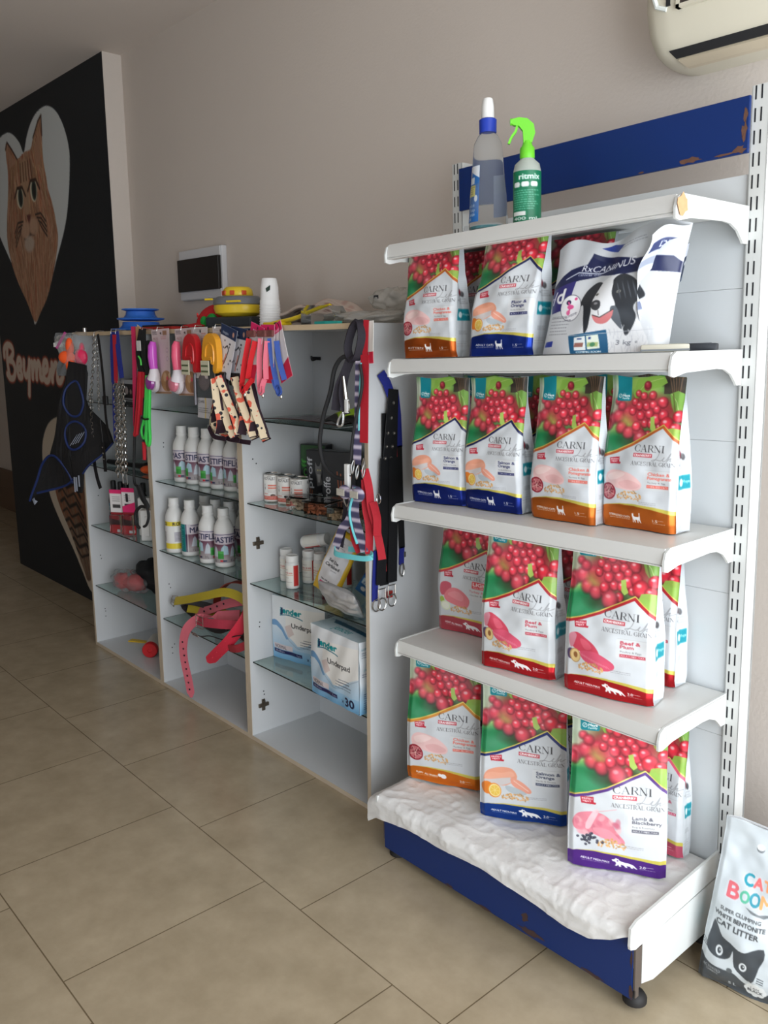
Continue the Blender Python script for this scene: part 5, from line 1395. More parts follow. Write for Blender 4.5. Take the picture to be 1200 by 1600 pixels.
PAD = pad_art()
def pad_side(k):
    c = Cv(50, 130, (222, 228, 234), aspect=.12 / .28)
    for i in range(130):
        t = max(0, (i / 130. - .55) / .45); col = np.array([224, 230, 235]) * (1 - t) + np.array([120, 180, 220]) * t; c.px[i, :, :3] = col / 255.
    c.text('HYGIENIC', .1, .12, .03, (30, 120, 140), wfit=.7); c.lines_of_text(.1, .15, .9, .24, 3, (90, 100, 120), seed=2); c.text('jender', .15, .40, .04, (150, 200, 210), wfit=.6)
    c.lines_of_text(.1, .44, .9, .50, 2, (60, 70, 100), seed=5)
    for j in range(5): c.rect(.3, .52 + .04 * j, .95, .522 + .04 * j, (120, 140, 170)); c.rect(.3 + .16 * j, .52, .306 + .16 * j, .68, (120, 140, 170))
    c.lines_of_text(.15, .72, .9, .95, 8, (60, 80, 120), seed=6)
    return c
def pad_pack(mw, label):
    t = thing('underpad_pack', label, 'pack of pads', mw=mw); w, h, d = .30, .278, .125
    mb = MB().box((-w / 2, 0.001, 0), (w / 2, d, h - .002), bev=.012); 
    def bul(v): return v
    mb.build('bundle', mat('pale_blue_wrap', (206, 220, 230), .3, bump=.25, bscale=25), t, smooth=True)
    def ff(U, V):
        x = (U - .5) * w; z = h * (1 - V); q = (1 - (np.abs(U - .5) * 2) ** 4) * (1 - (np.abs(V - .5) * 2) ** 4)
        return x * (1 - .02 * np.abs(V - .5)), -.007 * q - .0005 + .0016 * np.sin(U * 20 + V * 8), z
    sheet('front_print', PAD, ff, print_mat('shiny_wrap', .25, .2, 25, foil=False), parent=t)
    sheet('side_print', PADS, lambda U, V: (w / 2 + .001 + .004 * np.sin(V * PI) + .0015 * np.sin(V * 22 + U * 5), d * U, h * (1 - V)), print_mat('shiny_wrap', .25, .2, 25, foil=False), parent=t)
    c = Cv(80, 34, (196, 214, 224), aspect=2.4); c.poly([(.1, .2), (.9, .35), (.95, .55), (.2, .45)], (40, 90, 120)); c.text('jender', .35, .8, .28, (14, 130, 136), wfit=.35); c.text('HYGIENE', .05, .3, .14, (50, 90, 130), wfit=.3)
    sheet('top_print', c, lambda U, V: ((U - .5) * w, d * (1 - V), h - .001 + .004 * np.sin(U * PI) * np.sin(V * PI)), print_mat('shiny_wrap', .25, .2, 25, foil=False), parent=t)
    return t
PADS = pad_side(0)
pad_pack(T(-.872, -.298, .3535, rz=.20), 'pale blue pack of 30 underpads, the left one, set back on the glass shelf')
pad_pack(T(-.452, -.440, .3535, rz=-.04), 'pale blue pack of 30 underpads, the right one, flush with the shelf edge')

# -------- upper glass shelf, right cabinet
def slick(n_, col, mw, label, cat, w=.5, d=.22, h=.012):
    c = Cv(90, 40, col, aspect=w / d); n = vnoise(90, 40, 9, 4); c.px[..., :3] *= (.7 + .6 * n[..., None]); rs = random.Random(2)
    for k in range(26): c.line([(rs.random(), rs.random()), (rs.random(), rs.random())], .008, (150, 140, 140), .35)
    o = sheet(n_, c, lambda U, V: ((U - .5) * w * (1 - .25 * V), (V - .5) * d, .004 + h * np.abs(np.sin(U * 9 + V * 4)) * np.sin(V * PI) * np.sin(U * PI) + .008 * (1 - V) * np.sin(U * PI)), print_mat('wrinkled_film', .18, .4, 30, foil=False))
    md = o.modifiers.new('thickness', 'SOLIDIFY'); md.thickness = .004; md.offset = 1
    o.matrix_world = mw; return tag(o, label, cat)
slick('wrapped_garment', (70, 52, 52), T(-.72, -.27, 1.389, rz=.05), 'flat dark item in wrinkled clear wrap on the top glass shelf', 'wrapped item', w=.44, d=.24)
t = thing('pet_harness', 'lime green and black pet harness lying on the top glass shelf', 'harness', (-.42, -.30, 1.390), .1)
pr = Cv(60, 40, (34, 34, 34), aspect=1.5)
pr.poly([(.05, .2), (.4, .05), (.8, .15), (.7, .4), (.3, .45)], (160, 196, 40)); pr.poly([(.5, .6), (.9, .5), (.95, .8), (.6, .95)], (150, 190, 36)); pr.line([(.1, .5), (.5, .5), (.9, .3)], .04, (220, 220, 220)); pr.ell(.35, .3, .05, .05, (230, 230, 230)); pr.poly([(0, .3), (.12, .2), (.2, .7), (.05, .8)], (150, 24, 40))
q = sheet('vest', pr, lambda U, V: ((U - .5) * .26, (V - .5) * .16, .012 + .05 * np.sin(U * PI) ** .6 * np.sin(V * PI) ** .6 + .006 * np.sin(U * 17)), M_flat, parent=t); md = q.modifiers.new('thickness', 'SOLIDIFY'); md.thickness = .008; md.offset = -1
MB().strap(spline([(-.1, -.05, .02), (-.02, -.09, .05), (.08, -.06, .06), (.12, .02, .03)], 6), .02, .003, (0, 0, 1)).build('strap', mat('lime_web', (156, 196, 44), .7), t)
MB().box((.02, -.085, .045), (.055, -.065, .06), bev=.004).build('buckle', M_blk, t)

# ================================================================== MIDDLE CABINET: pile of collars
M_pinkl = mat('pink_leather', (214, 108, 122), .55, bump=.1, bscale=120)
M_redl = mat('red_leather', (204, 44, 66), .5, bump=.1, bscale=120)
M_yell = mat('yellow_leather', (190, 170, 50), .55, bump=.1, bscale=120)
M_tan = mat('tan_lining', (170, 120, 80), .7)
def oval_strap(cx, cy, cz, rx, rz_, w, tilt, n=26, a0=0, a1=2 * PI, ry=.05):
    return [(cx + rx * math.cos(a0 + (a1 - a0) * k / n), cy + ry * math.sin(2 * (a0 + (a1 - a0) * k / n)) * .3, cz + rz_ * math.sin(a0 + (a1 - a0) * k / n)) for k in range(n + 1)]
def buckle(par, p, w=.03, h=.036, rz=0.0, ry=0.0, rx=0.0, m=None):
    M = T(*p, rz=rz, ry=ry, rx=rx); q = [(-w / 2, 0, -h / 2), (w / 2, 0, -h / 2), (w / 2, 0, h / 2), (-w / 2, 0, h / 2)]
    mb = MB(); pts = [M @ Vector(v) for v in q]
    mb.tube([pts[0], pts[1]], .002); mb.tube([pts[1], pts[2]], .002); mb.tube([pts[2], pts[3]], .002); mb.tube([pts[3], pts[0]], .002); mb.tube([(pts[0] + pts[3]) / 2, (pts[1] + pts[2]) / 2], .0015)
    return mb.build('buckle', m or M_silv, par)
def holes(par, pts, r=.004, name='eyelet', m=None, nrm=(0.35, -1, 0)):
    n = Vector(nrm).normalized()
    for p in pts:
        mb = MB(); rot = n.to_track_quat('Z', 'Y').to_matrix().to_4x4(); mb.lathe([(r * .45, 0), (r, 0), (r, .0012), (r * .45, .0012), (r * .45, 0)], n=12, M=Matrix.Translation(p) @ rot)
        mb.build(name, m or M_slot, par)
ZS = .3535
# dark coiled collars underneath
t = thing('dog_collar', 'coiled dark leather collar with grey lining under the coloured ones', 'collar', (0, 0, 0))
MB().strap(oval_strap(-1.55, -.335, ZS + .055, .215, .050, .03, 0), .045, .005, (.1, 1, .2)).build('band', mat('dark_leather', (58, 50, 50), .5), t)
buckle(t, (-1.765, -.39, ZS + .10), rz=.6)
t = thing('dog_collar', 'dark brown leather collar looped at the right of the pile', 'collar', (0, 0, 0))
MB().strap(oval_strap(-1.26, -.30, ZS + .050, .16, .045, .03, 0), .05, .005, (.2, 1, .1)).build('band', mat('brown_leather', (92, 50, 48), .5), t)
t = thing('dog_collar', 'rust-edged collar arching over the back of the pile', 'collar', (0, 0, 0))
MB().strap(spline([(-1.60, -.25, ZS + .01), (-1.60, -.25, ZS + .12), (-1.50, -.24, ZS + .21), (-1.34, -.23, ZS + .235), (-1.20, -.22, ZS + .18), (-1.13, -.22, ZS + .04)], 7), .04, .005, (0, 1, .1)).build('band', mat('rust_leather', (176, 66, 52), .55), t)
t = thing('dog_collar', 'yellow leather collar lying across the pile, buckle at its left end', 'collar', (0, 0, 0))
MB().strap(spline([(-1.74, -.405, ZS + .10), (-1.62, -.405, ZS + .135), (-1.45, -.40, ZS + .19), (-1.30, -.38, ZS + .235), (-1.20, -.35, ZS + .215), (-1.18, -.33, ZS + .15), (-1.30, -.32, ZS + .11), (-1.5, -.34, ZS + .09), (-1.68, -.37, ZS + .07)], 7), .040, .005, (0, .45, 1)).build('band', M_yell, t)
buckle(t, (-1.765, -.405, ZS + .09), ry=.3)
# pink collar with holes hanging over the edge
t = thing('dog_collar', 'long dusty pink leather collar with a row of holes, hanging below the shelf', 'collar', (0, 0, 0))
pp = spline([(-1.26, -.34, ZS + .13), (-1.38, -.385, ZS + .105), (-1.47, -.43, ZS + .08), (-1.54, -.455, ZS + .02), (-1.575, -.46, ZS - .06), (-1.575, -.46, ZS - .14), (-1.545, -.458, ZS - .24), (-1.53, -.458, ZS - .30)], 7)
pp.append(Vector((-1.528, -.458, ZS - .318)))
MB().strap(pp, [.046] * (len(pp) - 3) + [.044, .036, .012], .004, [(.3, .5, .9)] * 8 + [(.92, .32, .2)] * (len(pp) - 8)).build('band', M_pinkl, t)
holes(t, [(-1.578 + .048 * (k / 8.) ** 1.3, -.4635, ZS - .02 - .032 * k) for k in range(9)], .0045)
# pink collar with holes, lying
t = thing('dog_collar', 'dusty pink holed collar lying diagonally behind the yellow one', 'collar', (0, 0, 0))
MB().strap(spline([(-1.62, -.36, ZS + .06), (-1.5, -.365, ZS + .10), (-1.36, -.36, ZS + .16), (-1.24, -.34, ZS + .20), (-1.14, -.31, ZS + .22)], 7), .045, .004, (0, .5, 1)).build('band', M_pinkl, t)
holes(t, [(-1.52 + .06 * k, -.372, ZS + .093 + .026 * k) for k in range(4)], .005)
# red collar
t = thing('dog_collar', 'bright red studded collar with its tip pointing down over the shelf edge', 'collar', (0, 0, 0))
rp = spline([(-1.16, -.33, ZS + .235), (-1.115, -.37, ZS + .22), (-1.10, -.415, ZS + .16), (-1.17, -.45, ZS + .06), (-1.26, -.463, ZS - .02), (-1.32, -.466, ZS - .07)], 7); rp.append(Vector((-1.335, -.467, ZS - .085)))
MB().strap(rp, [.052] * (len(rp) - 3) + [.050, .042, .014], .004, (.5, .65, -.5)).build('band', M_redl, t)
for k in range(5):
    for s_ in (-1, 1):
        p = Vector((-1.155 - .030 * k, -.4475 - .005 * k, ZS + .078 - .032 * k)) + Vector((.007 * s_, .0085 * s_, -.007 * s_)) + Vector((.0035, -.002, .001)); MB().ball(p, .003, 8).build('stud', M_redl, t, smooth=True)
t = thing('dog_collar', 'red leather collar end with a square silver buckle lying in front', 'collar', (0, 0, 0))
MB().strap(spline([(-1.48, -.43, ZS + .075), (-1.40, -.445, ZS + .085), (-1.28, -.44, ZS + .105), (-1.16, -.40, ZS + .12)], 6), .040, .004, (0, .3, 1)).build('band', mat('raspberry_leather', (186, 60, 80), .5), t)
buckle(t, (-1.425, -.452, ZS + .08), .06, .056)
t = thing('dog_collar', 'red leather collar tip poking out at the right end of the pile', 'collar', (0, 0, 0))
MB().strap(spline([(-1.05, -.36, ZS + .10), (-1.06, -.42, ZS + .07), (-1.12, -.445, ZS + .035), (-1.19, -.445, ZS + .018)], 6), .036, .004, (0, -.3, 1)).build('band', mat('dark_red_leather', (160, 44, 56), .5), t)
t = thing('chain_lead', 'thin silver clip and wire lead lying in front of the pile', 'lead', (0, 0, 0))
MB().tube(spline([(-1.5, -.445, ZS + .008), (-1.42, -.452, ZS + .014), (-1.34, -.448, ZS + .035), (-1.22, -.45, ZS + .05), (-1.14, -.445, ZS + .085), (-1.06, -.43, ZS + .11)], 6), .0025).build('wire', mat('dark_wire', (60, 60, 62), .4, metal=.7), t)
MB().tube(spline([(-1.50, -.452, ZS + .006), (-1.47, -.455, ZS + .016), (-1.44, -.452, ZS + .008), (-1.47, -.448, ZS + .002)], 5, True), .003, closed=True).build('clip', M_silv, t)

# ================================================================== LEFT CABINET CONTENTS
def spray_art():
    c = Cv(60, 90, (36, 38, 42), aspect=.6); c.rect(0, .10, 1, .36, (30, 110, 130)); c.text('LETTE', .15, .32, .1, (226, 230, 232), wfit=.4); c.text('LETTE', .60, .32, .1, (226, 230, 232), wfit=.38); c.text('SPRIT', .15, .46, .1, (226, 230, 232), wfit=.4); c.text('SPRIT', .6, .46, .1, (226, 230, 232), wfit=.38)
    c.poly([(0, .7), (.2, .55), (.35, .72), (.5, .6), (.7, .74), (.85, .58), (1, .7), (1, 1), (0, 1)], (200, 36, 40)); c.poly([(.3, .6), (.4, .52), (.46, .6)], (220, 220, 220)); c.rect(.2, .9, .35, .95, (230, 230, 230)); c.rect(.7, .9, .85, .95, (230, 230, 230))
    return c
SPR = spray_art()
def spray():
    t = thing('spray_bottle', 'x', 'bottle'); R = .029
    MB().lathe([(0, 0), (R, 0), (R, .15), (R * .85, .175), (R * .42, .195), (R * .42, .21), (0, .21)], n=20).build('body', M_blk, t, smooth=True)
    MB().lathe([(R * .5, .208), (R * .5, .25), (R * .4, .256), (0, .256)], n=16).build('cap', M_blk, t, smooth=True)
    wrap('label', SPR, R + .0005, .002, .15, t); return t
s0 = spray()
for i, (x, y, l) in enumerate([(-2.492, -.345, 'black spray bottle with red foot, leftmost of four'), (-2.425, -.335, 'black spray bottle with red foot, second of four'), (-2.355, -.335, 'black spray bottle with red foot, third of four, behind the tags'), (-2.300, -.265, 'black spray bottle with red foot, rearmost of four')]):
    o = s0 if i == 0 else dup(s0)
    o.location = (x, y, .7005); o.rotation_euler = (0, 0, .9); tag(o, l, 'bottle', 'black spray bottles')
for i, (x, y, h, l) in enumerate([(-2.185, -.315, .20, 'tall white plastic canister beside the black bottles'), (-2.060, -.365, .16, 'white plastic canister touching the cabinet side, right of the taller one')]):
    t = thing('canister', l, 'canister', (x, y, .7005), .9)
    MB().box((-.032, -.03, 0), (.032, .03, h), bev=.007).build('body', M_wp, t, smooth=True); MB().box((-.012, -.034, h * .15), (.012, -.028, h * .8), bev=.004).build('grip', M_cap, t)
# two carded packs in front of the black bottles
for i, (x, y, h, l) in enumerate([(-2.315, -.415, .235, 'pink and white carded pack in front of the black bottles, the left one'), (-2.235, -.385, .25, 'pink and white carded pack in front of the black bottles, the right one')]):
    t = thing('carded_pack', l, 'carded pack', (x, y, .7005), .6)
    c = Cv(36, 110, (60, 30, 34), aspect=.075 / h); c.rect(0, 0, 1, .52, (228, 224, 224)); c.rect(0, 0, 1, .09, (226, 40, 110)); c.lines_of_text(.2, .16, .8, .3, 3, (120, 116, 120), seed=i); c.rect(.2, .34, .8, .42, (60, 56, 60))
    c.poly([(.0, .52), (1, .52), (1, .72), (0, .66)], (150, 30, 40)); c.rect(0, .80, 1, 1, (186, 34, 40)); c.rect(.5, .9, .9, .96, (226, 226, 226))
    if i: c.poly([(0, .40), (1, .30), (1, .52), (0, .52)], (226, 40, 110)); c.rect(.3, .12, .5, .3, (40, 36, 40))
    q = sheet('card', c, lambda U, V, h=h: ((U - .5) * .075, .004 * np.sin(V * 3), h * (1 - V)), M_flat, parent=t); md = q.modifiers.new('thickness', 'SOLIDIFY'); md.thickness = .0015
    MB().box((-.03, -.028, .004), (.03, -.001, h * .44), bev=.006).build('blister', M_clear, t, smooth=True)
# dark bundles behind the chains
t = thing('brush_handle', 'black round brush handle lying on the second glass shelf', 'brush', (-2.30, -.33, 1.0435), .15)
MB().tube([(-.2, 0, .018), (-.1, 0, .018), (.0, 0, .017), (.16, 0, .02)], [.013, .016, .012, .018], 12).build('handle', M_blk, t, smooth=True)
MB().box((.16, -.03, .0), (.25, .03, .045), bev=.01).build('brush_head', mat('black_bristle', (30, 30, 32), .9, bump=1, bscale=300), t)
t = thing('toy', 'small orange rubber toy lying on the second glass shelf', 'pet toy', (-2.03, -.36, 1.043), .4)
MB().ball((0, 0, .022), (.05, .025, .022), 12).ball((.05, 0, .03), (.03, .02, .03), 10).build('body', mat('orange_rubber', (226, 92, 40), .4), t, smooth=True)
bx = MB().box((-.035, -.03, 0), (.035, .03, .05), bev=.003).build('small_box', mat('red_carton', (178, 34, 40), .5)); bx.location = (-2.01, -.28, 1.0425); tag(bx, 'small red carton beside the orange toy', 'box')
def dark_pack(i, x, w, y=-.22):
    c = Cv(70, 40, (46, 42, 44), aspect=1.9); c.rect(0, 0, 1, .22, (206, 206, 208)); c.ell(.3, .55, .1, .2, (206, 190, 186)); c.ell(.55, .6, .06, .12, (180, 150, 140)); c.rect(.7, .4, .95, .9, (16, 16, 18)); c.rect(0, .92, 1, 1, (190, 190, 192))
    b = MB().box((-w / 2, 0, 0), (w / 2, .10, .11), bev=.003).build('shoe_box', mat('dark_shoe_box', (44, 40, 42), .5)); b.location = (x, y, 1.388)
    sheet('front_print', c, lambda U, V: ((U - .5) * w, -.0008 + 0 * U, .11 * (1 - V)), M_flat, parent=b, smooth=False)
    return b
for i, (x, w, l) in enumerate([(-2.48, .20, 'dark carton with white top edge on the top shelf, leftmost of three'), (-2.265, .19, 'dark carton with white top edge on the top shelf, middle of three'), (-2.04, .20, 'dark carton with white top edge on the top shelf, rightmost of three')]):
    tag(dark_pack(i, x, w), l, 'box', 'dark cartons on the top shelf')
# black bag, red toy in clear bag
t = thing('fabric_bag', 'crumpled black fabric bag at the back of the lower shelf', 'bag', (-2.27, -.22, .3535))
def lump(U, V, rx, ry, rz_, s):
    a = U * 2 * PI; th = V * PI; n = 1 + .08 * np.sin(3 * a + s) * np.sin(th * 2) + .06 * np.sin(5 * a + 7 * th + s) + .04 * np.sin(9 * a - 5 * th)
    return rx * n * np.sin(th) * np.cos(a), ry * n * np.sin(th) * np.sin(a), rz_ + rz_ * n * np.cos(th)
cc = Cv(48, 30, (30, 32, 36))
sheet('body', cc, lambda U, V: lump(U, V, .20, .10, .088, 1), mat('black_fabric', (26, 28, 32), .8, bump=.3, bscale=30), parent=t)
t = thing('bagged_toy', 'red toy in a clear crinkled bag on the lower shelf', 'bagged toy', (-2.37, -.335, .3535), .1)
sheet('bag', Cv(60, 40, (255, 255, 255)), lambda U, V: lump(U, V, .155, .072, .058, 4), M_film, parent=t)
MB().ball((-.07, 0, .05), (.055, .03, .035), 14).ball((.06, .0, .06), (.06, .035, .042), 14).ball((0, .01, .045), (.05, .03, .03), 12).build('toy', mat('red_rubber', (206, 40, 44), .45), t, smooth=True)
t = thing('feeding_bottle', 'white plastic bottle lying with its round red cap towards the front', 'bottle', (-2.20, -.325, .02), math.radians(50))
Mx = T(0, 0, .042, rx=0) @ Matrix.Rotation(PI / 2, 4, 'X')
MB().lathe([(0, -.16), (.034, -.16), (.04, -.14), (.04, -.02), (.036, 0), (0, 0)], n=24, M=Mx).build('body', mat('milky_plastic', (222, 216, 206), .35), t, smooth=True)
MB().lathe([(.042, -.002), (.042, .022), (.038, .028), (.012, .028), (.010, .024), (0, .024)], n=28, M=Mx).build('cap', mat('red_cap', (208, 36, 42), .4), t, smooth=True)
t = thing('scraper', 'flat yellow plastic scraper lying on the cabinet bottom', 'scraper', (-2.42, -.24, .0195), .55)
MB().prism([(-.11, -.02), (0, -.012), (.02, -.04), (.11, -.045), (.11, .045), (.02, .04), (0, .012), (-.11, .02)], 0, .006, 'z').build('blade', mat('yellow_plastic', (226, 186, 40), .4), t)

# ================================================================== THINGS HANGING ON THE CABINET FRONTS
def hook(par, x, z, y=YC - .03):
    """little wire hook over the top board, part of the thing it carries"""
    return MB().tube([(x, YC + .02, HC + .003), (x, YC - .006, HC + .004), (x, y, z + .012), (x, y - .004, z), (x, y - .004, z - .01)], .0016, 6).build('hanging_hook', M_silv, par)
def card(par, name, cv, x, y, ztop, w, h, rz=0.0, ry=0.0, rx=0.0, th=.0015, m=None):
    q = sheet(name, cv, lambda U, V: ((U - .5) * w, 0 * U + .004 * np.sin(V * 3 + U * 2), -h * V), m or M_flat, parent=par)
    md = q.modifiers.new('thickness', 'SOLIDIFY'); md.thickness = th; md.offset = 0
    q.matrix_local = T(x, y, ztop, rz=rz, ry=ry, rx=rx); return q
def chain(par, pts, r=.006, wire=.0016, m=None, name='chain', step=.017):
    P = [Vector(p) for p in pts]; mb = MB(); d = 0.0; k = 0
    for a, b in zip(P[:-1], P[1:]):
        L = (b - a).length; t = (b - a).normalized()
        while d < L:
            c = a + t * d; q = t.to_track_quat('Z', 'X').to_matrix().to_4x4(); M = Matrix.Translation(c) @ q @ Matrix.Rotation((k % 2) * PI / 2 + .4, 4, 'Z')
            ring = [M @ Vector((r * math.cos(2 * PI * i / 8), 0, r * 1.6 * math.sin(2 * PI * i / 8))) for i in range(8)]
            mb.tube(ring, wire, 4, closed=True); d += step; k += 1
        d -= L
    return mb.build(name, m or M_silv, par)
WEB = lambda n, c: mat(n, c, .75, bump=.1, bscale=200)

# orange and pink toy in a clear bag, at the corner of the left cabinet
t = thing('bagged_toy', 'orange and pink rubber toy in a clear bag hanging at the far left cabinet corner', 'bagged toy', (-2.515, -.505, 1.735), .75)
sheet('bag', Cv(40, 50, (255, 255, 255)), lambda U, V: ((U - .5) * .17 * (1 + .15 * np.sin(V * 9)), -.03 * np.sin(U * PI) * np.sin(V * PI) + .005 * np.sin(U * 14 + V * 9), .01 - .22 * V), M_film, parent=t)
MB().ball((-.01, -.01, -.06), (.022, .018, .045), 12).ball((-.03, -.01, -.115), (.045, .02, .035), 12).ball((-.01, -.012, -.155), (.028, .02, .04), 12).build('toy', mat('neon_orange', (255, 96, 40), .4, bump=.3, bscale=60), t, smooth=True)
MB().ball((.045, -.005, -.115), (.035, .016, .045), 12).ball((.05, 0, -.07), (.015, .012, .03), 10).build('pink_toy', mat('neon_pink', (236, 44, 96), .4, bump=.3, bscale=60), t, smooth=True, label='neon pink piece')
MB().strap([(-.085, 0, -.07), (-.05, -.006, -.02), (-.03, -.004, .012)], .014, .002, (1, 0, .5)).build('bag_seam', mat('magenta_film', (186, 40, 130), .4), t)
MB().tube([(0, 0, -.004), (.012, .03, .016), (.026, .072, .0145), (.030, .085, .013)], .002).build('hanging_hook', M_silv, t)
c = Cv(40, 40, (150, 146, 140)); c.rect(.1, .1, .9, .3, (90, 86, 80)); c.lines_of_text(.1, .4, .9, .9, 5, (80, 78, 76), seed=2); c.line([(.2, 0), (.5, 1)], .06, (200, 198, 190))
t = thing('price_card', 'small grey printed card on a white peg at the far left corner', 'card', (-2.655, -.47, 1.725), .75)
card(t, 'card', c, -.02, .012, .0, .075, .10); MB().box((-.085, .004, -.052), (-.03, .014, -.030), bev=.002).build('peg', M_wp, t)
t = thing('metal_stud', 'short silver metal stud standing on the left cabinet corner', 'stud', (-2.57, -.41, HC + .0005))
MB().lathe([(.010, 0), (.010, .022), (.008, .024), (0, .024)], n=16).build('stud', M_silv, t, smooth=True)

# black dog garment with blue binding (fans out to the left, in front of the dark wall)
def gpos(u):  # along the hanging direction
    return u
gm = mat('black_neoprene', (16, 15, 17), .8, bump=.1, bscale=60); gb = mat('blue_binding', (20, 40, 92), .6)
t = thing('dog_coat', 'black dog coat with blue edging hanging from the far left cabinet corner', 'dog coat', (-2.35, -.47, 0), math.radians(25))
def gl(p):  # world -> along-plane (s, z)
    return ((p[0] + 2.35) * math.cos(math.radians(25)) + (p[1] + .47) * math.sin(math.radians(25)), p[2])
out = [(-.167, 1.60), (-.052, 1.58), (-.065, 1.42), (-.048, 1.36), (.06, 1.26), (.095, 1.188), (.02, 1.12), (-.05, 1.07), (-.10, 1.02), (-.122, .915), (-.165, .915), (-.18, .99), (-.26, .935), (-.43, .895), (-.475, .85), (-.485, .845), (-.455, .93), (-.40, 1.045), (-.34, 1.10), (-.285, 1.20), (-.23, 1.36), (-.19, 1.48)]
n_ = 40
def gy(s, z): return -.006 + .014 * math.sin(s * 14 + z * 6) + .008 * math.sin(z * 21)
bmg = bmesh.new(); vs_ = [bmg.verts.new((s, gy(s, z), z)) for s, z in [gl_ for gl_ in out]]; bmg.faces.new(vs_); bmesh.ops.triangulate(bmg, faces=bmg.faces); bmesh.ops.subdivide_edges(bmg, edges=bmg.edges, cuts=3, use_grid_fill=True)
for v in bmg.verts: v.co.y = gy(v.co.x, v.co.z)
me = bpy.data.meshes.new('body_panel'); bmg.to_mesh(me); bmg.free(); me.materials.append(gm)
o = bpy.data.objects.new('body_panel', me); COL.objects.link(o); o.parent = t; md = o.modifiers.new('t', 'SOLIDIFY'); md.thickness = .008
def bind(pts, r=.0065, closed=False, name='binding', m=None):
    MB().tube([(p.x, gy(p.x, p.y) - .008, p.y) for p in spline([(a, b, 0) for a, b in pts], 7, closed)], r, 6, closed=closed).build(name, m or gb, t)
bind([(-.125, 1.50), (-.175, 1.46), (-.19, 1.38), (-.16, 1.325), (-.11, 1.325), (-.075, 1.39), (-.09, 1.46)], closed=True)
bind([(-.13, 1.292), (-.185, 1.27), (-.20, 1.215), (-.17, 1.155), (-.12, 1.15), (-.078, 1.19), (-.08, 1.255)], closed=True)
bind([(-.475, .85), (-.44, .95), (-.40, 1.045), (-.34, 1.10), (-.28, 1.095), (-.22, 1.03), (-.19, .96)]); bind([(-.43, .895), (-.26, .94), (-.18, .985)]); bind([(.095, 1.188), (.02, 1.12), (-.05, 1.07), (-.10, 1.02)], .005)
for (a, b, z0, z1) in ((-.160, -.152, .92, 1.0), (-.147, -.139, .925, 1.0), (-.129, -.121, .95, 1.01)):
    MB().box((a, -.03, z0), (b, -.028, z1)).build('white_stripe', mat('dull_white_print', (150, 156, 170), .6), t)
for k in range(4):
    MB().tube([(-.165 + .018 * k, gy(-.16, 1.18) - .009, 1.165 + .006 * k), (-.125 + .016 * k, gy(-.12, 1.24) - .009, 1.225 + .005 * k)], .0016, 4).build('stripe', mat('dull_white_print', (150, 156, 170), .6), t)
MB().strap([(-.475, -.01, .86), (-.462, -.012, .835), (-.455, -.01, .85)], .02, .002, (0, 0, 1)).build('tag_tab', mat('dull_white_print', (150, 156, 170), .6), t)

# chain leads with leather handles
t = thing('chain_lead', 'steel chain lead with black studded leather strap, left of the blue-handled ones', 'lead', (0, 0, 0))
chain(t, [(-2.297, -.478, 1.73), (-2.330, -.480, 1.58), (-2.372, -.482, 1.45)], .007, .0018); chain(t, [(-2.285, -.474, 1.70), (-2.292, -.474, 1.55), (-2.312, -.474, 1.36)], .006, .0016)
chain(t, [(-2.375, -.482, 1.45), (-2.384, -.482, 1.30), (-2.380, -.482, 1.19)], .008, .002); chain(t, [(-2.400, -.480, 1.45), (-2.405, -.480, 1.30), (-2.396, -.480, 1.19)], .006, .0018)
MB().strap(spline([(-2.389, -.484, 1.19), (-2.392, -.484, 1.08), (-2.380, -.48, 1.0), (-2.352, -.478, .945)], 5), .022, .003, (1, .3, 0)).build('leather_end', M_blk, t)
holes(t, [(-2.392, -.487, 1.16 - .035 * k) for k in range(2)], .004, 'rivet', M_silv); hook(t, -2.296, 1.735)
t = thing('leather_lead', 'thin plain black leather lead hanging beside the leftmost chain', 'lead', (0, 0, 0))
MB().strap(spline([(-2.272, -.470, 1.735), (-2.245, -.474, 1.62), (-2.230, -.476, 1.48), (-2.236, -.474, 1.34), (-2.226, -.47, 1.24), (-2.205, -.468, 1.20)], 6), .016, .003, (1, .2, 0)).build('strap', M_blk, t)
MB().box((-2.262, -.475, 1.385), (-2.215, -.462, 1.43), bev=.004).build('keeper', M_blk, t)
t = thing('leather_collar', 'short black leather strap with studs hanging to the right of the studded lead', 'collar', (0, 0, 0))
MB().strap(spline([(-2.30, -.47, 1.19), (-2.292, -.472, 1.12), (-2.284, -.474, 1.04)], 4), .024, .003, (1, .2, 0)).build('strap', M_blk, t); holes(t, [(-2.296 + .004 * k, -.476, 1.165 - .03 * k) for k in range(3)], .004, 'rivet', M_silv)
mb = MB(); mb.tube([(-2.31, -.472, 1.31), (-2.30, -.47, 1.19)], .002); mb.build('cord', M_blk, t)
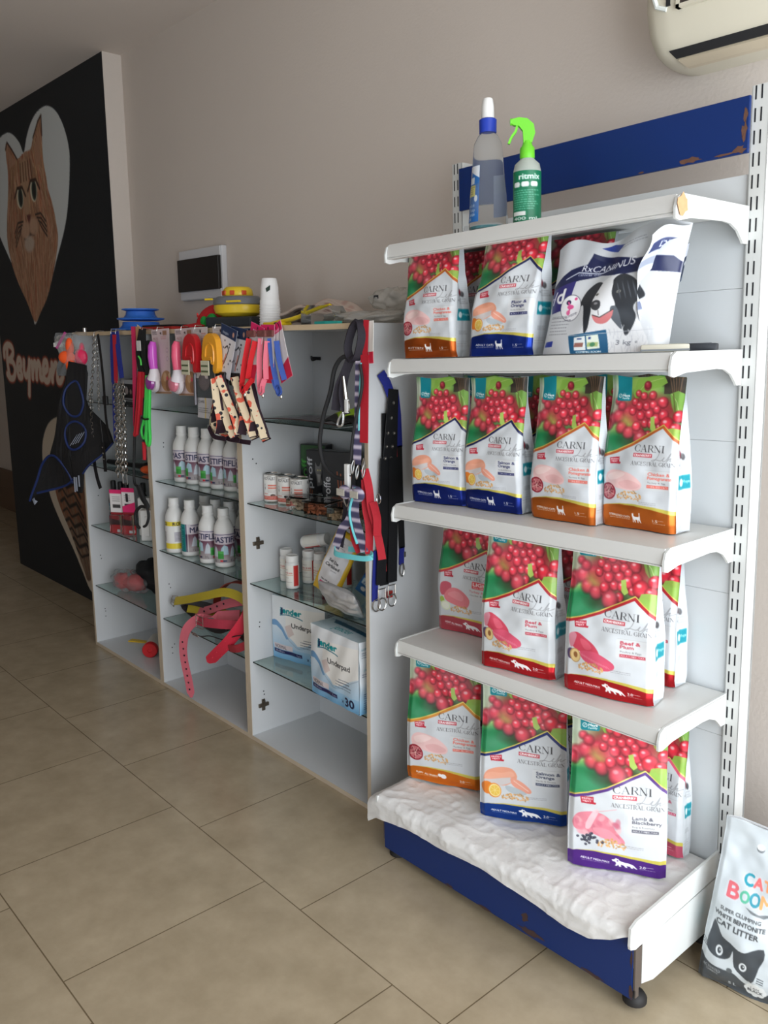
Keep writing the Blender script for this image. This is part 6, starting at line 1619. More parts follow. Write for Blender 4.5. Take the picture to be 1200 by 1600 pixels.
for i, (xo, col, l) in enumerate([(0, (36, 52, 140), 'chain lead with a blue handle strap, left one of the two heavy chains'), (.052, (170, 28, 46), 'chain lead with a red and blue handle strap, right one of the two heavy chains')]):
    t = thing('chain_lead', l, 'lead', (0, 0, 0))
    bl = WEB('blue_webbing', (36, 50, 136)); rd = WEB('red_webbing', (176, 30, 46))
    if i == 0: MB().strap([(-2.098, -.472, 1.745), (-2.106, -.476, 1.65), (-2.110, -.478, 1.50)], .030, .003, (1, .2, 0)).build('handle', bl, t); MB().strap([(-2.108, -.479, 1.50), (-2.122, -.48, 1.35), (-2.135, -.478, 1.21)], .018, .003, (1, .2, 0)).build('blue_strap', bl, t)
    else: MB().strap([(-2.050, -.474, 1.745), (-2.030, -.478, 1.63), (-2.012, -.48, 1.525)], .034, .003, (1, .2, 0)).build('handle', bl, t); MB().strap([(-2.062, -.480, 1.73), (-2.064, -.482, 1.60), (-2.068, -.484, 1.50)], .028, .003, (1, .2, 0)).build('red_strap', rd, t)
    x0 = -2.078 + xo * 1.1
    chain(t, [(x0, -.485, 1.50), (x0 - .014, -.485, 1.28), (x0 - .030, -.487, 1.04)], .0095, .0026, step=.019)
    chain(t, [(x0 + .022, -.480, 1.50), (x0 + .010, -.481, 1.28), (x0 - .008, -.481, 1.06)], .0075, .0022, step=.017)
    if i == 1: buckle(t, (x0 - .0, -.492, 1.035), .046, .05)
    hook(t, -2.098 + xo, 1.745)
# coloured straps
t = thing('lead', 'long flat pink lead hanging between the chains and the black harness', 'lead', (0, 0, 0))
MB().strap([(-1.872, -.472, 1.765), (-1.874, -.476, 1.6), (-1.886, -.478, 1.45), (-1.906, -.476, 1.30)], .026, .003, (1, .3, 0)).build('strap', WEB('pink_webbing', (206, 44, 92)), t)
t = thing('lead', 'narrow tan strap behind the long pink lead', 'lead', (0, 0, 0))
MB().strap([(-1.842, -.466, 1.765), (-1.838, -.468, 1.68), (-1.846, -.468, 1.57)], .024, .003, (1, .3, 0)).build('strap', WEB('tan_webbing', (186, 138, 100)), t)
t = thing('pet_harness', 'bundled black harness with a small white tag hanging on the front edge', 'harness', (0, 0, 0))
for a in ([(-1.775, -.48, 1.75), (-1.79, -.49, 1.68), (-1.80, -.49, 1.62), (-1.775, -.485, 1.555)], [(-1.765, -.475, 1.75), (-1.745, -.49, 1.66), (-1.74, -.49, 1.60), (-1.708, -.485, 1.545)], [(-1.81, -.475, 1.67), (-1.815, -.48, 1.60), (-1.80, -.478, 1.53)], [(-1.73, -.478, 1.70), (-1.722, -.48, 1.62), (-1.70, -.48, 1.56), (-1.725, -.485, 1.545), (-1.74, -.48, 1.60)]):
    MB().strap(spline([(p[0], p[1], p[2]) for p in a], 5), .030, .006, (1, .2, 0)).build('strap', WEB('black_webbing', (24, 26, 26)), t)
MB().box((-1.795, -.50, 1.655), (-1.755, -.497, 1.700), bev=.001).build('tag_card', M_wp, t); MB().tube(spline([(-1.775, -.502, 1.63), (-1.755, -.503, 1.615), (-1.752, -.503, 1.59)], 5), .004).build('green_trim', mat('neon_green', (90, 220, 90), .5), t, label='neon green trim'); hook(t, -1.77, 1.745)
t = thing('rope_lead', 'thin black braided lead hanging in a long loop down to the black bottles', 'lead', (0, 0, 0))
MB().tube(spline([(-1.80, -.484, 1.60), (-1.840, -.486, 1.48), (-1.880, -.49, 1.30), (-1.925, -.49, 1.05), (-1.880, -.495, 1.01), (-1.835, -.50, .96), (-1.785, -.50, .925), (-1.775, -.50, .88), (-1.80, -.50, .84), (-1.83, -.50, .825)], 8), .0065, 8).build('cord', WEB('black_cord', (34, 34, 36)), t, smooth=True)
MB().tube(spline([(-1.86, -.497, 1.02), (-1.815, -.50, .97), (-1.775, -.50, .93), (-1.85, -.50, .92), (-1.91, -.50, .88), (-1.91, -.50, .83), (-1.88, -.50, .81)], 7), .008, 8).build('handle_loop', WEB('black_cord', (34, 34, 36)), t, smooth=True)
t = thing('lead', 'folded crimson rope lead left of the green one', 'lead', (0, 0, 0))
for a in ([(-1.800, -.49, 1.56), (-1.825, -.495, 1.42), (-1.868, -.495, 1.28)], [(-1.785, -.492, 1.56), (-1.800, -.497, 1.42), (-1.848, -.497, 1.27)], [(-1.868, -.495, 1.28), (-1.872, -.498, 1.262), (-1.848, -.497, 1.27)]):
    MB().tube(spline(a, 6), .0085, 8).build('cord', WEB('crimson_rope', (190, 32, 46)), t, smooth=True)
t = thing('lead', 'dark red rope lead with a black sleeve ending lowest of the folded leads', 'lead', (0, 0, 0))
MB().tube(spline([(-1.775, -.48, 1.56), (-1.785, -.485, 1.45), (-1.80, -.487, 1.36)], 6), .009, 8).build('cord', WEB('crimson_rope', (190, 32, 46)), t, smooth=True)
MB().tube([(-1.755, -.487, 1.44), (-1.770, -.489, 1.36), (-1.782, -.489, 1.24)], .013, 8).build('sleeve', M_blk, t, smooth=True); MB().tube([(-1.797, -.489, 1.235), (-1.803, -.489, 1.15)], [.010, .008], 8).build('end_loop', WEB('crimson_rope', (190, 32, 46)), t, smooth=True)
t = thing('rope_lead', 'bright green rope lead folded and tied with a black band', 'lead', (0, 0, 0))
gr = mat('bright_green_rope', (70, 214, 90), .6, bump=.2, bscale=200)
MB().tube(spline([(-1.715, -.497, 1.545), (-1.735, -.50, 1.42), (-1.755, -.50, 1.35), (-1.79, -.50, 1.29), (-1.775, -.50, 1.255), (-1.750, -.50, 1.28), (-1.735, -.50, 1.36), (-1.705, -.50, 1.545)], 8), .0075, 8).tube(spline([(-1.692, -.498, 1.545), (-1.712, -.50, 1.42), (-1.728, -.50, 1.34), (-1.748, -.50, 1.25), (-1.728, -.50, 1.225), (-1.712, -.50, 1.26), (-1.708, -.50, 1.35), (-1.680, -.498, 1.545)], 8), .0075, 8).build('rope', gr, t, smooth=True)
MB().tube([(-1.762, -.512, 1.352), (-1.730, -.512, 1.345), (-1.695, -.512, 1.350)], .004).build('tie', M_blk, t)

# slicker brushes on cards
def comb_card():
    c = Cv(56, 94, (216, 196, 198), aspect=.168 / .285); c.px[..., :3] *= (.94 + .1 * vnoise(56, 94, 20, 3)[..., None])
    c.lines_of_text(.05, .03, .38, .09, 3, (50, 46, 50), seed=1, th=.5); c.rect(.62, .03, .86, .10, (160, 120, 96)); c.poly([(.45, .06), (.55, .05), (.54, .09)], (40, 36, 40))
    c.text('PETS', .08, .16, .03, (160, 90, 96), wfit=.26); c.lines_of_text(.50, .12, .9, .17, 2, (190, 70, 80), seed=3); c.lines_of_text(.05, .2, .12, .6, 9, (80, 60, 66), seed=5)
    for v in (.33, .46): c.ell(.84, v, .05, .035, (150, 120, 140)); c.ell(.84, v, .042, .028, (222, 200, 210))
    c.ell(.75, .80, .34, .16, (170, 128, 88)); c.ell(.85, .86, .16, .10, (140, 96, 66)); c.ell(.66, .74, .1, .07, (196, 160, 122)); c.rect(0, .97, 1, 1, (150, 110, 80)); c.ell(.80, .76, .06, .03, (206, 70, 90)); c.poly([(.88, .70), (.98, .66), (.95, .78)], (226, 200, 170))
    return c
CC = comb_card()
def comb(x, z, col, head, label, tx):
    t = thing('grooming_brush', label, 'brush', (x, YC - .028, z), .0)
    card(t, 'backing_card', CC, 0, .010, 0, .160, .285, ry=-.03)
    hm = mat('brush_' + tx, col, .3, coat=.3); wm = mat('brush_white', (226, 220, 226), .35)
    MB().tube([(-.02, -.014, -.055), (-.024, -.017, -.075), (-.026, -.018, -.12), (-.022, -.018, -.16), (-.018, -.018, -.178)], [.012, .019, .021, .019, .018], 16).build('handle', hm, t, smooth=True)
    MB().tube([(-.018, -.018, -.176), (-.016, -.018, -.195), (-.024, -.018, -.222)], [.019, .024, .030], 16).lathe([(0, 0), (.040, 0), (.042, .006), (.038, .016), (0, .018)], n=24, M=T(-.034, -.006, -.238) @ Matrix.Rotation(PI / 2, 4, 'X')).build('neck', wm, t, smooth=True)
    MB().lathe([(.030, .017), (.034, .022), (.030, .034), (.016, .038), (0, .039)], n=24, M=T(-.038, -.006, -.236) @ Matrix.Rotation(PI / 2, 4, 'X')).build('brush_head', mat('brush_head_' + tx, head, .15, coat=.5), t, smooth=True)
    MB().tube([(0, .03, .006), (0, 0, .008), (0, -.004, -.008)], .0016).build('hanging_hook', M_silv, t)
    return t
comb(-1.632, 1.750, (204, 84, 200), (150, 60, 150), 'purple-handled grooming brush on its card', 'purple'); comb(-1.415, 1.750, (240, 96, 130), (226, 130, 150), 'pink-handled grooming brush on its card', 'pink')
# red and yellow scoops on cards
def scoop_pack(x, z, col, label, tx, rods=True):
    t = thing('litter_scoop', label, 'scoop', (x, YC - .030, z))
    c = Cv(40, 70, (214, 206, 204), aspect=.12 / .22); c.lines_of_text(.1, .04, .6, .1, 2, (130, 110, 110), seed=2); c.ell(.5, .08, .05, .03, (40, 36, 36)); c.lines_of_text(.55, .12, .95, .3, 4, (180, 80, 80), seed=7)
    card(t, 'backing_card', c, .012, .012, 0, .115, .21)
    sm = mat('scoop_' + tx, col, .35, coat=.2); P = [(-.062, -.135), (-.064, -.10), (-.05, -.05), (-.02, -.03), (.01, -.028), (.040, -.05), (.05, -.10), (.046, -.165), (.032, -.185), (.016, -.175), (.012, -.135)]
    prof_ = [(p.x, p.y) for p in spline([(a, b, 0) for a, b in P], 3, True)]
    MB().prism(prof_, -.030, -.004, 'y').build('scoop', sm, t, smooth=False)
    MB().tube([(p[0] * .55 - .0, -.031, p[1] * .5 - .055) for p in prof_], .004, 5, closed=True).build('grip_rim', sm, t)
    MB().box((-.070, -.036, -.195), (-.006, -.032, -.135), bev=.002).build('tag_card', mat('cream_tag', (206, 202, 176), .6), t)
    for k in range(2): MB().box((-.064, -.0375, -.16 - .022 * k), (-.012, -.036, -.153 - .022 * k)).build('tag_print', mat('olive_print', (90, 100, 70), .7), t)
    MB().tube([(0, .03, .006), (0, 0, .008), (0, -.004, -.008)], .0016).build('hanging_hook', M_silv, t); return t
scoop_pack(-1.295, 1.752, (196, 30, 38), 'red plastic litter scoop on a card', 'red'); scoop_pack(-1.135, 1.752, (236, 164, 44), 'amber plastic litter scoop on a card', 'amber')
t = thing('grooming_tool', 'grey steel rod comb in a clear pack hanging below the red scoop', 'grooming tool', (-1.33, YC - .022, 1.56))
MB().tube([(0, 0, 0), (-.004, 0, -.13)], .008, 10).build('rod', mat('grey_rod', (120, 118, 124), .3, metal=.6), t, smooth=True)
MB().ball((.06, .008, -.03), (.045, .012, .04), 12).build('brush_pad', mat('grey_pad', (118, 110, 112), .8, bump=.4, bscale=200), t, smooth=True)
c = Cv(50, 40, (206, 204, 208)); c.text('CARE', .08, .25, .12, (40, 40, 44), wfit=.35); c.line([(.5, .0), (.55, 1)], .06, (220, 190, 90)); c.lines_of_text(.05, .5, .9, .8, 3, (70, 70, 76), seed=4)
card(t, 'pack_card', c, .05, .012, -.10, .13, .085)

# spotted harness packs
def spot_card():
    c = Cv(56, 90, (222, 220, 226), aspect=.11 / .20); rs = random.Random(3); c.rect(0, 0, 1, .22, (30, 48, 84)); c.text('doggie', .12, .17, .05, (226, 230, 236), wfit=.35); c.ell(.78, .12, .06, .05, (200, 150, 130))
    for k in range(16): c.ell(rs.random(), rs.uniform(.28, 1), .03, .02, (50, 50, 60))
    c.line([(.35, .45), (.5, .38), (.62, .45), (.55, .6), (.45, .75)], .05, (34, 34, 40)); c.line([(.5, .55), (.42, .72), (.38, .85)], .06, (206, 120, 100)); return c
SPC = spot_card()
def spot_strap_mat():
    m = mat('spotted_webbing', (226, 206, 176), .7); nt = m.node_tree; b = nt.nodes['Principled BSDF']; tc = nt.nodes.new('ShaderNodeTexCoord')
    v = nt.nodes.new('ShaderNodeTexVoronoi'); v.inputs['Scale'].default_value = 34; r = nt.nodes.new('ShaderNodeValToRGB'); r.color_ramp.interpolation = 'CONSTANT'
    r.color_ramp.elements[0].color = (.02, .02, .03, 1); r.color_ramp.elements[1].position = .26; r.color_ramp.elements[1].color = rgb(228, 208, 176)
    nt.links.new(tc.outputs['Object'], v.inputs['Vector']); nt.links.new(v.outputs['Distance'], r.inputs['Fac'])
    v2 = nt.nodes.new('ShaderNodeTexNoise'); v2.inputs['Scale'].default_value = 17; r2 = nt.nodes.new('ShaderNodeValToRGB'); r2.color_ramp.elements[0].position = .55; r2.color_ramp.elements[1].position = .57
    nt.links.new(tc.outputs['Object'], v2.inputs['Vector']); nt.links.new(v2.outputs['Fac'], r2.inputs['Fac']); mx = nt.nodes.new('ShaderNodeMix'); mx.data_type = 'RGBA'; mx.inputs['B'].default_value = rgb(222, 96, 72)
    nt.links.new(r2.outputs['Color'], mx.inputs['Factor']); nt.links.new(r.outputs['Color'], mx.inputs['A']); nt.links.new(mx.outputs['Result'], b.inputs['Base Color']); return m
M_spot = spot_strap_mat(); M_plum = WEB('plum_webbing', (44, 22, 36))
def spot_harness(x, y, z, ry, label, k=0):
    t = thing('pet_harness', label, 'harness', (x, y, z), 0, 'spotted harness packs')
    card(t, 'backing_card', SPC, 0, 0, 0, .115, .20, ry=ry); ox = -.2 * ry * 5 * .18
    ox = -math.sin(ry) * -.20 * -1
    bx_ = -abs(ox) if ry > 0 else ox
    MB().box((bx_ - .04, -.014, -.225), (bx_ + .03, .008, -.175), bev=.006).build('neck_band', M_blk, t)
    L = [[(-.02, -.20), (-.05, -.29), (-.085, -.36), (-.09, -.405), (-.05, -.42), (.01, -.415)], [(-.01, -.20), (-.005, -.28), (-.045, -.37), (-.02, -.41), (.05, -.425)], [(.01, -.19), (.03, -.28), (.05, -.35), (.085, -.40), (.115, -.425)], [(.02, -.19), (.06, -.27), (.095, -.33), (.12, -.38), (.13, -.415)], [(.0, -.2), (.02, -.30), (.03, -.37), (.0, -.42)]]
    if k: L = [L[2], L[3], [(.02, -.19), (.05, -.26), (.075, -.33), (.06, -.41)]]
    for j, pth in enumerate(L):
        P3 = [(bx_ + a, -.012 - .006 * j + .010 * math.sin(j * 2 + b * 12), b) for a, b in pth]
        MB().strap(spline(P3, 6), .028, .004, (.6, .8, .1)).build('strap', M_spot, t)
        MB().strap(spline([(a + .004, b + .004, c_ - .002) for a, b, c_ in P3], 6), .036, .002, (.6, .8, .1)).build('strap_edge', M_plum, t)
    MB().tube([(bx_ - .02 + .014 * math.cos(q), -.035, -.30 + .016 * math.sin(q)) for q in [i * .63 for i in range(10)]], .0018, 6, closed=True).build('ring', M_silv, t)
    MB().strap(spline([(bx_ - .095, -.02, -.40), (bx_ - .04, -.03, -.435), (bx_ + .05, -.03, -.438)], 5), .018, .004, (0, .3, 1)).build('lower_strap', M_plum, t)
    return t
spot_harness(-1.030, YC - .032, 1.748, .30, 'front spotted cream and red harness pack, its card tilted left')
spot_harness(-.985, YC - .016, 1.745, .14, 'spotted harness pack hanging right behind the tilted one', 1)
spot_harness(-.955, YC - .006, 1.742, -.02, 'rearmost spotted harness pack, nearest the cabinet hinge', 1)

# collar sets on white and magenta cards
def mag_card():
    c = Cv(44, 90, (226, 218, 220), aspect=.09 / .20); c.rect(0, 0, 1, .16, (216, 30, 96)); c.text('ROYALIST', .2, .14, .035, (250, 220, 230), wfit=.6, bold=.004); c.ell(.5, .06, .05, .025, (90, 20, 40)); c.poly([(0, .78), (1, .66), (1, 1), (0, 1)], (210, 30, 66)); return c
MAGC = mag_card()
def collar_set(x, y, z, ry, col, label, gl='collar sets on magenta cards'):
    t = thing('collar_set', label, 'collar set', (x, y, z), 0, gl)
    card(t, 'backing_card', MAGC, 0, 0, 0, .085, .215, ry=ry); dx = math.sin(-ry) * .2
    wm = WEB('set_web_%d' % col[0], col)
    for j, (a0, a1, b0, b1) in enumerate([(-.03, -.045, -.05, -.23), (.012, -.0, -.06, -.20), (-.012, -.03, -.20, -.25)]):
        MB().strap(spline([(a0 + dx * .25, -.010, b0), ((a0 + a1) / 2 + dx * .6, -.014, (b0 + b1) / 2), (a1 + dx, -.010, b1)], 5), .020, .004, (.6, .8, 0)).build('collar_band', wm, t)
    MB().tube([(dx - .03 + .016 * math.cos(q), -.016, -.24 + .018 * math.sin(q)) for q in [i * .63 for i in range(10)]], .004, 6, closed=True).build('collar_loop', wm, t)
    MB().box((dx * .1 - .045, -.02, -.045), (dx * .1 + .01, -.008, -.020), bev=.005).build('bow', mat('bow_fabric', (120, 70, 66), .8, var=.5, vscale=80), t)
    MB().ball((dx - .02, -.014, -.262), (.006, .004, .009), 8).build('bell', M_silv, t); return t
collar_set(-.828, YC - .034, 1.752, .32, (214, 30, 40), 'red collar set on a magenta-topped card, leftmost of three')
collar_set(-.778, YC - .024, 1.752, .02, (236, 120, 140), 'pale pink collar set on a magenta-topped card, middle of three')
collar_set(-.752, YC - .014, 1.752, -.38, (60, 90, 170), 'blue collar set on a fanned-out card, rightmost of three')
t = thing('wall_hook', 'small black coat hook screwed to the back of the right cabinet', 'hook', (-.985, YBK - .0005, 1.62))
MB().box((-.035, -.006, -.006), (.02, 0, .008), bev=.002).tube(spline([(.0, -.005, 0), (.0, -.03, -.006), (0, -.034, .012)], 5), .004).build('hook', M_blk, t)
t = thing('wire_loop', 'thin black wire hanging over the front edge from the yellow brush', 'wire', (0, 0, 0))
MB().tube(spline([(-.77, -.445, 1.757), (-.735, -.455, 1.757), (-.720, -.456, 1.74), (-.722, -.456, 1.70), (-.716, -.456, 1.672)], 6), .0025).build('wire', M_blk, t)

# right-hand bundle: plaid harness, red harness, black rope lead
M_plaid = mat('plaid_webbing', (110, 104, 136), .7)
def plaid():
    nt = M_plaid.node_tree; b = nt.nodes['Principled BSDF']; tc = nt.nodes.new('ShaderNodeTexCoord'); w = nt.nodes.new('ShaderNodeTexWave'); w.bands_direction = 'Z'; w.inputs['Scale'].default_value = 9
    r = nt.nodes.new('ShaderNodeValToRGB'); r.color_ramp.elements[0].position = .35; r.color_ramp.elements[0].color = rgb(70, 66, 96); r.color_ramp.elements[1].position = .6; r.color_ramp.elements[1].color = rgb(112, 104, 134)
    e = r.color_ramp.elements.new(.95); e.color = rgb(190, 180, 196)
    nt.links.new(tc.outputs['Object'], w.inputs['Vector']); nt.links.new(w.outputs['Fac'], r.inputs['Fac']); nt.links.new(r.outputs['Color'], b.inputs['Base Color'])
plaid(); M_aqua = mat('aqua_piping', (110, 200, 206), .6); M_dk = WEB('charcoal_webbing', (36, 32, 42)); M_rw = WEB('scarlet_webbing', (168, 18, 36))
t = thing('pet_harness', 'grey plaid harness with aqua piping and a bow tie, hanging with its lead', 'harness', (0, 0, 0))
MB().strap([(-.232, -.488, 1.625), (-.238, -.490, 1.45), (-.246, -.491, 1.285)], .030, .004, (1, .2, 0)).build('lead_strap', M_plaid, t)
MB().tube([(-.218, -.493, 1.62), (-.226, -.495, 1.5), (-.23, -.495, 1.40)], .003).build('lead_piping', M_aqua, t)
MB().strap(spline([(-.235, -.505, 1.215), (-.24, -.507, 1.12), (-.215, -.507, 1.05), (-.198, -.503, .995)], 6), .034, .004, (1, .1, 0)).build('chest_strap', M_plaid, t)
MB().strap(spline([(-.250, -.505, 1.20), (-.268, -.508, 1.10), (-.312, -.508, 1.055), (-.352, -.503, .985)], 6), .030, .004, (1, .1, 0)).build('chest_strap', M_plaid, t)
MB().tube(spline([(-.232, -.512, 1.21), (-.262, -.512, 1.13), (-.25, -.512, 1.07), (-.225, -.512, 1.02)], 6), .0045).build('piping', M_aqua, t)
MB().strap(spline([(-.360, -.50, .985), (-.335, -.518, .968), (-.27, -.52, .970), (-.19, -.512, .975), (-.162, -.50, .985), (-.20, -.49, .995), (-.30, -.488, .985)], 6), .018, .003, (0, .2, 1)).build('belly_strap', M_aqua, t)
mb = MB().ball((-.275, -.522, 1.192), (.032, .012, .024), 10).ball((-.205, -.522, 1.192), (.032, .012, .024), 10); mb.build('bow', M_plaid, t, smooth=True)
MB().box((-.252, -.536, 1.178), (-.228, -.52, 1.206), bev=.004).build('bow_knot', M_plaid, t)
for x in (-.282, -.212): MB().box((x - .02, -.537, 1.180), (x + .02, -.533, 1.204), bev=.002).build('sparkle_patch', mat('glitter', (222, 214, 200), .3, bump=1, bscale=400, var=.4, vscale=300), t)
for x, z in ((-.228, 1.255), (-.196, 1.262), (-.250, 1.270)):
    MB().tube(spline([(x, -.50, z + .03), (x + .006, -.505, z + .01), (x, -.508, z - .015), (x - .006, -.505, z + .01)], 5, True), .0028, 6, closed=True).build('snap_hook', M_silv, t, smooth=True)
t = thing('lead', 'charcoal padded lead looped over the cabinet edge, with a steel snap', 'lead', (0, 0, 0))
MB().strap(spline([(-.238, -.485, 1.752), (-.262, -.49, 1.73), (-.285, -.492, 1.67), (-.268, -.494, 1.63), (-.235, -.494, 1.64), (-.216, -.492, 1.70), (-.224, -.488, 1.74), (-.238, -.485, 1.752)], 7), .026, .010, (.5, .86, 0)).build('handle_loop', M_dk, t)
MB().strap(spline([(-.272, -.488, 1.64), (-.302, -.492, 1.585), (-.335, -.494, 1.53), (-.352, -.494, 1.46)], 6), .030, .008, (.7, .7, 0)).build('folded_end', M_dk, t)
MB().strap(spline([(-.290, -.49, 1.61), (-.312, -.495, 1.52), (-.292, -.495, 1.45)], 6), .026, .006, (.7, .7, 0)).build('folded_end', M_dk, t)
MB().tube([(-.300, -.50, 1.575), (-.292, -.50, 1.53), (-.288, -.50, 1.50)], [.005, .007, .008], 8).tube(spline([(-.288, -.50, 1.50), (-.272, -.50, 1.485), (-.276, -.50, 1.46), (-.292, -.50, 1.475)], 5, True), .003, 6, closed=True).build('snap_hook', M_silv, t, smooth=True)
MB().box((-.292, -.506, 1.455), (-.276, -.496, 1.50), bev=.003).build('white_sleeve', M_wp, t)
MB().tube(spline([(-.300, -.503, 1.455), (-.325, -.503, 1.43), (-.33, -.503, 1.41), (-.305, -.503, 1.415)], 5, True), .004, 6, closed=True).build('steel_clip', mat('bright_steel', (226, 226, 226), .2, metal=.8), t)
t = thing('rope_lead', 'black rope lead hanging in a wide loop in front of the treat boxes', 'lead', (0, 0, 0))
MB().tube(spline([(-.262, -.497, 1.625), (-.300, -.499, 1.638), (-.345, -.50, 1.60), (-.372, -.50, 1.52), (-.415, -.50, 1.43), (-.435, -.50, 1.34), (-.415, -.50, 1.27), (-.36, -.50, 1.235), (-.305, -.50, 1.232), (-.272, -.50, 1.25)], 8), .0075, 10).build('rope', WEB('black_cord', (34, 34, 36)), t, smooth=True)
MB().tube(spline([(-.214, -.50, 1.615), (-.205, -.50, 1.55), (-.228, -.503, 1.46), (-.255, -.50, 1.38), (-.27, -.50, 1.29)], 8), .0055, 8).build('thin_rope', WEB('black_cord', (34, 34, 36)), t, smooth=True)
MB().box((-.290, -.512, 1.195), (-.270, -.497, 1.285), bev=.003).build('white_sleeve', M_wp, t); MB().tube(spline([(-.285, -.505, 1.19), (-.30, -.505, 1.165), (-.285, -.505, 1.14), (-.27, -.505, 1.165)], 5, True), .0035, 6, closed=True).build('ring', M_silv, t)
MB().strap(spline([(-.290, -.497, 1.16), (-.305, -.497, 1.09), (-.325, -.497, 1.03), (-.335, -.497, .99)], 6), .028, .004, (1, .1, 0)).build('charcoal_strap', M_dk, t)
t = thing('pet_harness', 'red harness with its flat red lead hanging on a white and red card', 'harness', (0, 0, 0))
cw = Cv(24, 60, (226, 222, 216), aspect=.04 / .13); cw.rect(0, .72, 1, 1, (206, 26, 60)); cw.line([(.2, 0), (.4, 1)], .05, (200, 190, 186))
card(t, 'backing_card', cw, -.197, -.478, 1.752, .042, .135, ry=-.06)
MB().strap([(-.205, -.480, 1.755), (-.209, -.484, 1.64)], .020, .003, (1, .2, 0)).strap([(-.209, -.484, 1.645), (-.211, -.486, 1.5), (-.214, -.487, 1.36)], .032, .004, (1, .2, 0)).build('lead_strap', M_rw, t)
for pth in ([(-.200, -.497, 1.275), (-.178, -.499, 1.22), (-.166, -.499, 1.15), (-.15, -.495, 1.10)], [(-.200, -.495, 1.24), (-.196, -.497, 1.15), (-.180, -.497, 1.08), (-.184, -.495, .99)], [(-.160, -.497, 1.17), (-.138, -.499, 1.12), (-.140, -.497, 1.06)], [(-.172, -.495, 1.16), (-.158, -.49, 1.10), (-.135, -.488, 1.02), (-.125, -.488, .98)], [(-.27, -.49, 1.09), (-.262, -.492, 1.03), (-.235, -.492, .985)]):
    MB().strap(spline(pth, 6), .026, .004, (.6, .8, 0)).build('strap', M_rw, t)
MB().tube(spline([(-.200, -.50, 1.31), (-.194, -.503, 1.29), (-.202, -.503, 1.27), (-.208, -.50, 1.29)], 5, True), .003, 6, closed=True).build('snap_hook', M_silv, t)
MB().tube([(-.128 + .010 * math.cos(q), -.50, 1.185 + .016 * math.sin(q)) for q in [i * .63 for i in range(10)]], .002, 6, closed=True).build('spring_ring', M_silv, t)

# long straps hanging on the outside of the right cabinet
XS = -.2405
M_bs = mat('black_strap', (20, 21, 24), .5, bump=.05, bscale=200); M_bw = WEB('royal_blue_webbing', (30, 40, 130)); M_cor = WEB('coral_webbing', (230, 60, 70))
def side_strap(y, z): return (XS + .022, y, z)
t = thing('long_collar', 'wide black strap with two rows of steel eyelets on the cabinet side', 'strap', (0, 0, 0))
MB().strap([(XS + .008, -.395, 1.585), (XS + .016, -.375, 1.55), (XS + .020, -.360, 1.51)], .036, .003, (0, 1, .3)).build('blue_tab', M_bw, t)
MB().strap([(XS + .024, -.352, 1.53), (XS + .026, -.362, 1.42), (XS + .027, -.372, 1.30)], [.042, .052, .062], .004, (0, 1, 0)).build('eyelet_strap', M_bs, t)
MB().strap([(XS + .024, -.391, 1.30), (XS + .024, -.402, 1.05), (XS + .022, -.412, .86)], .042, .004, (0, 1, 0)).build('long_strap', M_bs, t)
MB().strap([(XS + .030, -.358, 1.30), (XS + .028, -.360, 1.05), (XS + .026, -.362, .86)], .042, .004, (0, 1, 0)).build('long_strap', M_bs, t)
for k, (dy, z) in enumerate([(.004, 1.485), (-.002, 1.435), (-.014, 1.385), (.014, 1.383), (-.016, 1.34), (.010, 1.338), (-.020, 1.30), (.006, 1.299)]):
    p = (XS + .0295, -.358 - (1.53 - z) * .08 + dy, z); q = MB(); q.lathe([(.003, 0), (.0062, 0), (.0062, .0016), (.003, .0016), (.003, 0)], n=14, M=Matrix.Translation(p) @ Matrix.Rotation(PI / 2, 4, 'Y')); q.build('eyelet', M_silv, t)
for k, (y, z) in enumerate([(-.412, .845), (-.365, .850)]):
    MB().tube([(XS + .026, y - .016, z - .035), (XS + .026, y + .016, z - .035), (XS + .026, y + .016, z), (XS + .026, y - .016, z)], .0026, 6, closed=True).build('buckle', M_silv, t)
    MB().tube([(XS + .028, y + .019 * math.cos(q), z - .055 + .022 * math.sin(q)) for q in [i * .524 for i in range(12)]], .0028, 6, closed=True).build('ring', M_silv, t)
t = thing('long_collar', 'black strap lined in coral red, behind the eyelet strap on the cabinet side', 'strap', (0, 0, 0))
MB().strap([(XS + .016, -.335, 1.45), (XS + .016, -.334, 1.30), (XS + .016, -.338, 1.15)], .010, .003, (0, 1, 0)).build('coral_edge', M_cor, t)
MB().strap([(XS + .015, -.381, 1.10), (XS + .015, -.385, .98), (XS + .015, -.386, .90)], .012, .003, (0, 1, 0)).build('coral_edge', M_cor, t); MB().strap([(XS + .010, -.372, 1.45), (XS + .010, -.375, 1.2), (XS + .010, -.385, .85)], .04, .003, (0, 1, 0)).build('strap', M_bs, t)
MB().box((XS + .010, -.375, .80), (XS + .016, -.350, .825), bev=.002).build('red_end', WEB('brick_red', (150, 40, 36)), t)
t = thing('long_collar', 'royal blue and black strap at the right of the bundle on the cabinet side', 'strap', (0, 0, 0))
MB().strap([(XS + .010, -.332, 1.52), (XS + .010, -.320, 1.44), (XS + .010, -.314, 1.33)], .030, .003, (0, 1, 0)).build('blue_strap', M_bw, t)
MB().strap([(XS + .010, -.314, 1.335), (XS + .010, -.308, 1.15), (XS + .010, -.300, .97)], .026, .003, (0, 1, 0)).build('black_strap', M_bs, t)
MB().strap([(XS + .010, -.300, .975), (XS + .010, -.303, .91)], .022, .003, (0, 1, 0)).build('blue_end', M_bw, t); MB().tube([(XS + .010, -.300 + .010 * math.cos(q), .89 + .024 * math.sin(q)) for q in [i * .524 for i in range(12)]], .003, 6, closed=True).build('ring', M_silv, t)
MB().box((XS + .008, -.294, .935), (XS + .014, -.284, .955), bev=.002).build('clasp', M_silv, t)
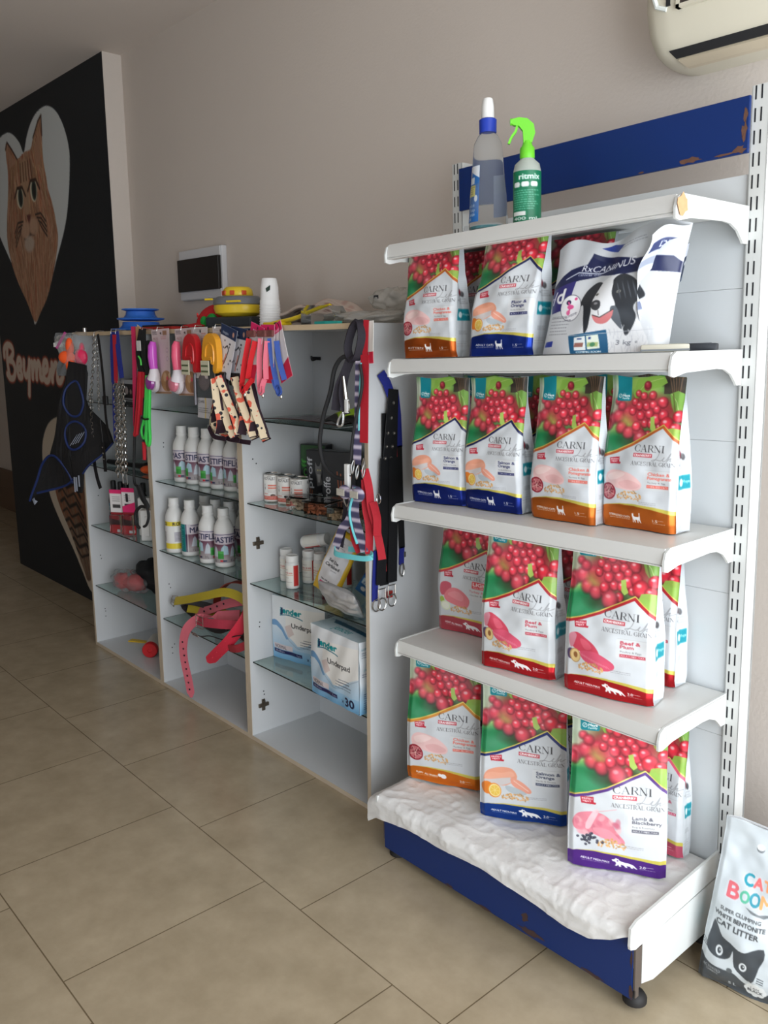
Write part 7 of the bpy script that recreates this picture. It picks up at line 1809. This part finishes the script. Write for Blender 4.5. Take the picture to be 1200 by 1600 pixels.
t = thing('long_collar', 'royal blue strap end with a steel ring, lowest left of the bundle', 'strap', (0, 0, 0))
MB().strap([(XS + .008, -.418, .98), (XS + .008, -.426, .87), (XS + .008, -.428, .80)], .026, .003, (0, 1, 0)).build('strap', M_bw, t)
MB().tube([(XS + .012, -.424 + .018 * math.cos(q), .785 + .022 * math.sin(q)) for q in [i * .524 for i in range(12)]], .0028, 6, closed=True).build('ring', M_silv, t)

# ================================================================== ON TOP OF THE CABINETS
ZT = HC + .0008
t = thing('track_toy', 'blue three-tier ball tower toy on top of the left cabinets', 'pet toy', (-2.20, -.27, ZT))
M_tb = mat('toy_blue', (58, 120, 214), .35)
for k, (r, z) in enumerate([(.150, .0), (.118, .052), (.092, .090)]):
    MB().lathe([(r * .72, z), (r * .98, z + .006), (r, z + .012), (r * .97, z + .014), (r * .80, z + .010), (r * .70, z + .018), (r * .62, z + .030), (r * .60, z + .046), (0, z + .046)] if k < 2 else [(r * .66, z - .004), (r * .66, z + .008), (r, z + .016), (r * .99, z + .021), (r * .7, z + .019), (0, z + .019)], n=40).build('tier', M_tb, t, smooth=True)
bx = MB().box((-.17, -.06, 0), (.17, .05, .014), bev=.003).build('flat_box', mat('red_flat_box', (176, 40, 34), .5)); bx.location = (-1.80, -.355, ZT); bx.rotation_euler = (0, 0, .05); tag(bx, 'flat red box lying beside the blue tower toy', 'box')
bx = MB().box((-.16, -.05, 0), (.16, .06, .009), bev=.003).build('flat_box', mat('black_flat', (30, 28, 30), .5)); bx.location = (-1.795, -.34, ZT + .0145); bx.rotation_euler = (0, 0, -.02); tag(bx, 'thin black case lying on the flat red box', 'case')
cone = MB().lathe([(.008, 0), (.001, .035), (0, .035)], n=12).build('cone_tip', mat('cream_tip', (226, 214, 180), .5)); cone.matrix_world = T(-1.90, -.425, ZT + .008, rx=0, ry=-1.0); tag(cone, 'small cream pointed tip in front of the blue tower toy', 'cone tip')
t = thing('cap', 'red baseball cap lying between the electrical box and the yellow toy', 'cap', (-1.40, -.30, ZT), -.5)
M_rc = mat('red_cap_fabric', (186, 28, 36), .8, bump=.1, bscale=150)
MB().add(*(lambda g: (g[0], g[1]))((lambda: ([(.085 * math.sin(PI / 2 * j / 8) * math.cos(2 * PI * k / 24), .10 * math.sin(PI / 2 * j / 8) * math.sin(2 * PI * k / 24), .105 * math.cos(PI / 2 * j / 8)) for j in range(9) for k in range(24)], [(j * 24 + k, (j + 1) * 24 + k, (j + 1) * 24 + (k + 1) % 24, j * 24 + (k + 1) % 24) for j in range(8) for k in range(24)]))())).build('crown', M_rc, t, smooth=True)
MB().grid(lambda u, v: ((u - .5) * .15 * (1 - .35 * v * v), -.07 - .085 * v + .03 * (abs(u - .5) * 2) ** 2, .016 - .012 * v * (1 - 0 * u) + .012 * (1 - (abs(u - .5) * 2) ** 2) * (1 - v * .3)), 12, 8).build('visor', M_rc, t, smooth=True, solid=.004)
MB().tube(spline([(-.03, -.088, .055), (-.01, -.09, .065), (.0, -.09, .05), (.02, -.088, .06)], 4), .003).build('embroidery', mat('bright_red_thread', (226, 70, 70), .6), t)
t = thing('toy', 'green knobbly toy lying in front of the red cap', 'pet toy', (-1.36, -.365, ZT))
MB().ball((0, 0, .026), (.05, .03, .026), 12).ball((.03, -.01, .034), (.035, .02, .028), 10).ball((-.02, -.02, .03), (.02, .015, .022), 8).build('body', mat('green_plastic', (24, 150, 60), .4, bump=.2, bscale=60), t, smooth=True)
t = thing('toy_boat', 'yellow and grey plastic dome toy sitting on a dark base', 'pet toy', (-1.215, -.315, ZT), .3)
MB().box((-.125, -.07, 0), (.125, .07, .045), bev=.01).build('base', mat('dark_grey_plastic', (44, 48, 54), .5), t, smooth=False)
MB().lathe([(0, .045), (.075, .046), (.105, .060), (.112, .082), (.108, .095), (0, .096)], n=32, sy=.8).build('hull', mat('toy_yellow', (226, 194, 46), .35), t, smooth=True)
MB().lathe([(.108, .092), (.115, .096), (.110, .116), (.092, .128), (0, .130)], n=32, sy=.8).build('deck', mat('toy_grey', (112, 116, 122), .4), t, smooth=True)
MB().lathe([(.062, .126), (.066, .134), (.062, .156), (.050, .166), (0, .168)], n=28, sy=.9).build('dome', mat('toy_yellow', (226, 194, 46), .35), t, smooth=True)
for a in (-2.6, -2.0, -1.3, -.5): MB().box((-.010, -.004, .132), (.010, .004, .150), bev=.002, M=T(.064 * math.cos(a), .058 * math.sin(a), 0, rz=a + PI / 2)).build('window', mat('toy_orange', (196, 74, 34), .4), t)
MB().box((-.11, -.085, .112), (-.07, -.075, .120), bev=.002).build('trim_bar', mat('toy_yellow', (226, 194, 46), .35), t); MB().box((.02, -.10, .100), (.09, -.088, .108), bev=.002).build('trim_bar', mat('toy_yellow', (226, 194, 46), .35), t)
t = thing('cup_stack', 'tall upside-down stack of white paper cups on the cabinet top', 'cup stack', (-.955, -.335, ZT))
mb = MB()
for k in range(1): mb.lathe([(.042, 0), (.0435, .003), (.0425, .006), (.0415, .006), (.039, .10), (.0385, .102), (.037, .104), (.0355, .150), (.029, .183), (.027, .185), (0, .185)], n=36)
for k in range(8): mb.lathe([(.0418 - .0003 * k, .008 + .010 * k), (.0432 - .0003 * k, .010 + .010 * k), (.0432 - .0003 * k, .0125 + .010 * k), (.0415 - .0003 * k, .014 + .010 * k)], n=36)
mb.build('cups', mat('paper_cup', (232, 232, 232), .5), t, smooth=True)
MB().prism([(0, 0), (.02, .012), (.018, -.006), (.004, -.014)], 0, .001, 'y', M=T(.022, -.033, .145, rz=.55)).build('leaf_mark', mat('dark_ink', (40, 60, 50), .5), t)
c = Cv(90, 50, (196, 180, 170), aspect=1.8); rs = random.Random(6)
for k in range(30): c.ell(rs.random(), rs.random(), .05, .05, rs.choice([(120, 80, 76), (150, 110, 100), (96, 66, 62), (180, 150, 140)]), .9, ang=rs.random() * 3)
for j in range(4): c.line([(0, .2 * j + .1), (1, .2 * j + .18)], .012, (216, 206, 196))
o = sheet('patterned_pack', c, lambda U, V: ((U - .5) * .46, (V - .5) * .18, .006 + .085 * np.sin(U * PI) ** 1.2 * (.55 + .45 * V) + .006 * np.sin(V * 9 + U * 15)), M_flat)
md = o.modifiers.new('thickness', 'SOLIDIFY'); md.thickness = .010; md.offset = -1; o.location = (-.79, -.225, ZT + .008); tag(o, 'peaked flat pack printed with brown spots, behind the yellow brush', 'printed pack')
t = thing('yellow_brush', 'yellow plastic handled tool lying on the cabinet top in front of the spotted pack', 'brush', (-.70, -.385, ZT), .10)
MB().tube([(-.155, 0, .010), (-.10, 0, .014), (-.04, 0, .022), (.05, 0, .040), (.14, 0, .062), (.17, 0, .068)], [.010, .016, .013, .012, .011, .008], 10, flat=.55).build('handle', mat('brush_yellow', (230, 200, 40), .35), t, smooth=True)
MB().box((-.17, -.03, 0), (-.07, .03, .014), bev=.005).build('foot', mat('brush_yellow', (230, 200, 40), .35), t)
t = thing('clear_scoop', 'clear plastic box-shaped scoop on the cabinet top beside the yellow tool', 'scoop', (-.565, -.37, ZT), .2)
MB().prism([(-.075, 0), (.075, 0), (.080, .03), (.055, .065), (-.045, .068), (-.075, .05)], -.04, .04, 'y').build('shell', M_clear, t, smooth=False)
t = thing('teal_tool', 'small teal plastic piece lying at the front edge of the cabinet top', 'plastic tool', (-.50, -.405, ZT), .1)
MB().prism([(-.06, -.008), (.0, -.014), (.055, -.006), (.06, .012), (.0, .016), (-.06, .008)], 0, .010, 'z').build('body', mat('teal_plastic', (40, 160, 150), .4), t)
def crumple_bag(name, loc, rx_, ry_, rz_, seed, label):
    o = sheet(name, Cv(80, 50, (255, 255, 255)), lambda U, V: tuple(a_ * (1 + .10 * np.sin(11 * U * 2 * PI / 1 * 1 + 9 * V + seed) * np.sin(V * PI)) for a_ in lump(U, V, rx_, ry_, rz_, seed)), M_cb)
    o.location = loc; return tag(o, label, 'plastic bag')
M_cb = mat('cloudy_bag', (226, 224, 218), .25, trans=.65, ior=1.15, bump=.8, bscale=30)
o = crumple_bag('plastic_bag', (-.42, -.27, ZT), .20, .10, .022, 2, 'flat crumpled clear bag on the right cabinet top'); o2 = crumple_bag('plastic_bag', (-.36, -.20, ZT + .047), .12, .07, .038, 5, 'puffed clear bag with a black mark beside the display shelving')
t = MB().box((-.012, -.0015, -.006), (.012, .0, .006)).build('ink_mark', M_slot, o2); t.location = (-.03, -.074, .045)

# ================================================================== ON THE DISPLAY SHELVING
def gput(t, x, y, z, rz=0.0): t.matrix_world = GM @ T(x, y, z, rz=rz); return t
M_pet = mat('clear_bottle_plastic', (240, 244, 246), .15, trans=.93, ior=1.06)
t = thing('spray_bottle', 'clear spray bottle with white nozzle and blue collar on the top shelf', 'bottle')
gput(t, .345, -.44, S1 + .0015, .5); k = 1.0
MB().lathe([(0, .001), (.050, .001), (.053, .006), (.053, .03), (.050, .09), (.043, .15), (.041, .19), (.037, .225), (.026, .245), (.018, .252), (.018, .262), (0, .262)], n=32).build('body', M_pet, t, smooth=True)
MB().lathe([(0, .003), (.049, .003), (.0505, .010), (.0, .0105)], n=28).build('liquid', mat('teal_liquid', (30, 150, 160), .1, trans=.5), t, smooth=True)
MB().lathe([(.023, .252), (.0235, .285), (.020, .288), (0, .288)], n=28).build('collar', mat('cobalt', (30, 60, 170), .4), t, smooth=True); MB().lathe([(.0175, .287), (.0165, .318), (.014, .336), (.012, .339), (0, .340)], n=24).build('nozzle_cap', M_cap, t, smooth=True)
c = Cv(60, 110, (36, 104, 176), aspect=.6); c.poly([(0, 0), (1, 0), (1, .22), (0, .05)], (216, 222, 230)); c.poly([(0, 0), (.35, 0), (.2, .2), (0, .3)], (216, 222, 230)); c.rect(.08, .20, .62, .32, (206, 216, 226)); c.rect(.08, .34, .72, .54, (216, 204, 110)); c.lines_of_text(.12, .37, .68, .52, 4, (90, 90, 60), seed=2); c.ell(.78, .58, .12, .06, (226, 230, 234)); c.text('cam & cift', .12, .73, .06, (236, 240, 246), wfit=.6); c.text('Yuzey', .3, .81, .06, (236, 240, 246), wfit=.45); c.text('temizle', .3, .89, .06, (236, 240, 246), wfit=.45); c.text('750', .2, .97, .05, (236, 240, 246), wfit=.25)
sheet('label', c, lambda U, V: ((.054 - .011 * (1 - V)) * np.sin(-1.30 + 1.0 * U), -(.054 - .011 * (1 - V)) * np.cos(-1.30 + 1.0 * U), .165 - .145 * V - .03 * (1 - np.abs(U * 2 - 1) ** 2) * 0), M_print, parent=t)
sheet('back_label', Cv(30, 60, (120, 130, 160)), lambda U, V: (.0485 * np.sin(2.2 + .9 * U), -.0485 * np.cos(2.2 + .9 * U), .15 - .11 * V), M_print, parent=t)
t = thing('spray_bottle', 'green-labelled spray bottle with lime trigger head on the top shelf', 'bottle'); gput(t, .468, -.425, S1 + .0015, .75)
M_lime = mat('lime_plastic', (110, 206, 50), .4)
MB().lathe([(0, 0), (.033, 0), (.036, .004), (.036, .135), (.032, .152), (.018, .165), (.017, .17), (0, .17)], n=32).build('body', mat('frosted_bottle', (206, 216, 206), .3, trans=.4), t, smooth=True)
MB().lathe([(.0185, .166), (.0195, .170), (.0190, .192), (.014, .198), (.010, .21), (0, .21)], n=24).build('collar', M_lime, t, smooth=True)
MB().prism([(-.010, .205), (.012, .205), (.020, .228), (.016, .250), (.0, .264), (-.022, .268), (-.040, .264), (-.043, .255), (-.036, .250), (-.022, .247), (-.012, .235)], -.008, .008, 'y').build('trigger_head', M_lime, t, smooth=False)
MB().strap(spline([(-.026, 0, .250), (-.030, 0, .235), (-.040, 0, .222), (-.048, 0, .205)], 5), .011, .006, (0, 1, 0)).build('trigger', M_lime, t)
MB().lathe([(.0, 0), (.008, 0), (.009, .008), (0, .009)], n=14, M=T(-.036, 0, .259) @ Matrix.Rotation(-PI / 2, 4, 'Y')).build('nozzle', M_lime, t)
c = Cv(110, 80, (14, 116, 80), aspect=1.7); c.rect(0, .0, .30, 1, (80, 180, 50)); c.poly([(0, .35), (.2, .3), (.3, .45), (.1, .6)], (20, 80, 40)); c.poly([(.1, .6), (.28, .62), (.28, .8), (.0, .9)], (150, 200, 60)); c.rect(.70, .0, 1, 1, (14, 116, 80)); c.text('ritmix', .44, .17, .11, (226, 240, 234), wfit=.26, bold=.003)
for k in range(3): c.rrect(.36 + .11 * k, .22, .45 + .11 * k, .32, .02, (226, 232, 230))
for k in range(9): c.lines_of_text(.35, .38 + .045 * k, .70, .42 + .045 * k, 1, (130, 200, 170), seed=k, th=.5)
c.rect(.34, .80, .52, .88, (226, 230, 226)); c.text('400 ml', .36, .97, .06, (226, 236, 230), wfit=.3, bold=.002)
wrap('label', c, .0366, .006, .132, t, ph=-.3)
bx = MB().prism([(-.035, 0), (.035, 0), (.03, .012), (-.035, .014)], -.02, .02, 'y').build('red_clip', mat('coral_plastic', (226, 84, 76), .4)); gput(bx, .175, -.40, S1 + .0012, .1); tag(bx, 'small coral red plastic piece near the left end of the top shelf', 'plastic clip')
t = thing('remote_control', 'beige air conditioner remote lying on the shelf by the bracket', 'remote control'); gput(t, .868, -.40, S2 + .0012, .55)
MB().box((-.055, -.024, 0), (.055, .024, .018), bev=.005).build('body', mat('remote_beige', (206, 202, 186), .5), t, smooth=True); MB().box((.01, -.017, .0175), (.045, .017, .0195), bev=.001).build('screen', mat('remote_screen', (150, 156, 150), .2), t)
MB().box((-.0555, -.0243, .002), (.0555, .0243, .007), bev=.001).build('lower_shell', mat('remote_grey', (128, 134, 138), .5), t)
t = thing('remote_control', 'black remote control lying behind the beige one', 'remote control'); gput(t, .895, -.315, S2 + .0012, .40)
MB().box((-.055, -.022, 0), (.055, .022, .018), bev=.005).build('body', mat('remote_black', (40, 44, 50), .45), t, smooth=True); MB().box((-.04, -.012, .0178), (.04, .012, .019), bev=.001).build('keypad', mat('remote_keys', (70, 74, 80), .6), t)

# ================================================================== CAT LITTER SACK ON THE FLOOR
def litter_art():
    c = Cv(150, 230, (196, 204, 209), aspect=.21 / .45)
    for k in range(2): c.ell(.47 + .16 * k, .13, .05, .022, (120, 126, 130)); c.ell(.47 + .16 * k, .122, .05, .018, (222, 226, 228))
    cols = {'C': (40, 150, 170), 'A': (226, 110, 110), 'T': (238, 160, 110), 'B': (214, 100, 110), 'O': (90, 180, 150), 'o': (60, 150, 170), 'M': (238, 170, 110), '!': (214, 206, 110)}
    for L, u, v, h, w in [('C', .34, .345, .062, .11), ('A', .46, .345, .058, .11), ('T', .58, .340, .055, .10)]:
        c.text(L, u, v, h, (206, 208, 214), wfit=w + .03, bold=.022); 
    for L, u, v, h, w in [('B', .17, .440, .082, .14), ('O', .33, .438, .062, .11), ('O', .45, .438, .066, .12), ('M', .58, .436, .066, .15), ('!', .75, .430, .06, .04)]:
        c.text(L, u, v, h, (206, 208, 214), wfit=w + .02, bold=.022)
    for L, u, v, h, w, q in [('C', .34, .345, .062, .11, 'C'), ('A', .46, .345, .058, .11, 'A'), ('T', .58, .340, .055, .10, 'T'), ('B', .17, .440, .082, .14, 'B'), ('O', .33, .438, .062, .11, 'O'), ('O', .45, .438, .066, .12, 'o'), ('M', .58, .436, .066, .15, 'M'), ('!', .75, .430, .06, .04, '!')]:
        c.text(L, u + .01, v, h, cols[q], wfit=w, bold=.008)
    c.poly([(.42, .455), (.6, .47), (.78, .45), (.66, .485), (.5, .475)], (110, 116, 120))
    dk = (66, 70, 74)
    c.text('SUPER CLUMPING', .14, .520, .020, dk, wfit=.50, bold=.002); c.text('WHITE BENTONITE', .08, .560, .024, dk, wfit=.62, bold=.003); c.text('CAT LITTER', .12, .610, .032, dk, wfit=.52, bold=.004)
    cat_ = [(-.0, .72), (.02, .66), (.04, .60), (.10, .63), (.17, .675), (.28, .685), (.38, .70), (.46, .70), (.54, .675), (.66, .65), (.68, .71), (.64, .77), (.62, .83), (.58, .88), (.46, .86), (.36, .82), (.335, .76), (.32, .72), (.30, .77), (.24, .80), (.14, .81), (.05, .80), (.0, .77)]
    g = (64, 70, 76)
    c.poly([(p.x + .06, p.y) for p in spline([(x, y, 0) for x, y in cat_], 2, True)], g)
    for ex, ey in ((.22, .765), (.52, .80)): c.ell(ex, ey, .045, .030, (214, 220, 224)); c.ell(ex, ey, .024, .018, g); c.ell(ex + .008, ey - .004, .008, .006, (214, 220, 224))
    for k in range(3): c.line([(.0, .745 + .014 * k), (.06, .750 + .012 * k)], .012, g); c.line([(.70, .835 + .014 * k), (.77, .84 + .014 * k)], .012, g)
    base = spline([(0, .835, 0), (.12, .865, 0), (.3, .865, 0), (.42, .865, 0), (.55, .905, 0), (.75, .93, 0), (1, .925, 0)], 5)
    c.poly([(p.x, p.y) for p in base] + [(1.05, 1.05), (-.05, 1.05)], (70, 76, 82)); c.ell(.375, .855, .035, .016, (90, 96, 100))
    c.text('ACTIVATED', .05, .90, .018, (214, 220, 224), wfit=.22); c.text('CARBON', .10, .92, .014, (214, 220, 224), wfit=.14)
    c.text('5 L', .38, .965, .024, (206, 212, 218), wfit=.09, bold=.002)
    for k in range(8): q = k * PI / 4; c.ell(.70 + .09 * math.cos(q), .93 + .030 * math.sin(q), .045, .022, (222, 226, 228))
    c.ell(.70, .93, .10, .035, (222, 226, 228)); c.text('I AM', .64, .925, .016, g, wfit=.1); c.text('BLACK', .61, .948, .020, g, wfit=.18, bold=.002); c.poly([(.60, .87), (.66, .905), (.70, .90)], (222, 226, 228))
    return c
lt = bag('cat_litter_sack', litter_art(), .205, .455, .095, 21, crumple=1.7, topd=.010, belly=.022, lean=.02)
lt.matrix_world = T(1.075, -.318, .0015, rz=math.radians(14), ry=.062); tag(lt, 'white cat litter sack with a dark grey cat face, on the floor at right', 'cat litter sack')
for g_ in lt.children: g_.data = g_.data.copy(); 
ll = bag('cat_litter_sack', Cv(40, 60, (206, 211, 214), aspect=.63), .22, .46, .10, 22, topd=.010, belly=.022)
ll.matrix_world = T(1.322, -.235, .0015, rz=.12, ry=.0); tag(ll, 'second white sack standing just right of the cat-faced sack, mostly cut by the frame', 'cat litter sack')
